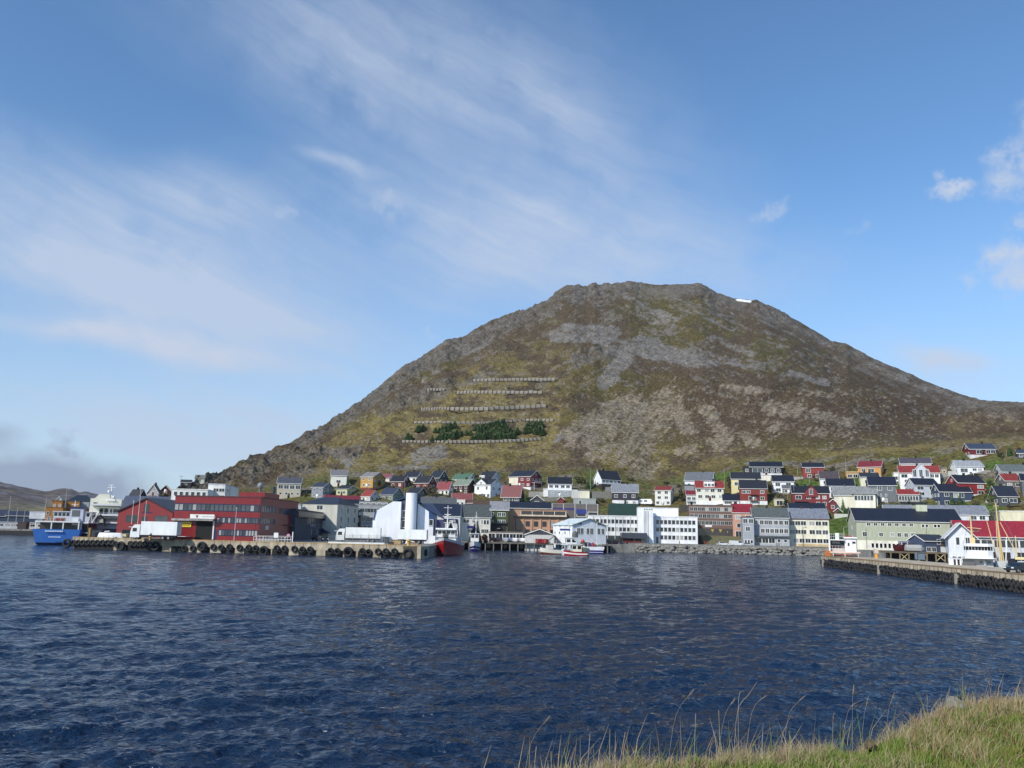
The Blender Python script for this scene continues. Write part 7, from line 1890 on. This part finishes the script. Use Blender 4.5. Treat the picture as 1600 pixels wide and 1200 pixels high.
def bush(px, py, wpx, hpx, label, col=(104, 106, 52), dens=260, d=None, group=None, name='bush'):
    p = hit(px, py) if d is None else at(px, py, d); d_ = p[1]; k = d_ / F
    w_, h_ = wpx * k / 2, hpx * k
    rq = random.Random(int(px * 7)); m = MB(); pts = []
    cl = [(rq.uniform(-.7, .7), rq.uniform(-.6, .6), rq.uniform(.25, .85), rq.uniform(.25, .45)) for _ in range(9)]
    for _ in range(dens):
        c = rq.choice(cl); v = Vector((rq.gauss(0, 1), rq.gauss(0, 1), rq.gauss(0, 1))).normalized() * c[3] * rq.uniform(.5, 1.05)
        pts.append(((c[0] + v.x) * w_, (c[1] + v.y) * w_, max(.05, (c[2] + v.z * .8)) * h_))
    leafcloud(m, pts, .13 * max(w_, h_ * .5) + .08, rq)
    t = thing(name, label, 'tree' if name.endswith('tree') else 'bush', p, 0, group)
    m.build('crown', mat('leaf', col), t)
    s = MB()
    for j in range(5): c = cl[j]; s.tube((0, 0, -.4), (c[0] * w_ * .8, c[1] * w_ * .8, c[2] * h_), .07, .02, 5)
    s.build('stem', mat('wood', (90, 78, 62)), t)
bush(675, 776, 20, 16, 'bare brown tree between the low red houses and the red roofed cottage', (96, 88, 62), name='deciduous_tree')
bush(1066, 784, 15, 20, 'olive tree between the white three storey house and the annex', (84, 84, 44), name='deciduous_tree')
bush(1142, 768, 14, 26, 'bare brown tree left of the yellow house', (92, 80, 52), name='deciduous_tree')
bush(1206, 777, 16, 20, 'bare brown tree right of the orange red house with balconies', (92, 84, 62), name='deciduous_tree')
bush(1217, 780, 14, 10, 'brown bush above the small cream garage', (104, 92, 62))
bush(590, 763, 14, 12, 'olive bush below the yellow house gable', (92, 90, 50)); bush(612, 766, 12, 8, 'brown bush under the first low red house', (100, 90, 56))
bush(505, 762, 12, 10, 'dark bush above the grey slate house', (70, 74, 44)); bush(905, 755, 20, 12, 'pale green bush on the slope left of the dark fir', (112, 112, 58)); bush(744, 750, 14, 10, 'brown bush right of the mint green roofed house', (88, 78, 48))
bush(1150, 781, 14, 6, 'small shrub above the navy roofed white building', (98, 102, 60)); bush(1228, 795, 14, 16, 'dark shrub at the left of the low navy roof', (70, 72, 58))
bush(1550, 772, 18, 14, 'green willow bush left of the charcoal house', (110, 124, 50)); bush(1545, 785, 16, 12, 'bright green shrub on the bank left of the charcoal house', (104, 124, 40)); bush(1552, 812, 14, 14, 'round olive tree before the grey side house', (112, 116, 60), d=316, name='deciduous_tree')
bush(1564, 716, 12, 14, 'brown bush right of the topmost red house', (94, 90, 60)); bush(1590, 714, 12, 9, 'olive bush near the right edge of the upper slope', (90, 94, 54)); bush(1548, 708, 10, 8, 'brown shrub behind the topmost red house', (90, 84, 54)) 
bush(1400, 792, 20, 7, 'low hedge under the tall grey boarded house', (104, 110, 56)); bush(1440, 793, 14, 6, 'low green hedge by the glazed veranda house', (96, 116, 40)); bush(1378, 800, 10, 14, 'dark shrub right of the cream bungalow', (70, 76, 48))
for k_, (a_, b_, c_, d_, l_) in enumerate(((476, 776, 10, 7, 'low bush right of the beige house'), (560, 778, 12, 8, 'bush between lime green house and yellow house'), (638, 782, 10, 8, 'bush beside the sage green gabled house'), (664, 766, 10, 7, 'dull bush between the two low red houses'), (700, 777, 8, 7, 'shrub below the red roofed cottage'), (755, 786, 12, 6, 'hedge on the timber wall below the villa'), (790, 760, 9, 8, 'bush left of the large red house'), (870, 766, 8, 5, 'small bush left of the grey and white house foot'), (940, 785, 14, 7, 'bush on the bank right of the grey flat building'), (985, 752, 12, 6, 'scrub on the slope above the plum house'), (1040, 757, 12, 6, 'scrub above the white three storey house'), (1060, 762, 10, 6, 'olive scrub left of the grey metal roof'), (1195, 745, 8, 5, 'garden shrub below the dark modern house'), (1250, 770, 12, 8, 'green garden bush above the wide crimson house'), (1276, 752, 12, 5, 'hedge under the orange red house'), (1320, 752, 12, 6, 'bush below the tan terrace building'), (1338, 762, 8, 7, 'shrub left of the small cream house'), (1395, 770, 8, 9, 'dark bush between tall grey house and garage wing'), (1446, 745, 10, 5, 'hedge on the balcony side of the villa'), (1487, 762, 10, 9, 'green bush left of the bright red house'), (1530, 750, 12, 8, 'bush right of the grey roofed bungalow'), (1548, 760, 12, 12, 'bare willow above the green willow bush'), (1525, 790, 12, 7, 'low bush right of the slate blue house'), (1585, 785, 10, 6, 'garden bush at the charcoal house deck'), (1225, 740, 12, 7, 'brown scrub right of the dark modern house'), (1300, 735, 12, 6, 'brown scrub right of the orange red house'), (1400, 725, 12, 6, 'scrub left of the grey purple roof'))): bush(a_, b_, c_, d_, l_, [(96, 92, 54), (84, 86, 46), (104, 94, 62), (88, 98, 44)][k_ % 4], 150)
bush(1236, 757, 12, 8, 'green shrub on the strip left of the orange red house', (100, 112, 46)); bush(1560, 744, 8, 12, 'bare shrub at the left of the long pale grey house', (100, 96, 70)); bush(1483, 741, 9, 7, 'brown shrub left of the grey roofed bungalow', (104, 92, 64))
# ------------------------------------------------------------------ snow fences across the slope
pan_w = 3.6
pmesh = MB()
for j in range(5): pmesh.box(-.47, .47, -.03, .03, .12 + j * .17, .12 + j * .17 + .155)
PANM = pmesh.mesh('panel', mat('wood', (166, 157, 142)))
psm = MB(); psm.box(-.03, .03, -.12, .03, -.2, 1.0); psm.tube((0, .0, .9), (0, -.65, -.1), .03, n=4); POSTM = psm.mesh('post', mat('wood', (84, 74, 62)))
def snowfence(label, pts, n, hpx):
    P = [Vector(hit(x, y)) for x, y in pts]
    seg = []; tot = 0
    for a, b in zip(P[:-1], P[1:]): seg.append((tot, (b - a).length)); tot += (b - a).length
    def pos(s):
        for (s0, l), a, b in zip(seg, P[:-1], P[1:]):
            if s <= s0 + l + 1e-6: return a + (b - a) * ((s - s0) / l)
        return P[-1]
    t = thing('snow_fence', label, 'fence', P[0], 0, 'snow fences across the mountain slope')
    w_ = tot / n; H_ = hpx * P[0].y / F
    for k in range(n + 1):
        a = pos(min(tot, k * w_)); q = pos(min(tot, (k + .5) * w_)); dr = pos(min(tot, (k + .5) * w_ + .3)) - pos(max(0, min(tot, (k + .5) * w_) - .3))
        rz = math.atan2(dr.y, dr.x)
        o = link('post', POSTM, t, a - P[0], rz); o.scale = (4, 2.5, H_)
        if k < n:
            z = float(height(q.x, q.y)) ; o = link('panel', PANM, t, Vector((q.x, q.y, max(q.z, z - .6))) - P[0], rz); o.scale = (w_ * .98, 2, H_ * hr.uniform(.92, 1.08))
            o.rotation_euler[0] = -.12
snowfence('topmost snow fence, reaching furthest to the right of the upper two', [(738, 597), (770, 596), (810, 595.5), (867, 595.5)], 21, 5.5)
snowfence('short snow fence fragment left of the second row', [(666, 611.5), (695, 611)], 6, 5)
snowfence('second snow fence, below the topmost one', [(713, 616), (760, 615.5), (847, 616)], 21, 5.5)
snowfence('third snow fence, rising slightly to the right', [(657, 643), (700, 642), (760, 642), (810, 639.5), (853, 637)], 30, 6)
snowfence('fourth snow fence, mostly hidden behind the spruces', [(646, 662), (690, 662), (760, 662.5), (820, 658), (865, 658.5)], 32, 4)
snowfence('lowest snow fence, running under the spruces', [(627, 692.5), (700, 693), (760, 692.5), (800, 691), (845, 688)], 34, 5)
# ------------------------------------------------------------------ grassy bank in the foreground
CRP = [(200, 1300), (700, 1262), (860, 1222), (950, 1203), (1050, 1192), (1200, 1186), (1350, 1176), (1420, 1156), (1465, 1128), (1550, 1116), (1600, 1110), (1700, 1102), (1900, 1095), (2200, 1090)]
CA_ = np.array([azel(x, y)[0] for x, y in CRP]); CD = np.array([1.7 / -azel(x, y)[1] for x, y in CRP])
def bankz(X, Y):
    A = np.arctan2(X, Y); r = np.hypot(X, Y); c = np.interp(A, CA_, CD)
    z = 4.97 + .06 * fbm(X / .8, Y / .8, 81) + .03 * fbm(X / .2, Y / .2, 83)
    z = z + .10 * np.exp(-((X - 4.9) ** 2 + (Y - 8.3) ** 2) / 1.2)
    over = np.maximum(0, r - c)
    return z - over * .55 - .5 * np.maximum(0, over - .4) ** 1.0
def build_bank():
    nc, nr = 420, 190
    A = np.linspace(R(-100), R(75), nc)
    s = np.concatenate([np.linspace(.3, 12, 150), np.linspace(12.3, 30, 40)])[:, None]
    r = np.broadcast_to(s, (nr, nc)); AA = np.broadcast_to(A, r.shape)
    X = r * np.sin(AA); Y = r * np.cos(AA); Z = np.maximum(bankz(X, Y), -2.5)
    n = fbm(X / 1.1, Y / 1.1, 85, 5)
    e = np.array([.085, .065, .035]); g = np.array([.06, .075, .02]); m = sstep(-.2, .3, n)[..., None]
    me = gridmesh('grassy_bank', X, Y, Z, e * (1 - m) + g * m)
    me.materials.append(ground_mat('bank_soil', ((14, .8), (.02, .3)), 18))
    o = link('grassy_bank', me); o['kind'] = 'structure'
build_bank()
def build_grass():
    rng = np.random.RandomState(12)
    def mk(N, a0, a1, d0, d1):
        A = rng.uniform(R(a0), R(a1), N); c = np.interp(A, CA_, CD)
        r = c - d0 + (d0 + d1) * rng.rand(N) ** .8
        return A, r, c
    A1, r1_, c1 = mk(135000, -2, 36, 3.6, .45)
    A2, r2_, c2 = mk(9000, 36, 62, 3.5, .4); A3, r3_, c3 = mk(5000, -70, -2, 2.5, .4)
    A = np.concatenate([A1, A2, A3]); r = np.concatenate([r1_, r2_, r3_]); c = np.concatenate([c1, c2, c3])
    r = np.maximum(r, .8); N = len(A)
    X = r * np.sin(A); Y = r * np.cos(A); Z = bankz(X, Y) - .01
    edge = c - r
    pn = fbm(X / .7, Y / .7, 87, 3); pn2 = fbm(X / .16, Y / .16, 88, 2); pn3 = fbm(X / 1.6, Y / 1.6, 90, 2)
    rt_ = sstep(R(23), R(26), A)     # right mound: olive and straw
    dryp = np.clip(.04 + .9 * (1 - sstep(-.02, .26, edge + .3 * pn3)) + .9 * pn + .10 * rt_, .02, 1)
    dry = rng.rand(N) < dryp
    L = np.where(dry, rng.uniform(.04, .14, N) , rng.uniform(.03, .085, N)) * (1 + .9 * pn2 + .6 * pn)
    L = np.clip(L, .03, .3)
    tall = (rng.rand(N) < .006) & (edge < .9)
    L = np.where(tall, rng.uniform(.22, .42, N), L)
    thin = rng.rand(N) < .15; 
    ph = rng.uniform(0, 2 * PI, N)
    lean = np.where(dry, rng.uniform(.2, 1.3, N), rng.uniform(.1, .9, N)) * L
    lean = np.where(tall, L * rng.uniform(.05, .6, N), lean)
    wind = .25 * L
    dx = np.cos(ph) * lean + wind; dy = np.sin(ph) * lean
    zt = np.sqrt(np.maximum(L * L - np.minimum(dx * dx + dy * dy, L * L * .93), 1e-5))
    w_ = np.where(dry, rng.uniform(.0014, .003, N), rng.uniform(.002, .0045, N)); w_ = np.where(tall, .0022, w_)
    # width direction across the view, jittered
    wa = -A + rng.uniform(-.9, .9, N)
    wx, wy = np.cos(wa) * w_, np.sin(wa) * w_
    B = np.stack([X, Y, Z], -1); Wv = np.stack([wx, wy, 0 * wx], -1)
    M1 = B + np.stack([dx * .3, dy * .3, zt * .55], -1); T = B + np.stack([dx, dy, zt], -1)
    V = np.stack([B - Wv, B + Wv, M1 + Wv * .8, M1 - Wv * .8, T + Wv * .15, T - Wv * .15], 1).reshape(-1, 3)
    base = np.arange(N)[:, None] * 6
    Fq = np.concatenate([base + np.array([0, 1, 2, 3]), base + np.array([3, 2, 4, 5])], 1).reshape(-1, 4)
    me = bpy.data.meshes.new('grass'); me.vertices.add(len(V)); me.vertices.foreach_set('co', V.astype(np.float32).reshape(-1))
    me.loops.add(Fq.size); me.polygons.add(len(Fq)); me.loops.foreach_set('vertex_index', Fq.reshape(-1).astype(np.int32))
    me.polygons.foreach_set('loop_start', (np.arange(len(Fq)) * 4).astype(np.int32)); me.polygons.foreach_set('loop_total', np.full(len(Fq), 4, np.int32))
    straw = np.array([.40, .33, .20]); straw2 = np.array([.26, .19, .10]); green = np.array([.095, .17, .02]); green2 = np.array([.19, .22, .045])
    q = rng.rand(N, 1)
    col = np.where(dry[:, None], straw * q + straw2 * (1 - q), green * q + green2 * (1 - q))
    col = np.where((rt_ * (rng.rand(N) < .18))[:, None] > .5, np.array([.22, .13, .05]), col) * rng.uniform(.75, 1.15, (N, 1))
    c4 = np.concatenate([np.repeat(col, 6, 0), np.ones((N * 6, 1))], 1).astype(np.float32)
    a_ = me.color_attributes.new('Col', 'FLOAT_COLOR', 'POINT'); a_.data.foreach_set('color', c4.reshape(-1)); me.update()
    m = bpy.data.materials.new('grass_blades'); m.use_nodes = True; t = m.node_tree; b = t.nodes['Principled BSDF']
    vc = _n(t, 'ShaderNodeVertexColor'); vc.layer_name = 'Col'; t.links.new(vc.outputs[0], b.inputs['Base Color']); b.inputs['Roughness'].default_value = .6; b.inputs['Specular IOR Level'].default_value = .25
    me.materials.append(m)
    o = link('grass', me); tag(o, 'matted dry and green grass covering the bank in the foreground', 'grass', kind='stuff')
build_grass()
# single tall stalks that stand out against the water: foot and tip as the photograph shows them
def stalk(label, pts, r=.0014, head=False, col=(196, 178, 146)):
    a, e = azel(*pts[0]); c = float(np.interp(a, CA_, CD)) - .12
    base = Vector((c * math.sin(a), c * math.cos(a), float(bankz(c * math.sin(a), c * math.cos(a)))))
    P = [base]
    for (x, y) in pts[1:]:
        p = at(x, y, base.y); P.append(Vector(p))
    if len(P) >= 3:   # bend smoothly
        Q = []
        for k in range(9):
            u = k / 8 * (len(P) - 1); i_ = min(int(u), len(P) - 2); f = u - i_
            p0, p1, p2, p3 = P[max(0, i_ - 1)], P[i_], P[i_ + 1], P[min(len(P) - 1, i_ + 2)]
            Q.append(.5 * ((2 * p1) + (p2 - p0) * f + (2 * p0 - 5 * p1 + 4 * p2 - p3) * f * f + (3 * p1 - p0 - 3 * p2 + p3) * f ** 3))
        P = Q
    t = thing('grass_stalk', label, 'stalk', base, 0, 'tall dry stalks on the bank')
    m = MB()
    for k, (p, q) in enumerate(zip(P[:-1], P[1:])): m.tube(p - base, q - base, r * (1 - .08 * k), r * (.92 - .08 * k), 5)
    m.build('stem', mat('wood', col), t)
    if head:
        d = (P[-1] - P[-2]).normalized(); m = MB(); rq = random.Random(int(pts[0][0]))
        for k in range(10): s = P[-1] - base - d * (.006 * k); m.tube(s, s + d * .02 + Vector((rq.uniform(-.012, .012), rq.uniform(-.01, .01), .004)), .0012, .0006, 3)
        m.build('seed_head', mat('wood', (176, 150, 110)), t)
SK = [('thin leaning stalk furthest left on the bank', [(816, 1205), (830, 1160), (857, 1122)], 1), ('short upright stalk near the left end of the bank', [(832, 1205), (838, 1166)], 0), ('long curved stalk leaning right against the water', [(1042, 1150), (1056, 1118), (1083, 1079)], 1),
      ('forked pale stalk, tallest of all, right branch', [(1145, 1150), (1152, 1112), (1170, 1085), (1183, 1065)], 0), ('hooked pale stalk beside the tallest one', [(1152, 1113), (1154, 1093), (1162, 1080)], 0), ('feathery stalk right of the tallest one', [(1162, 1150), (1175, 1112), (1196, 1088)], 1),
      ('straight stalk standing in the middle of the bank edge', [(1125, 1150), (1123, 1110)], 0), ('thin stalk leaning right behind the middle of the bank', [(1118, 1145), (1132, 1120), (1147, 1094)], 1), ('upright stalk left of the middle of the bank', [(1083, 1150), (1087, 1115)], 0),
      ('bent stalk arching right with a feathery tip', [(1222, 1135), (1232, 1118), (1256, 1089)], 1), ('stalk leaning over the water left of the mound', [(1382, 1135), (1388, 1112), (1396, 1086)], 1), ('thin stalk among the group left of the mound', [(1342, 1150), (1350, 1120), (1356, 1092)], 1),
      ('tall thin stalk in the group before the mound', [(1330, 1150), (1332, 1100), (1334, 1074)], 1), ('stalk by the white rock', [(1508, 1105), (1508, 1074)], 1), ('faint stalk on top of the right mound', [(1551, 1095), (1545, 1065)], 1), ('stalk on the left flank of the mound', [(1447, 1120), (1449, 1088)], 1),
      ('short stalk at the left of the straw tuft', [(862, 1200), (861, 1174)], 0), ('leaning stalk over the straw tuft', [(917, 1170), (922, 1145)], 0), ('upright stalk between the tufts', [(952, 1172), (953, 1140)], 0), ('leaning stalk right of the upright one', [(965, 1172), (977, 1144)], 0), ('thin stalk in the dip', [(1298, 1150), (1302, 1118)], 1), ('stalk bending over the dip', [(1310, 1150), (1325, 1112), (1343, 1096)], 1)]
for lb, pts, h in SK: stalk(lb, pts, .0017 if not h else .0011, bool(h))
def rock(label, px, py, s, col=(190, 186, 172)):
    a, e = azel(px, py); c = float(np.interp(a, CA_, CD)) - .1
    X, Y = c * math.sin(a), c * math.cos(a)
    rq = random.Random(int(px)); m = MB(); m.ball((0, 0, 0), s, 10, 7)
    m.v = [(x * (1 + rq.uniform(-.22, .2)), y * (1 + rq.uniform(-.2, .2)), z * .9 * (1 + rq.uniform(-.2, .3))) for x, y, z in m.v]
    o = m.build('rock', mat('stone', col), None, False, (X, Y, zat(px, py, Y))); tag(o, label, 'rock')
rock('pointed pale rock at the left edge of the grassy mound', 1492, 1106, .10, (156, 151, 138)); rock('flat white stone half sunk in the grass below the mound', 1443, 1150, .035, (226, 224, 220)); rock('brown earthy stone beside the dip in the grass', 1360, 1164, .045, (130, 108, 82))
# ------------------------------------------------------------------ thin sea air
m_ = MB(); m_.box(-3600, 3600, -300, 3700, -7, 420)
hm = bpy.data.materials.new('sea_air'); hm.use_nodes = True; t_ = hm.node_tree; t_.nodes.clear()
o_ = _n(t_, 'ShaderNodeOutputMaterial'); v_ = _n(t_, 'ShaderNodeVolumePrincipled')
v_.inputs['Color'].default_value = (.80, .88, 1, 1); v_.inputs['Density'].default_value = 0.00004; v_.inputs['Anisotropy'].default_value = 0
t_.links.new(v_.outputs[0], o_.inputs['Volume'])
hz = m_.build('haze', hm); hz['kind'] = 'stuff'; hz['label'] = 'thin pale sea air over the harbour and the mountain'; hz['category'] = 'haze'
